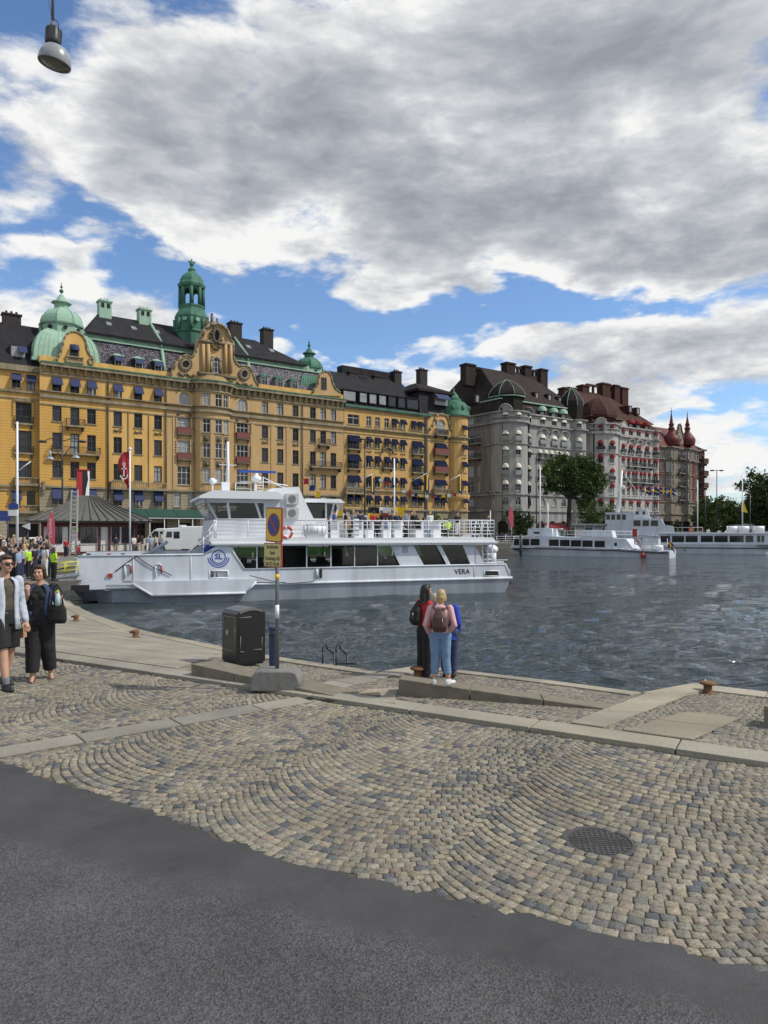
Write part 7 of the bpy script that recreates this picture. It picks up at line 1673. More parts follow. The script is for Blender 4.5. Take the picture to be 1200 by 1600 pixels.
def open_jacket(parent, J, h, mt, hem=.46, vox=.009, gap=.05, g=1., sleeve=1., flare=0.):
    B = Blob(); c = J['chest']; n = 22; rings = [(hem, .102+flare, .082+flare), (.54, .097+flare*.6, .076), (.62, .091, .069), (.70, .095, .074), (.76, .108, .073), (.80, .096, .064), (.828, .052, .048)]
    def pt(k, r, th): a = -pi/2-pi+gap*3+(2*pi-gap*6)*k/n; return None
    mb = B.mb; b0 = len(mb.v)
    for sgn, off in ((1, 0.), (-1, -.012)):
        for z, rx, ry in rings:
            cc = J['pel'].lerp(J['chest'], (z*h-J['pel'].z)/max(.01, (J['chest'].z-J['pel'].z)))
            for k in range(n+1):
                a = pi/2+gap*7+(2*pi-gap*14)*k/n; mb.v.append((cc.x+(rx+off)*h*g*cos(a), cc.y+(ry+off)*h*g*sin(a), z*h))
    R_ = len(rings); N_ = n+1
    for j in range(R_-1):
        for k in range(n):
            a = b0+j*N_+k; o = b0+R_*N_+j*N_+k
            mb.face([a, a+1, a+N_+1, a+N_]); mb.face([o, o+N_, o+N_+1, o+1])
    for j in range(R_-1):
        for k in (0, n): a = b0+j*N_+k; o = b0+R_*N_+j*N_+k; mb.face([a, a+N_, o+N_, o] if k == 0 else [a, o, o+N_, a+N_])
    for k in range(n):
        for j in (0, R_-1): a = b0+j*N_+k; o = b0+R_*N_+j*N_+k; mb.face([a, o, o+1, a+1] if j == 0 else [a, a+1, o+1, o])
    jk = mb.build('jacket', mt, parent)
    for n_ in 'RL':
        B = Blob(); sh, el, wr = J['sh'+n_], J['el'+n_], J['wr'+n_]; B.cap(sh, .037*h, el, .032*h)
        if sleeve > .5: B.cap(el, .032*h, el.lerp(wr, (sleeve-.5)*1.9), .027*h)
        B.done('sleeve', mt, jk, vox, 2, lambda v: .006*noise.noise(Vector((v.x*12, v.y*12, v.z*22))))
    me = jk.data
    for v in me.vertices: v.co += Vector((noise.noise(v.co*7), noise.noise(v.co*7+Vector((5,5,5))), 0))*.012*h
    for p in me.polygons: p.use_smooth = True
    return jk
open_jacket(man, J, H, 'cloth_bleach', .44, gap=.06, flare=.012)
mb = MB()
for s_ in (-1, 1): m2 = MB(); m2.ball((0, 0, 0), .019*H, 10, rz=.014*H, ry=.004*H); c = P(s_*.019, .050, .004); R = Matrix.Rotation(radians(8)+s_*-.25, 3, 'Z'); mb.arr(m2, lambda v: c+R@Vector(v)); mb.cyl(P(s_*.036, .042, .006), P(s_*.048, -.005, .008), .0022*H, n=5)
mb.cyl(P(-.01, .053, .008), P(.01, .053, .008), .0022*H, n=5); mb.build('sunglasses', 'eye_dark', man)
for n_ in 'RL': B = Blob(); B.cap(J['an'+n_], .0225*H, J['an'+n_]+Vector((0, 0, .045*H)), .0235*H); B.done('sock', 'cloth_grey', man, .008)
bg_ = wx(27, Y+.2); mb = MB(); z0 = wz(1000, Y+.2); z1 = wz(980, Y+.2); mb.prism([(-.09, z0), (.085, z0+.03), (.075, z1+.06), (-.06, z1+.04)], -.05, .05, 'y'); o = mb.build('paper_carrier_bag', 'paper_bag'); o.location = (bg_, Y+.25, 0); tag(o, 'small brown paper carrier bag hanging beside the legs of the man in shorts', 'bag')
mb = MB(); mb.tube([(-.05, 0, z1+.04), (-.04, 0, z1+.16), (.03, 0, z1+.16), (.06, 0, z1+.05)], .006, 5); mb.build('handle', 'paper_bag', o)

Y = 10.15; H = 1.66; hx = wx(62, Y)
J = pose(H, elR=(-.0,0,0)) if False else pose(H,
    shR=(-.105,0,.80), elR=(-.135,.01,.635), wrR=(-.075,.085,.745), shL=(.105,0,.80), elL=(.150,.0,.645), wrL=(.170,.105,.690),
    hiR=(-.05,0,.51), hiL=(.05,0,.51), knR=(-.045,.03,.285), anR=(-.045,.06,.045), toR=(-.035,.15,.014), knL=(.06,-.01,.285), anL=(.075,-.06,.055), toL=(.10,.02,.012), head=(.0,.014,.925))
J = {k: Vector((-v.x, v.y, v.z)) for k, v in J.items()}   # put into the facing frame
wom, wp, P = person('woman in black with a navy jacket and black bag, walking on the cobbles', H, J,
    dict(skin='skin', top=('cloth_black', .25, .55, .004), legs=('cloth_black', .93, 1.35, .008), shoes='shoe_brown', sandal=True, hair=('hair_brown', 'bun')), (hx, Y, 0), radians(180+14), vox=.008, fem=True, headrot=radians(-10), bodyscale=1.08, handdir={'R': (0, .2, 1), 'L': (.1, .3, 1)})
open_jacket(wom, J, H, 'cloth_darkdenim', .60, gap=.085, g=1.05, sleeve=.45)
bx = MB(); loc = wx(86, Y-.12); B = Blob(); B.loft([(0, 0, 0, .12, .05), (0, 0, .06, .14, .065), (0, 0, .2, .13, .055), (0, 0, .27, .10, .03)]); o = B.done('handbag', 'cloth_black', None, .01, 1); o.location = (loc, Y-.06, wz(973, Y)); tag(o, 'black leather shoulder bag hanging at the hip of the woman in black', 'bag')
mb = MB(); mb.tube([(-.08, 0, .25), (-.06, 0, .48), (.0, 0, .56), (.06, 0, .45), (.09, 0, .25)], .010, 6); mb.build('strap', 'cloth_black', o)
mb = MB(); mb.lathe((0, 0, 0), [(.001, 0), (.032, 0), (.033, .10), (.028, .15), (.013, .18), (.013, .20), (.001, .2)], 12, 0); o = mb.build('water_bottle', 'bottle_plastic'); Lh = wom.matrix_basis @ (J['wrL']+Vector((0, .05, .0))) if False else None
bpy.context.view_layer.update(); wp_ = wom.matrix_world @ (J['wrL']+Vector((.0, .055, -.06))); o.location = wp_; tag(o, 'clear plastic water bottle held in the raised hand of the woman in black', 'bottle')
mb = MB(); mb.cyl((0, 0, .185), (0, 0, .215), .016, n=10); mb.build('cap', 'cloth_hivis', o)

def stand(px_, py_feet, py_top, lift=0.):
    x, y = g2w(px_, py_feet); z = gz(x, y)+lift; H = (wz(py_top, y)-z); return x, y, z, H
def backpack(parent, J, h, mt, name='backpack'):
    B = Blob(); c = J['chest']+Vector((0, -.115*h, -.03*h)); B.loft([(c.x, c.y, c.z-.115*h, .060*h, .032*h), (c.x, c.y-.01*h, c.z-.06*h, .078*h, .048*h), (c.x, c.y, c.z+.03*h, .070*h, .042*h), (c.x, c.y+.02*h, c.z+.095*h, .035*h, .022*h)]); o = B.done(name, mt, None, .009, 2); o.matrix_world = parent.matrix_world.copy()
    mb = MB()
    for s_ in (-1, 1): mb.tube([c+Vector((s_*.03*h, .01*h, .09*h)), J['neck']+Vector((s_*.065*h, -.035*h, -.008*h)), J['neck']+Vector((s_*.078*h, .02*h, -.015*h)), J['chest']+Vector((s_*.085*h, .06*h, .01*h)), J['chest']+Vector((s_*.09*h, -.04*h, -.10*h))], .010*h, 6)
    mb.build('strap', mt, o); mb = MB(); mb.tube([c+Vector((.035*h, -.05*h, -.06*h)), c+Vector((.03*h, -.052*h, .02*h))], .004*h, 5); mb.build('zip', 'steel', o); return o
x, y, z, H = stand(664, 1061, 912.5)
J = pose(H, elR=(.125,-.03,.64), wrR=(.10,.06,.56), elL=(-.125,-.02,.64), wrL=(-.09,.08,.56), head=(0,.02,.925))
w1, _, P = person('woman with long black hair, red top and black trousers at the quay edge', H, J, dict(skin='skin', top=('cloth_red', .32, .8, .002), legs=('cloth_black', .97, 1.35, .004), shoes='shoe_black', hair=('hair_black', 'long')), (x, y, z), radians(-62), vox=.009, fem=True, headrot=radians(5))
bpy.context.view_layer.update(); o = backpack(w1, J, H, 'cloth_black'); tag(o, 'black backpack on the woman with long black hair', 'backpack')
wedge_top = .19
yy = g2w(686, 1078)[1];
def on_wedge(px_, py_):
    lo, hi = 5., 30.
    for _ in range(50):
        Y_ = (lo+hi)/2; X_ = wx(px_, Y_)
        if wz(py_, Y_) > gz(X_, Y_)+wedge_top: lo = Y_
        else: hi = Y_
    return wx(px_, lo), lo
x, y = on_wedge(688, 1069); z = gz(x, y)+wedge_top; H = wz(920.5, y)-z
J = pose(H, elR=(.15,-.05,.63), wrR=(.085,-.01,.555), elL=(-.15,-.05,.63), wrL=(-.12,.03,.53), knR=(.058,.005,.285), anR=(.085,-.01,.045), toR=(.15,.055,.014), anL=(-.06,-.01,.045), head=(.01,.02,.925))
w2, _, P = person('blond woman in a pale pink jacket and light jeans standing on the granite wedge', H, J, dict(skin='skin', top=('cloth_pink', .95, .82, .005), legs=('cloth_denim', .86, 1.05, .004), shoes='shoe_white', hair=('hair_blond', 'bob'), hood=True), (x, y, z), radians(-8), vox=.009, fem=True, headrot=radians(-10), bodyscale=1.05)
bpy.context.view_layer.update(); o = backpack(w2, J, H*1.06, 'bag_brown'); tag(o, 'brown leather backpack on the woman in the pink jacket', 'backpack')
x, y, z, H = stand(703, 1060, 922)
y += .12; J = pose(H, pel=(0,0,.53), waist=(-.0,.02,.61), chest=(-.03,.03,.72), neck=(-.095,.05,.80), head=(-.175,.06,.875), shR=(.06,.03,.785), shL=(-.15,.03,.775), elR=(.10,.0,.62), wrR=(.09,.06,.50), elL=(-.15,.02,.62), wrL=(-.13,.08,.52))
w3, _, P = person('woman in a long royal blue padded coat bending her grey-blond head behind the pink jacket', H, J, dict(skin='skin', top=('cloth_royal', .95, 1.10, .016), legs=('cloth_darkdenim', .95, 1.1, .003), shoes='shoe_black', hair=('hair_grey', 'short'), topname='coat'), (x, y, z), radians(-10), vox=.009, headrot=radians(20))

STAND = pose(1.72, knR=(.055,.01,.285)); TALK = pose(1.72, elR=(.13,-.01,.64), wrR=(.07,.10,.68), elL=(-.13,-.02,.63), wrL=(-.11,.06,.53)); WALK = pose(1.72, knR=(.05,.06,.29), anR=(.05,.09,.045), toR=(.055,.19,.02), knL=(-.05,-.01,.285), anL=(-.05,-.09,.06), toL=(-.05,.0,.02), wrR=(.14,-.06,.49), wrL=(-.14,.08,.50))
SIT = pose(1.72, **{k: v for k, v in dict(pel=(0,0,.30), waist=(0,0,.38), chest=(0,.01,.49), neck=(0,0,.595), head=(0,.02,.695), shR=(.1,0,.57), shL=(-.1,0,.57), elR=(.13,.01,.41), elL=(-.13,.01,.41), wrR=(.09,.14,.34), wrL=(-.09,.14,.34), hiR=(.05,0,.29), hiL=(-.05,0,.29), knR=(.06,.22,.29), knL=(-.06,.22,.29), anR=(.06,.22,.045), anL=(-.06,.22,.045), toR=(.06,.31,.014), toL=(-.06,.31,.014)).items()})
PROTO = {}
def proto(key, J, spec, fem=False):
    t, parts, _ = person('x', 1.72, J, spec, (0, -60, -20), 0, vox=.024, face=False, fem=fem); PROTO[key] = (t, parts)
base = dict(top=('cloth_white', .4, .85, .004), legs=('cloth_black', .95, 1.15, .003), shoes='shoe_black', hair=('hair_brown', 'short'))
proto('stand', STAND, base); proto('talk', TALK, dict(base, hair=('hair_brown', 'long')), True); proto('walk', WALK, base); proto('sit', SIT, dict(base, hair=('hair_brown', 'bob')), True)
CN = {'cloth_black': 'black', 'cloth_navy': 'navy', 'cloth_blue': 'blue', 'cloth_lightblue': 'light blue', 'cloth_white': 'white', 'cloth_grey': 'grey', 'cloth_red': 'red', 'cloth_pink': 'pink', 'cloth_beige': 'beige', 'cloth_hivis': 'yellow hi-vis', 'cloth_denim': 'denim', 'cloth_olive': 'olive', 'cloth_darkdenim': 'dark denim'}
rp = random.Random(77)
def extra(key, loc, rz, top, legs, hair, where, group, H=1.72, label=None):
    t, parts = PROTO[key]
    hn = {'hair_brown': 'brown', 'hair_black': 'black', 'hair_blond': 'blond', 'hair_grey': 'grey'}[hair]
    c = copy_tree(t, None, loc, rz, label or f"{hn}-haired person in {CN[top]} top and {CN[legs]} trousers {where}", (H/1.72,)*3); c['group'] = group; c.name = 'person'
    for ch in c.children:
        nm = ch.name.split('.')[0]
        if nm == 'shirt': setmat(ch, top)
        elif nm == 'trousers': setmat(ch, legs)
        elif nm == 'hair': setmat(ch, hair)
    return c
HR = ['hair_brown', 'hair_black', 'hair_blond', 'hair_brown', 'hair_grey']; TP = ['cloth_black', 'cloth_navy', 'cloth_white', 'cloth_lightblue', 'cloth_blue', 'cloth_grey', 'cloth_beige', 'cloth_black', 'cloth_white']; LG = ['cloth_black', 'cloth_navy', 'cloth_darkdenim', 'cloth_beige', 'cloth_black', 'cloth_grey']
for px_, Y, tp, lg, hr, k in ((29, 34.5, 'cloth_lightblue', 'cloth_navy', 'hair_black', 'stand'), (84, 35.2, 'cloth_hivis', 'cloth_black', 'hair_brown', 'talk'), (54, 35.5, 'cloth_black', 'cloth_navy', 'hair_black', 'stand'), (46, 36.5, 'cloth_hivis', 'cloth_black', 'hair_black', 'stand'), (70, 36.8, 'cloth_white', 'cloth_white', 'hair_black', 'talk'),
    (76, 38.5, 'cloth_blue', 'cloth_navy', 'hair_brown', 'stand'), (60, 38.6, 'cloth_blue', 'cloth_black', 'hair_brown', 'walk'), (49, 38.8, 'cloth_lightblue', 'cloth_navy', 'hair_brown', 'stand'), (38, 38.2, 'cloth_white', 'cloth_darkdenim', 'hair_blond', 'talk'), (20, 36.6, 'cloth_black', 'cloth_black', 'hair_brown', 'stand'), (9, 37.2, 'cloth_navy', 'cloth_black', 'hair_black', 'talk'), (2, 35.8, 'cloth_white', 'cloth_navy', 'hair_brown', 'stand'),
    (14, 40.2, 'cloth_black', 'cloth_grey', 'hair_brown', 'walk'), (25, 40.6, 'cloth_beige', 'cloth_black', 'hair_black', 'stand'), (33, 41.5, 'cloth_red', 'cloth_black', 'hair_brown', 'talk'), (43, 42., 'cloth_black', 'cloth_darkdenim', 'hair_blond', 'stand'), (56, 42.6, 'cloth_grey', 'cloth_navy', 'hair_brown', 'talk'), (65, 43.2, 'cloth_black', 'cloth_black', 'hair_brown', 'stand'), (6, 43.5, 'cloth_black', 'cloth_navy', 'hair_brown', 'walk'), (16, 45, 'cloth_lightblue', 'cloth_black', 'hair_black', 'stand'), (30, 46.5, 'cloth_navy', 'cloth_beige', 'hair_grey', 'stand'), (52, 47, 'cloth_black', 'cloth_grey', 'hair_brown', 'walk')):
    x = wx(px_, Y); extra(k, (x, Y, gz(x, Y)), radians(rp.choice((20, -30, 60, 180, 150, -60, 90))), tp, lg, hr, 'boarding from the left quay', 'people waiting at the ferry berth', 1.64+rp.random()*.18)
for i in range(16):
    px_ = 1+i*5.2; Y = 48+rp.random()*8; x = wx(px_, Y); extra(rp.choice(('stand', 'talk', 'walk')), (x, Y, gz(x, Y)), rp.random()*6.28, rp.choice(TP), rp.choice(LG), rp.choice(HR), 'behind the boarding crowd', 'people waiting at the ferry berth', 1.62+rp.random()*.2)
for px_, Y, tp, lg, hr, k in ((103, 57, 'cloth_red', 'cloth_navy', 'hair_black', 'stand'), (121, 57.5, 'cloth_white', 'cloth_red', 'hair_black', 'stand')):
    x = wx(px_, Y); extra(k, (x, Y, gz(x, Y)), radians(180), tp, lg, hr, 'beside the kiosk ladder', 'people at the kiosk', 1.5)
for px_, Y, tp, lg, hr, k in ((181, 59, 'cloth_navy', 'cloth_beige', 'hair_black', 'stand'), (195, 62, 'cloth_lightblue', 'cloth_white', 'hair_blond', 'talk'), (203, 64, 'cloth_white', 'cloth_navy', 'hair_brown', 'talk'), (209, 60.5, 'cloth_white', 'cloth_grey', 'hair_black', 'walk'), (216, 63, 'cloth_black', 'cloth_white', 'hair_black', 'talk'), (222, 60.3, 'cloth_black', 'cloth_beige', 'hair_brown', 'talk'), (230, 64, 'cloth_grey', 'cloth_white', 'hair_brown', 'stand'), (236, 62.5, 'cloth_lightblue', 'cloth_grey', 'hair_grey', 'stand'), (243, 66, 'cloth_beige', 'cloth_black', 'hair_brown', 'stand'), (251, 64, 'cloth_grey', 'cloth_navy', 'hair_blond', 'talk'), (187, 65, 'cloth_white', 'cloth_lightblue', 'hair_brown', 'walk')):
    x = wx(px_, Y); extra(k, (x, Y, gz(x, Y)), radians(rp.choice((20, -30, 60, 180, 90))), tp, lg, hr, 'between kiosk and white vans', 'people by the white vans', 1.64+rp.random()*.15)
for px_, v, k, tp, lg, hr in ((513, 1.3, 'sit', 'cloth_black', 'cloth_black', 'hair_brown'), (522, 2.2, 'stand', 'cloth_blue', 'cloth_navy', 'hair_black'), (545, 1.6, 'sit', 'cloth_beige', 'cloth_navy', 'hair_grey'), (549, 3.2, 'talk', 'cloth_pink', 'cloth_black', 'hair_brown'), (556, 1.1, 'sit', 'cloth_black', 'cloth_black', 'hair_brown'), (563, 3.4, 'stand', 'cloth_navy', 'cloth_navy', 'hair_black'), (571, 1.5, 'sit', 'cloth_navy', 'cloth_darkdenim', 'hair_brown'),
    (590, 1.4, 'sit', 'cloth_black', 'cloth_black', 'hair_black'), (596, 2.8, 'talk', 'cloth_black', 'cloth_navy', 'hair_brown'), (603, 1.6, 'sit', 'cloth_lightblue', 'cloth_black', 'hair_black'), (613, 3.4, 'sit', 'cloth_black', 'cloth_beige', 'hair_brown'), (627, 1.5, 'sit', 'cloth_white', 'cloth_black', 'hair_brown'), (638, 3.1, 'sit', 'cloth_navy', 'cloth_grey', 'hair_grey'), (647, 2.3, 'stand', 'cloth_black', 'cloth_grey', 'hair_blond'), (653, 1.3, 'sit', 'cloth_black', 'cloth_black', 'hair_brown'), (662, 1.7, 'sit', 'cloth_lightblue', 'cloth_denim', 'hair_black'), (700, 3., 'sit', 'cloth_hivis', 'cloth_black', 'hair_black'), (540, 4.4, 'stand', 'cloth_black', 'cloth_beige', 'hair_black'), (552, 2.4, 'stand', 'cloth_grey', 'cloth_black', 'hair_blond'), (584, 3.8, 'stand', 'cloth_red', 'cloth_navy', 'hair_brown'), (608, 2.5, 'stand', 'cloth_black', 'cloth_denim', 'hair_blond'), (620, 4.2, 'stand', 'cloth_navy', 'cloth_black', 'hair_grey'), (633, 2.2, 'stand', 'cloth_lightblue', 'cloth_navy', 'hair_black'), (643, 4.0, 'stand', 'cloth_beige', 'cloth_navy', 'hair_brown'), (672, 2.8, 'stand', 'cloth_white', 'cloth_black', 'hair_blond'), (681, 4.4, 'sit', 'cloth_grey', 'cloth_beige', 'hair_black'), (715, 4.6, 'stand', 'cloth_black', 'cloth_white', 'hair_brown')):
    u = FERRY.pl.u(px_, v); w = FERRY.pl.w(u, v); extra(k, (w[0], w[1], WATER+FZR+.01-(.05 if k == 'sit' else 0)), FERRY.pl.rot+radians(rp.choice((0, 90, -90, 180))), tp, lg, hr, f"{'seated' if k == 'sit' else 'standing'} on the ferry's open deck", 'passengers on the upper deck of the ferry', 1.68)
for i in range(26):
    px_ = 776+i*3.4+rp.random()*2 if i < 17 else (1085+(i-17)*13); base_v = 5+rp.random()*5
    u = FQ.u(px_, base_v); w = FQ.w(u, base_v); extra(rp.choice(('stand', 'talk', 'walk')), (w[0], w[1], 0), rp.random()*6.28, rp.choice(TP), rp.choice(LG), rp.choice(HR), 'queueing on the far quay' if i < 17 else 'behind the sightseeing boat', 'people on the far quay', 1.7)
for t, parts in PROTO.values():
    for ch in list(t.children): bpy.data.objects.remove(ch)
    bpy.data.objects.remove(t)
mat('bin_black', (.012,.012,.013), .35, noise_amt=.3, nscale=4, coat=.2); mat('bin_scratch', (.30,.29,.27), .7); mat('pole_grey', (.17,.175,.18), .45, metal=.4, noise_amt=.2, nscale=8); mat('sign_yellow', (.72,.47,.03), .45); mat('sign_red', (.34,.035,.03), .5); mat('sign_blue', (.025,.05,.22), .5); mat('sign_cream', (.60,.52,.20), .5, noise_amt=.12, nscale=14)
mat('concrete', (.21,.205,.19), .95, noise_amt=.35, nscale=14, bump=.6, bscale=60); mat('granite_block', (.20,.175,.13), .85, noise_amt=.35, nscale=6, bump=.4, bscale=70); mat('bollard_rust', (.22,.11,.045), .85, noise_amt=.55, nscale=12, bump=.5, bscale=50); mat('ash_blue', (.030,.055,.11), .45, noise_amt=.25, nscale=8); mat('cast_iron', (.07,.067,.065), .6, noise_amt=.35, nscale=20, bump=.3, bscale=60)
mat('lamp_dark', (.03,.033,.032), .5); mat('lamp_shade', (.27,.29,.30), .3, coat=.3, noise_amt=.15, nscale=10); mat('lamp_lens', (.16,.155,.13), .35, noise_amt=.3, nscale=20); mat('kiosk_roof', (.11,.107,.095), .6, noise_amt=.25, nscale=1.5); mat('kiosk_red', (.09,.012,.012), .6); mat('kiosk_white', (.62,.61,.58), .6); mat('ladder_alu', (.48,.47,.44), .45, metal=.3)
mat('flag_red', (.38,.02,.03), .8); mat('flag_black', (.015,.014,.015), .8); mat('flag_white', (.75,.75,.75), .8); mat('flag_blue', (.01,.035,.16), .8); mat('flag_yellow', (.80,.50,.02), .8); mat('banner_pink', (.62,.10,.14), .8); mat('van_white', (.66,.68,.68), .25, coat=.5, noise_amt=.06, nscale=2); mat('car_glass', (.012,.015,.018), .06, spec=.7); mat('tyre', (.015,.015,.015), .8); mat('hub', (.35,.35,.35), .4, metal=.6); mat('bus_white', (.58,.60,.61), .3, coat=.3); mat('car_dark', (.02,.022,.025), .25, coat=.6); mat('rail_yellow', (.60,.55,.05), .5); mat('sign_white', (.72,.73,.74), .5); mat('lime', (.25,.55,.03), .5)
mat('bark', (.045,.035,.025), .95, noise_amt=.4, nscale=5, bump=.6, bscale=8)
def leafmat(name, c):
    m = mat(name, c, .75, spec=.2); N = m.node_tree.nodes; L = m.node_tree.links; b = N['Principled BSDF']
    a = N.new('ShaderNodeAttribute'); a.attribute_name = 'Col'; L.new(a.outputs['Color'], b.inputs['Base Color'])
leafmat('leaf', (.06, .09, .02))
def ground_h(x, y): return gz(x, y)

x, y = g2w(433, 1074); z0 = gz(x, y)
t = thing('parking_sign', 'yellow and blue no-parking sign on a grey post in a concrete foot', 'sign', (x, y, z0), 0); K_ = y/F
zz = lambda py: wz(py, y)-z0
mb = MB(); w = 40*K_
mb.loft = None
prof = [(-.345, 0), (.345, 0), (.325, .14), (.27, .235), (.22, .255), (-.22, .255), (-.27, .235), (-.325, .14)]
for (ya, yb, sc0, sc1) in ((-.20, -.15, .93, 1.0), (-.15, .15, 1., 1.), (.15, .20, 1., .93)):
    n = len(prof); b0 = len(mb.v); mb.v += [(px_*sc0, ya, pz*sc0) for px_, pz in prof]+[(px_*sc1, yb, pz*sc1) for px_, pz in prof]
    for i in range(n): j = (i+1) % n; mb.face([b0+i, b0+j, b0+n+j, b0+n+i], 0, True)
    if sc0 < 1: mb.face([b0+i for i in range(n)][::-1])
    if sc1 < 1: mb.face([b0+n+i for i in range(n)])
mb.build('concrete_foot', 'concrete', t)
mb = MB(); mb.cyl((0, 0, .15), (0, 0, zz(800)), .026, n=14); mb.build('post', 'pole_grey', t)
mb = MB(); mb.cyl((0, 0, zz(966)), (0, 0, zz(945)), .0275, n=14); mb.build('sticker', 'sign_white', t)
mb = MB(); mb.cyl((0, 0, zz(905)), (0, 0, zz(897)), .0275, n=14, m=0); mb.build('sticker', 'flag_yellow', t)
def plate(w, h, th, r=.02):
    o = []
    for cx, cz, a0 in ((w/2-r, h/2-r, 0), (-w/2+r, h/2-r, pi/2), (-w/2+r, -h/2+r, pi), (w/2-r, -h/2+r, 3*pi/2)):
        for k in range(4): a = a0+pi/2*k/3; o.append((cx+r*cos(a), cz+r*sin(a)))
    return o
W1 = .40; H1 = 54*K_; R1 = radians(-50)
mb = MB(); mb.prism(plate(W1, H1, .02), -.010, .010, 'y', 0); sg = mb.build('sign_plate', 'sign_red', t); sg.location = (-.028, -.055, zz(820)); sg.rotation_euler = (0, radians(2), R1)
mb = MB(); mb.prism(plate(W1-.035, H1-.035, .02), -.0125, -.0105, 'y', 0); mb.build('sign_face', 'sign_yellow', sg)
ov = lambda r: [(r*cos(2*pi*k/32), r*sin(2*pi*k/32)) for k in range(32)]
mb = MB(); mb.prism(ov(.155), -.0145, -.0128, 'y', 0); mb.prism(ov(.132), -.0165, -.0147, 'y', 1); c_ = .132*.66; mb.prism([(-c_-.012, c_-.012), (-c_+.012, c_+.012), (c_+.012, -c_+.012), (c_-.012, -c_-.012)], -.0185, -.0167, 'y', 0); mb.build('no_parking_symbol', ['sign_red', 'sign_blue'], sg)
W2 = .36; H2 = 38*K_
mb = MB(); mb.prism(plate(W2, H2, .02), -.010, .010, 'y', 0); s2 = mb.build('sign_plate', 'sign_red', t); s2.location = (-.045, -.055, zz(867)); s2.rotation_euler = (0, 0, radians(-42))
mb = MB(); mb.prism(plate(W2-.022, H2-.022, .02), -.0125, -.0105, 'y', 0); mb.build('sign_face', 'sign_cream', s2)
for i, tx in enumerate(('Stockholms', 'Stads', 'Parkerings AB', '08-772 96 00')): text_mesh('lettering', tx, .070, 'letter_black', s2, (0, -.0135, H2/2-.055-i*(H2-.09)/3.05), (RX90, 0, 0), ext=.0008, sx=.74, offset=.0012)
for dz in (-.1, .1):
    for s_ in (sg, s2): mb = MB(); mb.box(-.05, .05, .012, .03, dz-.012, dz+.012); mb.build('bracket', 'pole_grey', s_)
cB = g2w(370, 1042); cL = g2w(339, 1036.7); cR = g2w(404.7, 1043.5)
eL = Vector((cL[0]-cB[0], cL[1]-cB[1])); eR = Vector((cR[0]-cB[0], cR[1]-cB[1])); wL, wR = eL.length, .52
aR = radians(40); wR = .52
hh = wz(960, cB[1])-gz(*cB)
t = thing('litter_cabinet', 'black metal litter cabinet with a curved lid and white scratched seams', 'litter bin', (cB[0], cB[1], gz(*cB)), aR)
dp = .50
mb = MB(); n_ = 10; top = [(0, hh-.005)]+[(wR*k/n_, hh+.075*sin(pi*k/n_)**.8) for k in range(n_+1)][1:-1]+[(wR, hh-.005)]
mb.prism([(0, .04), (wR, .04)]+top[::-1], 0, dp, 'y'); mb.box(.02, wR-.02, .02, dp-.02, 0, .04); bd_ = mb.build('body', 'bin_black', t)
mb = MB(); tp = [(x_-.0, z_+.012) for x_, z_ in top]; mb.prism([(p[0], p[1]-.03) for p in top[1:-1]]+[(p[0], p[1]+.012) for p in top[1:-1]][::-1], -.015, dp+.01, 'y'); mb.build('lid', 'pole_grey', bd_)
mb = MB(); f = -.006; x0, x1_, z0, z1 = .06, wR-.06, .16*hh+.1, hh-.06
for a, b_ in (((x0, z1), (x0+.2, z1)), ((x0, z0+.02), (x0+.012, z1-.3)), ((x0, z0), (x0+.07, z0-.01)), ((x0+.25, z0+.01), (x1_, z0)), ((x1_, z0+.02), (x1_, z0+.2))): mb.cyl((a[0], f+.004, a[1]), (b_[0], f+.004, b_[1]), .0045, n=4)
for a, b_ in (((x0, z1), (dp-.05, z1)), ((.06, z0), (.06, z1)), ((dp-.05, z0+.2), (dp-.05, z1)), ((.12, z0), (dp-.05, z0))): mb.cyl((f+.004, a[0], a[1]), (f+.004, b_[0], b_[1]), .0045, n=4)
mb.cyl((.0, dp*.62, hh*.62), (-.012, dp*.62, hh*.62), .045, n=12); mb.build('door_seam', 'bin_scratch', bd_)
x, y = g2w(423, 1050); z0 = gz(x, y); K_ = y/F; t = thing('ash_bin', 'slim blue cylindrical ash bin behind the sign post', 'ash bin', (x+.03, y+.15, z0), 0); h = wz(980, y)-z0
mb = MB(); mb.lathe((0, 0, 0), [(.0, 0), (.078, 0), (.08, .02), (.08, h-.12), (.083, h-.11), (.083, h-.10), (.078, h-.09), (.078, h-.05)], 18); bd_ = mb.build('body', 'ash_blue', t); mb = MB(); mb.lathe((0, 0, 0), [(.078, h-.06), (.092, h-.045), (.095, h-.01), (.075, h), (.0, h+.004)], 18); mb.build('cap', 'ash_blue', bd_)
mb = MB(); [mb.box(.079*cos(a)-.012, .079*cos(a)+.012, .079*sin(a)-.012, .079*sin(a)+.012, h-.16, h-.13) for a in (-2.3, -1.6, -.9)]; mb.build('slot', 'rubber', bd_)
def wedge(pl, pr, hl, wd, label):
    a = Vector(g2w(*pl)); b_ = Vector(g2w(*pr)); d = (b_-a); L_ = d.length; d /= L_; n = Vector((-d.y, d.x)); mb = MB(); N_ = 3
    for k in range(N_):
        t0, t1 = k/N_+.002, (k+1)/N_-.002; P = lambda t, w_: a+d*L_*t+n*w_; hgt = lambda t: hl*(1-t)+.012
        q = [P(t0, 0), P(t1, 0), P(t1, wd), P(t0, wd)]
        mb.hexa([(p.x, p.y, gz(p.x, p.y)-.05) for p in q]+[(p.x, p.y, gz(p.x, p.y)+hgt(t_)) for p, t_ in zip(q, (t0, t1, t1, t0))])
    o = mb.build('granite_wedge', 'granite_block'); tag(o, label, 'stone wedge'); bv = o.modifiers.new('b', 'BEVEL'); bv.width = .012; bv.segments = 2; return o
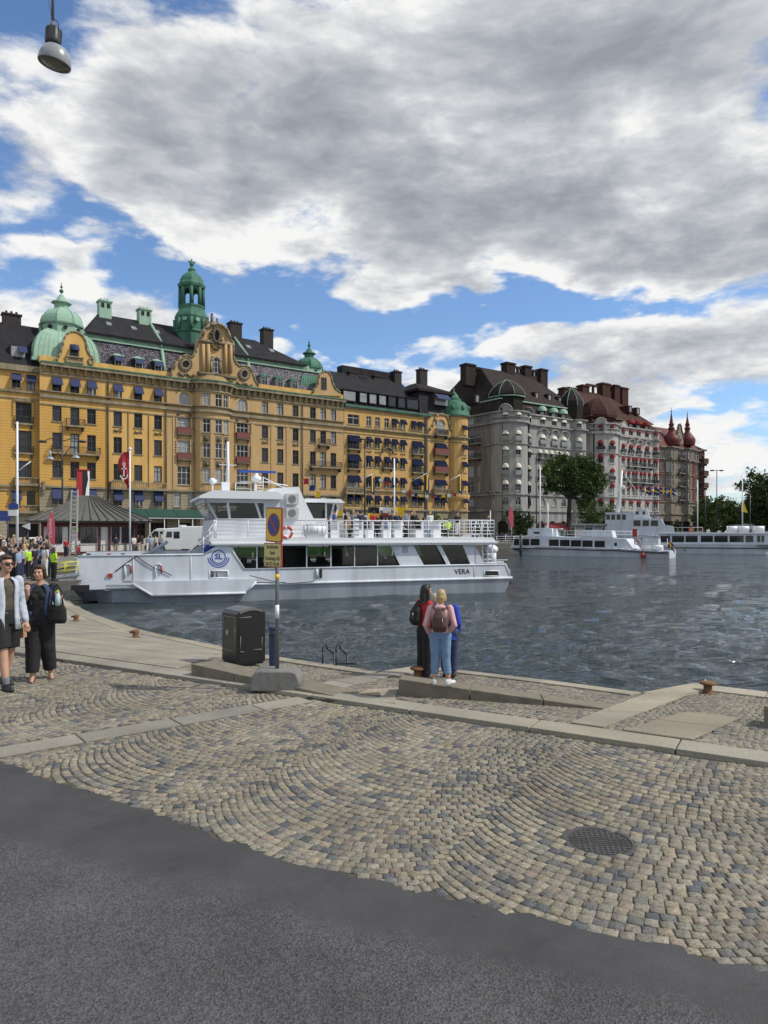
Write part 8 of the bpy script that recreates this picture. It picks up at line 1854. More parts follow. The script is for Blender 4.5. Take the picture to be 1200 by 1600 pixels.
wedge((622, 1087), (967, 1111), .20, .52, 'long granite wedge under the three women, thick at its left end')
wedge((298, 1055), (520, 1088), .155, .50, 'granite wedge under the black cabinet, partly behind the concrete foot')
wedge((1193, 1137), (1420, 1168), .24, .5, 'granite block end cut by the right edge of the photo')
def bollard(px_, py_, kind, label, r=.085, h=.24):
    x, y = g2w(px_, py_); z = gz(x, y); mb = MB()
    if kind == 'mush': pr = [(0, 0), (.14, 0), (.14, .02), (r, .035), (r*.92, h*.6), (r*1.05, h*.72), (r*1.75, h*.80), (r*1.9, h*.92), (r*1.5, h), (.0, h+.02)]
    else: pr = [(0, 0), (.13, 0), (.13, .02), (.09, .04), (.08, .12), (.10, .17), (.10, .22), (.06, .24), (0, .245)]
    mb.lathe((0, 0, 0), pr, 20)
    if kind != 'mush': mb.cyl((-.17, 0, .17), (0, 0, .17), .035, .04, 10)
    o = mb.build('bollard', 'bollard_rust'); o.location = (x, y, z); o.scale = (.78,)*3; tag(o, label, 'bollard')
bollard(1106, 1084, 'mush', 'rusty mushroom bollard at the corner of the right-hand quay'); bollard(653, 1061, 'mush', 'rusty mushroom bollard beside the black trousers of the dark-haired woman')
bollard(212, 997, 'horn', 'small rusty horned bollard in the middle of the curved slab quay'); bollard(119, 971, 'horn', 'small rusty horned bollard near the ferry bow, beyond the walking woman')
xy = [g2w(507, 1039), g2w(524, 1040), g2w(528, 1042), g2w(543, 1043)]
t = thing('quay_ladder', 'pair of black tubular ladder hoops over the quay edge', 'ladder', (xy[1][0], xy[1][1], gz(*xy[1])), 0)
for k, (pa, pb) in enumerate((((504, 1039), (523, 1036)), ((525, 1042), (543, 1038)))):
    a, b_ = Vector((*g2w(*pa), 0)), Vector((*g2w(*pb), 0)); o = t.location; z = gz(a.x, a.y); H = wz(1009, a.y)-z; a -= Vector((o.x, o.y, 0)); b_ -= Vector((o.x, o.y, 0)); b_ = a+Vector((.17, .30, 0)); pts = [a+Vector((0, 0, z-o.z-.02)), a+Vector((.01, .01, z-o.z+H*.7))]
    for q in range(7): s_ = q/6; pts.append(a.lerp(b_, .20-.20*cos(pi*s_))+Vector((0, 0, z-o.z+H*(.80+.2*sin(pi*s_)))))
    pts += [b_+Vector((0, 0, z-o.z+H*.45)), b_+Vector((.02, .05, z-o.z-1.2))]; mb = MB(); mb.tube(pts, .016, 8); mb.build('hoop', 'iron', t)
mb = MB(); a = Vector((*g2w(530, 1042), 0))-Vector((t.location.x, t.location.y, 0)); mb.box(a.x-.05, a.x+.28, a.y+.1, a.y+.16, .03, .055); mb.build('rung', 'iron', t)
x, y = MHc; t = thing('manhole_cover', 'round cast iron manhole cover with a square grid among the cobbles', 'manhole cover', (x, y, .001), radians(-8)); mb = MB(); r = MHr; mb.lathe((0, 0, 0), [(r*.86, .001), (r*.87, .007), (r*1.02, .007), (r*1.02, -.03)], 48, smooth=False); mb.build('rim', 'cast_iron', t)
mb = MB(); mb.lathe((0, 0, 0), [(0, 0), (r*.85, 0), (r*.85, -.02)], 48, smooth=False)
for k in range(-5, 6):
    c = k*r*.15; l = math.sqrt(max(0, (r*.82)**2-c*c));
    if abs(k) <= 1:
        for s_ in (-1, 1): mb.box(c-.006, c+.006, s_*r*.3, s_*l, 0, .005); mb.box(s_*r*.3, s_*l, c-.006, c+.006, 0, .005)
    else: mb.box(c-.006, c+.006, -l, l, 0, .005); mb.box(-l, l, c-.006, c+.006, 0, .0045)
for k in range(4): mb.box(-r*.25, r*.25, -.05+k*.03, -.04+k*.03, 0, .004)
mb.build('cover_plate', 'cast_iron', t)
Y = 8.5; x = wx(85, Y); K_ = Y/F; zt = lambda py: wz(py, Y)
t = thing('hanging_street_lamp', 'grey dome street lamp hanging from a rod at the top left corner', 'street lamp', (x, Y, zt(100)), 0); tilt = radians(-14)
B0 = zt(100); mb = MB(); mb.cyl((-.02, 0, zt(43)-B0), (-.02, 0, zt(-160)-B0), .018, n=10); mb.cyl((-.02, 0, zt(50)-B0), (-.02, 0, zt(34)-B0), .055, .025, 10); mb.build('rod', 'pole_grey', t)
mb = MB(); mb.lathe((0, 0, 0), [(.0, 0), (.085, 0), (.088, .05), (.082, .19), (.060, .215), (0, .22)], 16);
for k in range(12): a = 2*pi*k/12; mb.box(.084*cos(a)-.006, .084*cos(a)+.006, .084*sin(a)-.006, .084*sin(a)+.006, .01, .19)
o = mb.build('ballast_housing', 'lamp_dark', t); o.location = (-.015, 0, zt(71)-B0-.0); o.rotation_euler = (0, radians(3), 0)
mb = MB(); mb.lathe((0, 0, 0), [(.06, .205), (.115, .185), (.155, .14), (.178, .075), (.187, .0), (.182, -.012), (.170, .005), (.155, .05)], 28); sh = mb.build('lamp_shade', 'lamp_shade', t); sh.location = (.0, 0, zt(97)-B0-.02); sh.rotation_euler = (radians(4), radians(10), 0)
mb = MB(); mb.lathe((0, 0, 0), [(.0, -.035), (.08, -.028), (.140, -.008), (.168, .008)], 28); mb.build('lens', 'lamp_lens', sh)
mb = MB(); pts = [(-.01+.06*sin(a)+.0, 0, zt(43)-B0+.03-.065*cos(a)) for a in [pi*k/8 for k in range(9)]]; mb.tube(pts, .005, 5); mb.tube([(-.02, 0, zt(35)-B0), (-.20, .2, zt(-40)-B0)], .004, 4); mb.build('cable', 'lamp_dark', t)

Y = 61.; K_ = Y/F; xc = wx(122, Y); zt = lambda py: wz(py, Y)
t = thing('ticket_kiosk', 'small white and dark red ticket kiosk under a swept grey tent roof', 'kiosk', (xc, Y+2, 0), radians(27))
he = zt(813); hp = zt(775); hw_ = 3.7
def kioskroof():
    mb = MB(); n = 8; pr = [(1.34, he-.05), (1.32, he+.05), (1.10, he+.42), (.85, he+.82), (.6, he+1.25), (.38, he+1.75), (.20, he+2.15), (.02, he+2.35)]
    squaredome(mb, 0, 0, hw_*1.0, 2.75, [(f, z) for f, z in pr], 0)
    for k in range(-7, 8):
        for (f0, z0), (f1, z1) in zip(pr[1:], pr[2:]):
            mb.cyl((hw_*f0*k/7, -2.9*f0, z0), (hw_*f1*k/7, -2.9*f1, z1), .045, n=4, cap=False); mb.cyl((hw_*f0, 2.9*f0*k/7, z0), (hw_*f1, 2.9*f1*k/7, z1), .045, n=4, cap=False)
    mb.box(-hw_*1.3, hw_*1.3, -3.5, 3.5, he-.2, he-.06); return mb
kioskroof().build('roof', 'kiosk_roof', t)
mb = MB(); mb.box(-hw_, hw_, -2.8, 2.8, 0, he-.2, 0); mb.build('wall', 'kiosk_white', t)
mb = MB()
for x in (-3.7, -3.2, -.9, .7, 1.5, 3.7): mb.box(x-.1, x+.1, -2.95, -2.8, 0, he-.2)
mb.box(-hw_, hw_, -2.9, -2.8, 0, .28); mb.box(-hw_, hw_, -2.93, -2.8, he-.55, he-.2)
for y in (-2.8, 0, 2.8): mb.box(hw_, hw_+.12, y-.1, y+.1, 0, he-.2)
mb.build('frame', 'kiosk_red', t)
for xa, xb, za, zb_ in ((-3.05, -2.2, 1.0, 2.4), (-1.75, -1.5, .3, 2.4), (-.75, .5, 1.05, 2.4), (1.7, 2.35, 1.0, 2.4), (2.5, 3.55, 1.0, 2.4)):
    mb = MB(); mb.box(xa, xb, -2.86, -2.81, za, zb_, 0);
    for q in range(1, 3): mb.box(xa+(xb-xa)*q/3-.025, xa+(xb-xa)*q/3+.025, -2.9, -2.862, za, zb_, 1)
    if xa > 1: mb.box(xa, xb, -2.9, -2.862, zb_*.62, zb_*.62+.05, 1); mb.box(xa, xb, -2.9, -2.80, .3, .34, 1); mb.box(xa+.3, xa+.35, -2.9, -2.81, .3, 1, 1)
    mb.build('window', ['car_glass', 'kiosk_red'], t)
mb = MB(); mb.box(-1.25, -.95, -2.97, -2.9, 1.95, 2.3); mb.build('notice', 'lime', t)
mb = MB(); x = -.35; mb.box(x-.55, x+.45, -.5, .5, he+1.9, he+4.4, 0); mb.box(x-.6, x+.5, -.55, .55, he+4.4, he+4.5, 2); mb.prism([(x+.10, he+2.0), (x+.42, he+2.0), (x+.47, he+4.35), (x+.28, he+4.35), (x+.34, he+3.6), (x+.18, he+2.8)], -.53, -.505, 'y', 1); mb.build('roof_funnel', ['flag_black', 'flag_white', 'flag_red'], t)
mb = MB(); mb.box(x-.56, x-.15, -.53, -.502, he+1.95, he+4.3); mb.build('funnel_panel', 'flag_red', t)
Y = 55.5; K_ = Y/F; x0, x1_ = wx(108.5, Y), wx(119, Y); zt = lambda py: wz(py, Y)
t = thing('aluminium_ladder', 'tall aluminium ladder standing upright in front of the kiosk', 'ladder', ((x0+x1_)/2, Y, 0), 0); w = (x1_-x0)/2
for s_ in (-1, 1): mb = MB(); mb.hexa([(s_*w-.05, 0, zt(868)), (s_*w+.05, 0, zt(868)), (s_*w+.05, .09, zt(868)), (s_*w-.05, .09, zt(868)), (s_*w*.9-.05, .3, zt(765)), (s_*w*.9+.05, .3, zt(765)), (s_*w*.9+.05, .39, zt(765)), (s_*w*.9-.05, .39, zt(765))]); mb.build('rail', 'ladder_alu', t)
z0_, z1_ = zt(868), zt(765);
for k in range(15): f = (k+.5)/15; mb = MB(); mb.cyl((-w*(1-.1*f), .05+.3*f, z0_+(z1_-z0_)*f), (w*(1-.1*f), .05+.3*f, z0_+(z1_-z0_)*f), .045, n=6); mb.build('rung', 'ladder_alu', t)

def pole(px_, Y, ytop, r, name, label, cat, mt='pole_grey', base=None, r1=None, group=None, ybot=None):
    x = wx(px_, Y); z = gz(x, Y) if base is None else base; t = thing(name, label, cat, (x, Y, z), 0, group); mb = MB(); mb.cyl((0, 0, 0), (0, 0, wz(ytop, Y)-z), r, r1 or r*.7, 10); mb.cyl((0, 0, 0), (0, 0, .5), r*1.8, r*1.5, 10); mb.build('pole', mt, t); return t, (lambda py: wz(py, Y)-z), Y/F
def cloth(pts_fn, nu, nv, th=.03):
    mb = MB(); b = 0
    for s_ in (0, 1):
        for i in range(nu+1):
            for j in range(nv+1): p = Vector(pts_fn(i/nu, j/nv)); mb.v.append((p.x, p.y+s_*th, p.z))
    M = (nu+1)*(nv+1)
    for i in range(nu):
        for j in range(nv):
            a = i*(nv+1)+j; mb.face([a, a+nv+1, a+nv+2, a+1], 0, True); mb.face([M+a, M+a+1, M+a+nv+2, M+a+nv+1], 0, True)
    return mb
t, zt, K_ = pole(203, 52, 703, .07, 'flag_pole', 'white flag pole flying a red ferry flag with a white anchor mark', 'flag pole', 'rail_white')
mb = cloth(lambda u, v: (-.05-(.55+.10*sin(v*7))*u*(.25+1.3*sin(pi*min(1, v*1.0+.12))**.7)*.9, .12*sin(u*6+v*5), zt(705)+(zt(762)-zt(705))*v-.1*u), 8, 12); fl = mb.build('flag', 'flag_red', t)
mb = MB(); c = zt(736); ringarc(mb, -.38, c-.35, .2, .09, pi*.95, pi*2.1, -.16, 10); mb.box(-.42, -.34, -.18, -.15, c-.4, c+.4); mb.box(-.55, -.2, -.18, -.15, c+.12, c+.2); ringarc(mb, -.38, c+.5, .07, .06, 0, 2*pi, -.17, 10); mb.build('anchor_emblem', 'flag_white', fl)
mb = MB(); mb.ball((0, 0, zt(703)+.08), .12, 8); mb.build('finial', 'rail_white', t)
t, zt, K_ = pole(27, 45, 659, .085, 'mast_pole', 'tall pale pole with a blue and white notice at the left edge', 'pole', 'rail_white')
mb = MB(); mb.box(-.45, .1, -.22, -.16, zt(806), zt(797)); mb.build('notice', 'sign_white', t); mb = MB(); mb.prism([(-.45, zt(796)), (-.45, zt(788)), (-.1, zt(785)), (.15, zt(788)), (.15, zt(796))], -.22, -.16, 'y'); mb.build('notice', 'sign_blue', t)
mb = MB(); mb.tube([(.1, 0, zt(735)), (.85, 0, zt(721))], .04, 5); mb.build('stay', 'rail_white', t)
for (px_, Y, yt, arms, label) in ((97.5, 66, 664, ((-31, 690), (31, 690), (-19, 718), (21, 716)), 'thin dark lamp mast with four lamps in front of the palace, behind the kiosk'),):
    t, zt, K_ = pole(px_, Y, yt, .10, 'lamp_mast', label, 'street lamp', 'lamp_dark')
    for dx, py in arms:
        mb = MB(); X_ = dx*K_; up = abs(dx) > 25
        mb.tube([(0, 0, zt(py-1)), (X_*.6, 0, zt(py-5 if up else py-18)), (X_, 0, zt(py if up else py-16))], .045, 5); a = mb.build('lamp_arm', 'lamp_dark', t)
        mb = MB();
        if up: mb.ball((X_, 0, zt(py)), .42, 8, rz=.13)
        else: mb.cyl((X_, 0, zt(py-14)), (X_, 0, zt(py-2)), .12, n=8); mb.lathe((X_, 0, zt(py)), [(.36, 0), (.33, .14), (.18, .26), (.0, .3)], 12, 0)
        mb.build('lamp_head', 'lamp_dark' if up else 'lamp_shade', t)
for px_, Y, yt, lab in ((570, 88, 685, 'brown lamp post with twin heads in front of the blue-awninged hotel'), (838, 118, 708, 'lamp post with a cross arm in front of the grey corner mansion'), (771, 112, 768, 'grey post in front of the gap beside the hotel turret'), (1120, 150, 734, 'tall double-armed street lamp against the open sky')):
    t, zt, K_ = pole(px_, Y, yt, .11, 'street_lamp', lab, 'street lamp', 'lamp_dark')
    mb = MB(); X_ = 9*K_; mb.tube([(-X_, 0, zt(yt+1)), (X_, 0, zt(yt+1))], .06, 5)
    for s_ in (-1, 1): mb.ball((s_*X_*.8, 0, zt(yt+1.2)), .5, 8, rz=.16)
    mb.build('lamp_head', 'lamp_dark', t)
for px_, Y, yt, lab, mt_ in ((616, 84, 716, 'pale flag mast rising behind the ferry passengers', 'rail_white'), (1160, 135, 740, 'white mast with a yellow flag near the coach', 'rail_white'), (1090, 140, 750, 'white mast in front of the red brick house', 'rail_white'), (844, 116, 730, 'white mast in front of the grey corner mansion', 'rail_white'), (1172, 140, 772, 'short dark mast near the right edge', 'lamp_dark'), (1102, 142, 765, 'thin dark mast by the dark end house', 'lamp_dark')):
    t, zt, K_ = pole(px_, Y, yt, .12, 'mast_pole', lab, 'mast', mt_)
    if px_ == 1160: mb = cloth(lambda u, v: (-.2+.8*u*(.5+v), .1*sin(u*5), zt(782)+(zt(799)-zt(782))*v-.3*u), 5, 6); mb.build('flag', 'flag_yellow', t); mb = MB(); mb.tube([(0, 0, zt(766)), (-1.1, 0, zt(764))], .05, 4); mb.build('arm', 'rail_white', t)
def swede(px_, py_, Y, s, label, group=None, mats=('flag_blue', 'flag_yellow'), rot=0., drop=.0, staff=True, base=0.):
    x = wx(px_, Y); t = thing('flag', label, 'flag', (x, Y, wz(py_, Y)), rot, group)
    fn = lambda u, v: (u*s*(1-drop*.5), .12*s*sin(u*7+px_), -v*s*.62-u*s*drop+.06*s*sin(u*5))
    cloth(fn, 8, 4, .02).build('field', mats[0], t); mb = MB()
    def strip(u0, u1, v0, v1):
        n = 6
        for k in range(n):
            a, b_ = u0+(u1-u0)*k/n, u0+(u1-u0)*(k+1)/n; p = [fn(a, v0), fn(b_, v0), fn(b_, v1), fn(a, v1)]; mb.poly([(q[0], q[1]-.012, q[2]) for q in p][::-1]); mb.poly([(q[0], q[1]+.035, q[2]) for q in p])
    strip(.31, .44, 0, 1); strip(0, 1, .40, .6); mb.build('cross', mats[1], t)
    if staff: mb = MB(); mb.tube([(-.02, 0, s*.1), (-.02-.0*s, 0, -s*1.4)], .03, 5); mb.build('staff', 'rail_white', t)
for px_, lab in ((1003, 'first'), (1016, 'second'), (1031, 'third'), (1043, 'last')): swede(px_, 760+(px_-1003)*.06, 132, 1.9, f'blue and yellow cross flag, {lab} from the left in the row before the white mansion', 'row of blue and yellow flags', drop=.2, staff=False)
for px_, py, lab in ((578, 752, 'under the left hotel balcony'), (664, 750, 'left of the hotel turret'), (716, 752, 'on the hotel turret')):
    u = LINE.u(px_, -1.5); w = LINE.w(u, -1.5); t = thing('flag', f'drooping blue and yellow flag on a slanted staff {lab}', 'flag', (w[0], w[1], wz(py, w[1])), LINE.rot, 'flags on the hotel front')
    cloth(lambda u, v: (.1+u*.9+.1*v, .15*sin(u*6), 1.2-v*3.2-u*.8), 5, 6).build('field', 'flag_blue', t); mb = MB(); mb.hexa([(.42, -.1, -2), (.62, -.1, -2), (.62, .1, -2), (.42, .1, -2), (.35, -.22, 1.0), (.55, -.22, 1.0), (.55, .25, 1.0), (.35, .25, 1.0)]); mb.build('cross', 'flag_yellow', t); mb = MB(); mb.cyl((-2.6, 1.4, -.4), (.6, 0, 1.4), .05, n=5); mb.build('staff', 'rail_white', t)
swede(766, 800, 45.5, .75, 'blue and yellow ensign at the stern rail of the big ferry', rot=radians(100), drop=.8)
swede(775-34, 845, 96, .1, 'x') if False else None
swede(1043, 843, 96, 1.5, 'blue and yellow ensign at the stern of the tour boat', drop=.6)
def feather(px_, ybot, ytop, Y, w, label, mt, letters=None):
    x = wx(px_, Y); z = gz(x, Y); z0, z1 = wz(ybot, Y)-z, wz(ytop, Y)-z; t = thing('feather_banner', label, 'banner', (x, Y, z), 0); mb = MB(); mb.cyl((0, 0, -0.0), (0, 0, z1), .035, n=6); mb.build('staff', 'rail_white', t)
    pts = [(-.0, z0), (w*.35, z0+.1)]+[(w*(.5-.5*cos(pi*k/8))*0+w*.35*sin(pi*(.5+.5*k/8))+.02, z0+(z1-z0)*(.45+.55*k/8)) for k in range(9)]+[(-w*.55*sin(pi*k/8)-.0, z1-(z1-z0)*k/8) for k in range(1, 9)]
    mb = MB(); mb.prism(pts, -.05, -.02, 'y'); f_ = mb.build('banner_cloth', mt, t)
    if letters: o = text_mesh('banner_lettering', letters, w*.5, 'flag_white', f_, (-w*.1, -.055, (z0+z1)/2), (RX90, radians(-90), 0), sx=1.)
feather(81, 851, 799, 52., .62, 'red feather banner with white writing in front of the kiosk', 'banner_pink', 'STROMMA'); feather(799, 824, 790, 112., .9, 'pink feather banner beside the far quay queue', 'banner_pink')
uA, uB_ = LINE.u(184, -2.6), LINE.u(319, -2.6); P_ = LINE.w(uA, 0); t = thing('restaurant_awning', 'long dark green fabric awning along the palace ground floor', 'awning', (P_[0], P_[1], 0), LINE.rot); zt_ = wz(795, LINE.w(uA, 0)[1]); L_ = uB_-uA
for k in range(3): mb = MB(); x0, x1_ = L_*k/3+.05, L_*(k+1)/3-.05; mb.hexa([(x0, -3.6, zt_-1.15), (x1_, -3.6, zt_-1.15), (x1_, -.42, zt_-.05), (x0, -.42, zt_-.05), (x0, -3.6, zt_-1.08), (x1_, -3.6, zt_-1.08), (x1_, -.42, zt_+.06), (x0, -.42, zt_+.06)]); mb.box(x0, x1_, -3.65, -3.6, zt_-1.4, zt_-1.05); mb.build('fabric_panel', 'awning_green', t)
mb = MB(); [mb.box(L_*k/6-.05, L_*k/6+.05, -3.55, -3.45, 0, zt_-1.2) for k in range(7)]; mb.box(0, L_, -3.67, -3.655, zt_-1.45, zt_-1.38); mb.build('frame', 'rail_white', t)

def wheels(t, xs, y0, y1, r, w=.22):
    for x in xs:
        for y in (y0, y1):
            mb = MB(); mb.cyl((x, y-w/2, r), (x, y+w/2, r), r, n=18); wh = mb.build('wheel', 'tyre', t); mb = MB(); yy = y-w/2 if y == min(y0, y1) else y+w/2; mb.cyl((x, yy-.012 if yy < y else yy, r), (x, yy if yy < y else yy+.012, r), r*.55, n=14); mb.build('rim', 'hub', wh)
def vehicle(name, label, cat, loc, rz, prof, wins, W_, mt, wheel_x, wr, lights=None, grille=None, group=None):
    t = thing(name, label, cat, (*loc, gz(*loc)), rz, group); mb = MB(); n = len(prof); cz = max(p[1] for p in prof)
    for (ya, yb, s0, s1) in ((-W_/2, -W_/2+.12, .97, 1), (-W_/2+.12, W_/2-.12, 1, 1), (W_/2-.12, W_/2, 1, .97)):
        xm = sum(p[0] for p in prof)/n; b0 = len(mb.v); f = lambda p, s: (xm+(p[0]-xm)*s, p[1]*s+(1-s)*.5)
        for s, yy in ((s0, ya), (s1, yb)):
            for p in prof: a, c = f(p, s); mb.v.append((a, yy, c))
        for i in range(n): j = (i+1) % n; mb.face([b0+i, b0+j, b0+n+j, b0+n+i][::-1])
        if s0 < 1: mb.face([b0+i for i in range(n)])
        if s1 < 1: mb.face([b0+n+i for i in range(n)][::-1])
    bdy = mb.build('body', mt, t)
    for w in wins: mb = MB(); mb.prism(w, -W_/2-.012, -W_/2+.05, 'y'); mb.prism(w, W_/2-.05, W_/2+.012, 'y'); mb.build('window', 'car_glass', bdy)
    wheels(t, wheel_x, -W_/2+.08, W_/2-.08, wr); return t, bdy
xv, Yv = wx(281, 68.), 68.
S_ = 68./F
t, bdy = vehicle('vintage_van', 'rounded white vintage delivery van with a ribbed bonnet, parked behind the ferry', 'van', (xv, Yv), radians(18), [(-2.4, .35), (-2.45, .9), (-2.3, 1.25), (-1.75, 1.45), (-1.45, 2.15), (-1.2, 2.3), (.0, 2.38), (.15, 2.5), (2.3, 2.5), (2.45, 2.3), (2.5, .35)], [[(-1.3, 1.45), (-.75, 1.45), (-.75, 2.0), (-1.2, 2.0)], [(-.6, 1.35), (-.05, 1.35), (-.05, 2.0), (-.6, 2.0)]], 1.95, 'van_white', (-1.7, 1.6), .36)
mb = MB(); mb.hexa([(-1.80, -.85, 1.47), (-1.78, .85, 1.47), (-1.76, .85, 1.46), (-1.78, -.85, 1.46), (-1.50, -.8, 2.08), (-1.50, .8, 2.08), (-1.44, .8, 2.05), (-1.44, -.8, 2.05)]); mb.build('windscreen', 'car_glass', bdy)
mb = MB(); [mb.box(-2.49, -2.40, -.5+k*.1, -.46+k*.1, .5, 1.15) for k in range(11)]; mb.build('grille', 'hub', bdy)
for s_ in (-1, 1): mb = MB(); mb.cyl((-2.42, s_*.75, .95), (-2.5, s_*.75, .95), .13, n=12); mb.build('headlight', 'hub', bdy);
for k in range(9): mb = MB(); mb.box(.2+k*.25, .22+k*.25, -.985, -.97, .5, 2.2); mb.build('body_rib', 'van_white', bdy)
mb = MB(); mb.box(-.1, .6, -.3, .3, 2.45, 2.62); mb.build('roof_vent', 'van_white', bdy)
vehicle('panel_van', 'modern white panel van parked behind the vintage one', 'van', (wx(262, 74), 74), radians(8), [(-2.7, .4), (-2.75, .95), (-2.0, 1.35), (-1.2, 2.15), (-.9, 2.3), (2.7, 2.35), (2.8, .4)], [[(-1.75, 1.4), (-.75, 1.4), (-.75, 2.0), (-1.15, 2.05)], [(-.6, 1.4), (.2, 1.4), (.2, 2.0), (-.6, 2.0)]], 2.0, 'van_white', (-1.8, 1.8), .36)
vehicle('parked_car', 'black car roof just behind the walking woman on the left quay', 'car', (-10.9, 17.2), radians(4), [(-2.1, .3), (-2.15, .75), (-1.3, .95), (-.7, 1.42), (.8, 1.45), (1.5, .98), (2.1, .9), (2.15, .3)], [[(-1.1, .97), (-.65, 1.34), (-.05, 1.36), (-.05, .97)], [(.05, .97), (.05, 1.36), (.75, 1.36), (1.3, .97)]], 1.8, 'car_dark', (-1.35, 1.35), .32)
vehicle('parked_car', 'white car at the left edge behind the crowd', 'car', (wx(2, 62), 62), radians(12), [(-2.1, .3), (-2.15, .75), (-1.3, .95), (-.7, 1.42), (.8, 1.45), (1.5, .98), (2.1, .9), (2.15, .3)], [[(-1.1, .97), (-.65, 1.34), (-.05, 1.36), (-.05, .97)], [(.05, .97), (.05, 1.36), (.75, 1.36), (1.3, .97)]], 1.8, 'van_white', (-1.35, 1.35), .32)
vehicle('parked_car', 'white car between the pale pole and the kiosk', 'car', (wx(42, 68), 68), radians(-5), [(-2.1, .3), (-2.15, .75), (-1.3, .95), (-.7, 1.42), (.8, 1.45), (1.5, .98), (2.1, .9), (2.15, .3)], [[(-1.1, .97), (-.65, 1.34), (-.05, 1.36), (-.05, .97)], [(.05, .97), (.05, 1.36), (.75, 1.36), (1.3, .97)]], 1.8, 'van_white', (-1.35, 1.35), .32)
for i, px_ in enumerate((585, 640, 690, 735)): vehicle('parked_car', ('dark', 'second', 'third', 'last')[i]+' car glimpsed over the ferry rail in front of the hotel, '+('behind the leftmost passengers', 'behind the middle passengers', 'behind the right-hand passengers', 'behind the stern flag')[i], 'car', (wx(px_, 112), 112), radians(35), [(-2.1, .3), (-2.15, .75), (-1.3, .95), (-.7, 1.42), (.8, 1.45), (1.5, .98), (2.1, .9), (2.15, .3)], [[(-1.1, .97), (-.65, 1.34), (-.05, 1.36), (-.05, .97)], [(.05, .97), (.05, 1.36), (.75, 1.36), (1.3, .97)]], 1.8, 'van_white' if i % 2 else 'car_dark', (-1.35, 1.35), .32, group='cars along the boulevard')
t, bdy = vehicle('coach', 'white coach seen from its rear near the right edge', 'coach', (wx(1180, 150), 152.), radians(60), [(-1.3, .4), (-1.35, 3.1), (-1.1, 3.45), (6, 3.5), (6.1, .4)], [], 2.6, 'bus_white', (0, 4.5), .5)
mb = MB(); mb.box(-1.40, -1.34, -1.15, 1.15, 1.9, 3.05); mb.build('rear_window', 'car_glass', bdy)
t, bdy = vehicle('coach', 'second white coach with dark side windows cut by the right edge', 'coach', (wx(1215, 154), 158.), radians(4), [(-4.5, .4), (-4.55, 3.2), (-4.2, 3.5), (6, 3.5), (6.1, .4)], [[(-4.3, 1.9), (5.8, 1.9), (5.8, 2.9), (-4.2, 2.9)]], 2.6, 'bus_white', (-3, 4.5), .5)
for px_, Y, w, h, lab, mt_ in ((1156, 138, 3.6, 3.2, 'grey square kiosk with faint lettering near the coaches', 'ac_grey'), (1172, 139, 2.0, 2.9, 'small pale kiosk right of the grey one', 'deck_white')):
    t = thing('street_kiosk', lab, 'kiosk', (wx(px_-8, Y), Y, 0), 0); mb = MB(); mb.box(0, w, 0, 2.2, 0, h-.15); mb.build('wall', mt_, t); mb = MB(); mb.box(-.1, w+.1, -.1, 2.3, h-.15, h); mb.build('roof', 'pole_grey', t); mb = MB(); mb.box(.2, w-.2, -.03, -.005, h*.45, h*.75); mb.build('shutter', 'pole_grey', t)
t = thing('market_stall', 'market stall with a red striped awning beside the tree trunk', 'stall', (wx(852, 122), 122, 0), LINE.rot); mb = MB(); mb.hexa([(0, -1.2, 2.5), (5, -1.2, 2.5), (5, 1, 3.3), (0, 1, 3.3), (0, -1.2, 2.6), (5, -1.2, 2.6), (5, 1, 3.4), (0, 1, 3.4)]); mb.box(0, 5, -1.25, -1.2, 2.2, 2.6); mb.build('awning', 'awning_red', t); mb = MB(); [mb.box(x, x+.1, y, y+.1, 0, 2.6) for x in (.1, 2.4, 4.8) for y in (-1, .8)]; mb.box(.2, 4.8, -.6, -.4, 0, 1.1); mb.build('frame', 'kiosk_white', t)
t = thing('quay_pavilion', 'low flat-roofed grey pavilion behind the tour boat', 'pavilion', (wx(884, 128), 128, 0), LINE.rot); mb = MB(); mb.box(-.3, 13.3, -.4, 4, 3.0, 3.3); mb.build('roof', 'pole_grey', t); mb = MB(); mb.box(0, 13, .2, 3.6, 0, 3.0); mb.build('wall', 'frame_grey', t); mb = MB(); [mb.box(x, x+.12, .05, .18, 0, 3) for x in (0, 2.6, 5.2, 7.8, 10.4, 12.9)]; mb.build('post', 'kiosk_white', t)
for k in range(5): mb = MB(); mb.box(.3+k*2.6, 2.4+k*2.6, .12, .19, .9, 2.5); mb.build('window', 'glass_c' if k % 2 else 'car_glass', t)
x, y = wx(98, 35.8), 35.8; t = thing('gangway', 'grey boarding gangway with yellow hand rails at the ferry bow', 'gangway', (x, y, -.38), radians(20)); t.scale = (.62,)*3; mb = MB(); mb.hexa([(-.9, -.7, .15), (1.3, -.7, .42), (1.3, .9, .42), (-.9, .9, .15), (-.9, -.7, .3), (1.3, -.7, .6), (1.3, .9, .6), (-.9, .9, .3)]); mb.box(-.2, .9, -.75, -.71, .0, .12); mb.build('deck', 'hull_grey', t)
mb = MB()
for yy in (-.7, .9): rail(mb, [(-.8, yy, .35), (1.2, yy, .6)], .95, 3, r=.035, every=.9, top=.04)
mb.build('hand_rail', 'rail_yellow', t)
mb = MB(); rail(mb, [(wx(120, 53), 53, 0), (wx(198, 56), 56, 0)], 1.0, 2, r=.03, every=2.); o = mb.build('guard_rail', 'iron'); tag(o, 'low dark guard rail along the quay in front of the kiosk', 'railing')
mb = MB(); rail(mb, [(*FQ.w(FQ.u(776, .5), .5), 0), (*FQ.w(FQ.u(842, .5), .5), 0)], 1.1, 3, r=.04, every=2.2, top=.05); o = mb.build('guard_rail', 'rail_white'); tag(o, 'white railing in front of the far quay queue', 'railing')
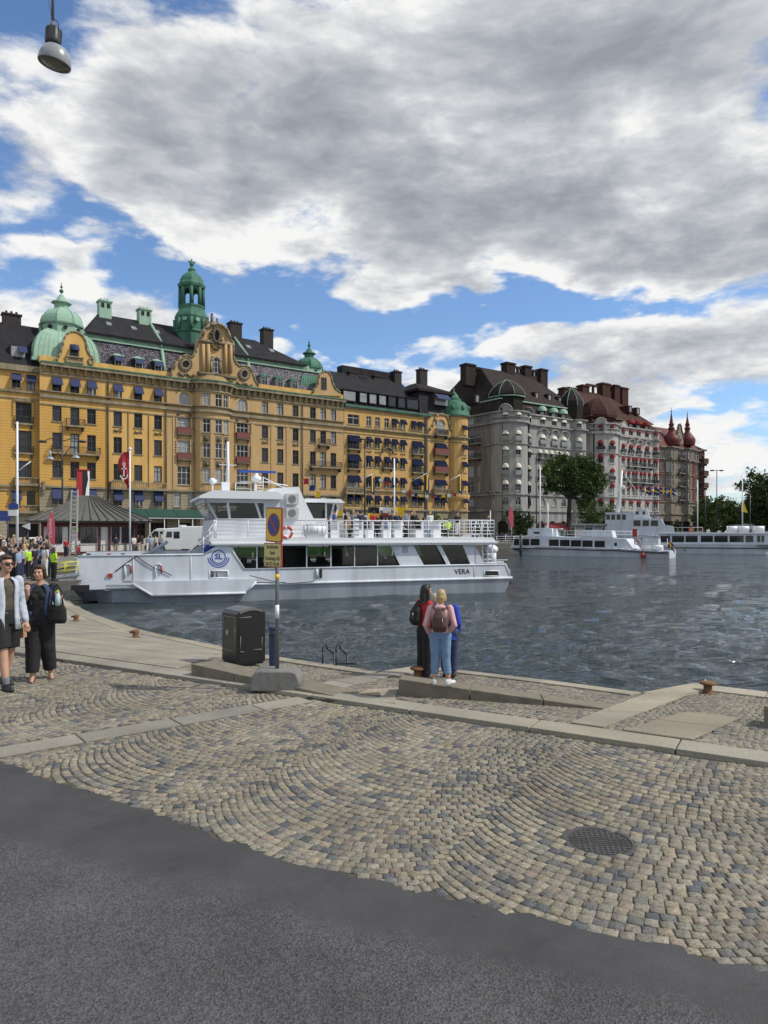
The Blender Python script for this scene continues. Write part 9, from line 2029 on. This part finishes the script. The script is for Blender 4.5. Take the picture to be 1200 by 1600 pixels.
mb = MB(); rail(mb, [(*FQ.w(FQ.u(1060, .5), .5), 0), (*FQ.w(FQ.u(1200, .5), .5), 0)], 1.1, 3, r=.04, every=2.4, top=.05); o = mb.build('guard_rail', 'rail_white'); tag(o, 'white railing behind the sightseeing boat', 'railing')
t, zt, K_ = pole(12, 47, 800, .06, 'direction_sign', 'dark post carrying dark blue direction signs at the left edge', 'sign', 'lamp_dark'); mb = MB(); mb.box(-.9, .0, -.08, -.04, zt(806), zt(798)); mb.box(-1.2, .25, -.12, -.085, zt(814), zt(806.5)); mb.build('sign_plate', 'sign_blue', t)
t, zt, K_ = pole(44, 50, 815, .04, 'direction_sign', 'white triangular pennant board left of the kiosk', 'sign', 'lamp_dark'); mb = MB(); mb.prism([(-.45, zt(822)), (.15, zt(817)), (.15, zt(828))], -.05, -.02, 'y'); mb.build('sign_plate', 'sign_white', t)
mb = MB(); cols_ = ['flag_red', 'flag_white', 'flag_yellow', 'flag_blue']
A, C = Vector((wx(470, 62), 62, wz(742, 62))), Vector((wx(590, 66), 66, wz(800, 66)))
t = thing('signal_flag_string', 'string of small signal flags sloping down behind the ferry wheelhouse', 'bunting', A, 0); pts = [((C-A)*s_/14+Vector((0, 0, -1.6*sin(pi*s_/14)))) for s_ in range(15)]; mb = MB(); mb.tube(pts, .02, 4); mb.build('line', 'rope', t)
for i in range(14): p = pts[i].lerp(pts[i+1], .5); mb = cloth(lambda u, v: (p.x+.45*u, p.y+.05*sin(u*5), p.z-.05-.5*v+.05*sin(3*u)), 3, 2, .015); mb.build('pennant', cols_[(i*3) % 4], t)
A, C = Vector((wx(588, 80), 80, wz(745, 80))), Vector((wx(712, 84), 84, wz(770, 84))); t = thing('signal_flag_string', 'string of small signal flags in front of the hotel awnings', 'bunting', A, 0); pts = [((C-A)*s_/14+Vector((0, 0, -1.0*sin(pi*s_/14)))) for s_ in range(15)]; mb = MB(); mb.tube(pts, .02, 4); mb.build('line', 'rope', t)
for i in range(14): p = pts[i].lerp(pts[i+1], .5); mb = cloth(lambda u, v: (p.x+.38*u, p.y+.05*sin(u*5), p.z-.05-.36*v+.05*sin(3*u)), 3, 2, .015); mb.build('pennant', cols_[(i*3+1) % 4], t)
x = FERRY.pl.w(FERRY.pl.u(640, 6.), 6.); mb = MB()
for px_, col, lab in ((593, ('flag_white', 'flag_red'), 'white and red flag behind the seated ferry passengers'), (617, ('flag_yellow', 'flag_yellow'), 'plain yellow flag behind the ferry passengers'), (575, ('flag_black', 'flag_yellow'), 'black and yellow striped signal flag behind the ferry passengers')):
    Y = 56.; t = thing('signal_flag', lab, 'flag', (wx(px_, Y), Y, wz(793, Y)), 0); cloth(lambda u, v: (.9*u, .08*sin(u*5), -.45*v+.04*sin(u*4)), 4, 2).build('upper_half', col[0], t); cloth(lambda u, v: (.9*u, .08*sin(u*5), -.47-.45*v+.04*sin(u*4)), 4, 2).build('lower_half', col[1], t)

def tree(name, label, cat, x, y, h, trunk_h, blobs, nleaf, lsz, seed, tr=.3, dark=1., group=None, lean=0.):
    r = random.Random(seed); t = thing(name, label, cat, (x, y, 0), 0, group); mb = MB(); mb.cyl((0, 0, -.1), (lean*.5, 0, trunk_h*.55), tr*1.25, tr*.85, 10); mb.cyl((lean*.5, 0, trunk_h*.55), (lean, 0, trunk_h), tr*.85, tr*.7, 10)
    for bx, by, bz, br in blobs:
        m = Vector((lean, 0, trunk_h)).lerp(Vector((bx, by, bz)), .45)+Vector((r.uniform(-.4, .4), r.uniform(-.4, .4), .2)); mb.cyl((lean, 0, trunk_h*.96), m, tr*.5, tr*.3, 7); mb.cyl(m, (bx, by, bz), tr*.3, tr*.08, 6)
        for _ in range(3): e = Vector((bx, by, bz))+Vector((r.uniform(-1, 1), r.uniform(-1, 1), r.uniform(-.4, .9)))*br*.8; mb.cyl(m, e, tr*.16, tr*.04, 5)
    mb.build('trunk', 'bark', t)
    V = []; Fc = []; C = []; tot = sum(b[3]**2 for b in blobs)
    for bx, by, bz, br in blobs:
        n = int(nleaf*br*br/tot); base = r.uniform(.75, 1.25)
        cl = [(Vector((r.gauss(0, 1), r.gauss(0, 1), r.gauss(0, 1))).normalized()*r.uniform(.45, 1.05)*br, r.uniform(.14, .32)*br, r.uniform(.65, 1.35)) for _ in range(26)]
        for _ in range(n):
            c, cr, k = r.choice(cl); p = Vector((bx, by, bz))+c*1.0+Vector((r.gauss(0, 1), r.gauss(0, 1), r.gauss(0, 1)*.8))*cr*.75; p.z += -.0
            a = Vector((r.gauss(0, 1), r.gauss(0, 1), r.gauss(0, .6))).normalized(); u = a.orthogonal().normalized(); v = a.cross(u); s_ = lsz*r.uniform(.6, 1.4); q = r.uniform(0, 6.28); u, v = u*cos(q)+v*sin(q), v*cos(q)-u*sin(q)
            i = len(V); V += [p-u*s_, p-v*s_*.5, p+u*s_, p+v*s_*.5]; Fc.append((i, i+1, i+2, i+3)); g = dark*k*base*r.uniform(.8, 1.2); C.append((.062*g, .098*g, .024*g))
    me = bpy.data.meshes.new('crown'); me.from_pydata(V, [], Fc); me.materials.append(MATS['leaf']); ca = me.color_attributes.new('Col', 'FLOAT_COLOR', 'CORNER'); arr = np.ones((len(Fc)*4, 4), np.float32); arr[:, :3] = np.repeat(np.array(C, np.float32), 4, 0); ca.data.foreach_set('color', arr.ravel()); link('crown', me, t)
Y = 124.; K_ = Y/F; T = lambda px_, py: ((px_-890)*K_, wz(py, Y))
bl = [(-2.6, 0, T(0, 740)[1], 2.3), (-.8, .5, T(0, 728)[1], 2.1), (1.0, -.5, T(0, 738)[1], 2.6), (2.6, .4, T(0, 727)[1], 1.9), (4.2, 0, T(0, 738)[1], 2.1), (5.2, .3, T(0, 752)[1], 1.8), (-2.9, .3, T(0, 760)[1], 1.6), (3.6, -.4, T(0, 765)[1], 1.8), (.6, .4, T(0, 755)[1], 2.3), (-1.0, 0, T(0, 757)[1], 1.9), (3.0, 1.2, T(0, 782)[1], 1.3)]
tree('broadleaf_tree', 'dark leaning street tree between the grey and the white mansions', 'tree', wx(888, Y), Y, 12, T(0, 777)[1], bl, 15000, .22, 5, .45, .8, lean=.2)
Y = 165.; K_ = Y/F
def crown(px0, px1, ytop, ybot, n, seed, Y):
    r = random.Random(seed); o = []; xm = wx((px0+px1)/2, Y)
    for _ in range(n): R = r.uniform(2., 3.4); px_ = r.uniform(px0, px1); py = r.uniform(ytop, ybot); o.append((wx(px_, Y)-xm, r.uniform(-3, 3), max(2, wz(py, Y)-R*.5), R))
    return xm, o
xm, o = crown(1178, 1245, 745, 800, 24, 3, 150.); tree('broadleaf_tree', 'large dark tree above the coaches at the right edge', 'tree', xm, 150., 14, 5, o, 20000, .30, 8, .5, .65)
for i, (a, b_, yt, Y_, lab) in enumerate(((1100, 1122, 790, 190, 'low green tree right beside the dark end house'), (1118, 1142, 788, 185, 'round green tree behind the open sky lamp'), (1138, 1160, 780, 182, 'green tree left of the yellow-flag mast'), (1156, 1182, 775, 178, 'green tree behind the yellow-flag mast'), (1095, 1110, 780, 172, 'small bright tree at the foot of the end house'))):
    xm, o = crown(a, b_, yt, 812, 9, 20+i, Y_); tree('broadleaf_tree', lab, 'tree', xm, float(Y_), 8, 2.5, [(x, y, z, r*.75) for x, y, z, r in o], 5000, .3, 30+i, .3, .8+.2*(i % 2), group='trees at the end of the boulevard')
for i, (px_, Y_, s_) in enumerate(((680, 100, 1.3), (812, 126, 1.8), (925, 150, 2.6), (940, 152, 2.6), (1048, 150, 1.2))):
    tree('shrub' if s_ < 2 else 'broadleaf_tree', ('low dark shrub in front of the hotel turret', 'dark shrub by the pink banner', 'dark tree in the gap left of the white mansion', 'dark tree in front of the white mansion corner', 'small shrub before the brick house')[i], 'shrub' if s_ < 2 else 'tree', wx(px_, Y_), Y_, 4, s_*.6, [(random.uniform(-.8, .8)*s_, random.uniform(-.5, .5), s_*(1.0+.5*k), s_*.9) for k in range(4)], 2500, .2, 50+i, .15, .7)
r = random.Random(4); mb = MB()
hills = [(200+k*14, 330+30*sin(k*.7), 9+4*sin(k*1.3)+r.uniform(-1, 1)) for k in range(22)]
for x, y, h in hills: mb.lathe((x, y, -1), [(16, 0), (15, h*.5), (11, h*.8), (5, h), (.1, h*1.05)], 12, sy=.6)
mat('far_green', (.035, .05, .02), .95, noise_amt=.5, nscale=.3, bump=1., bscale=.8); mb.build('wooded_hills', 'far_green', None, kind='structure')
bpy.data.scenes.remove(TS)
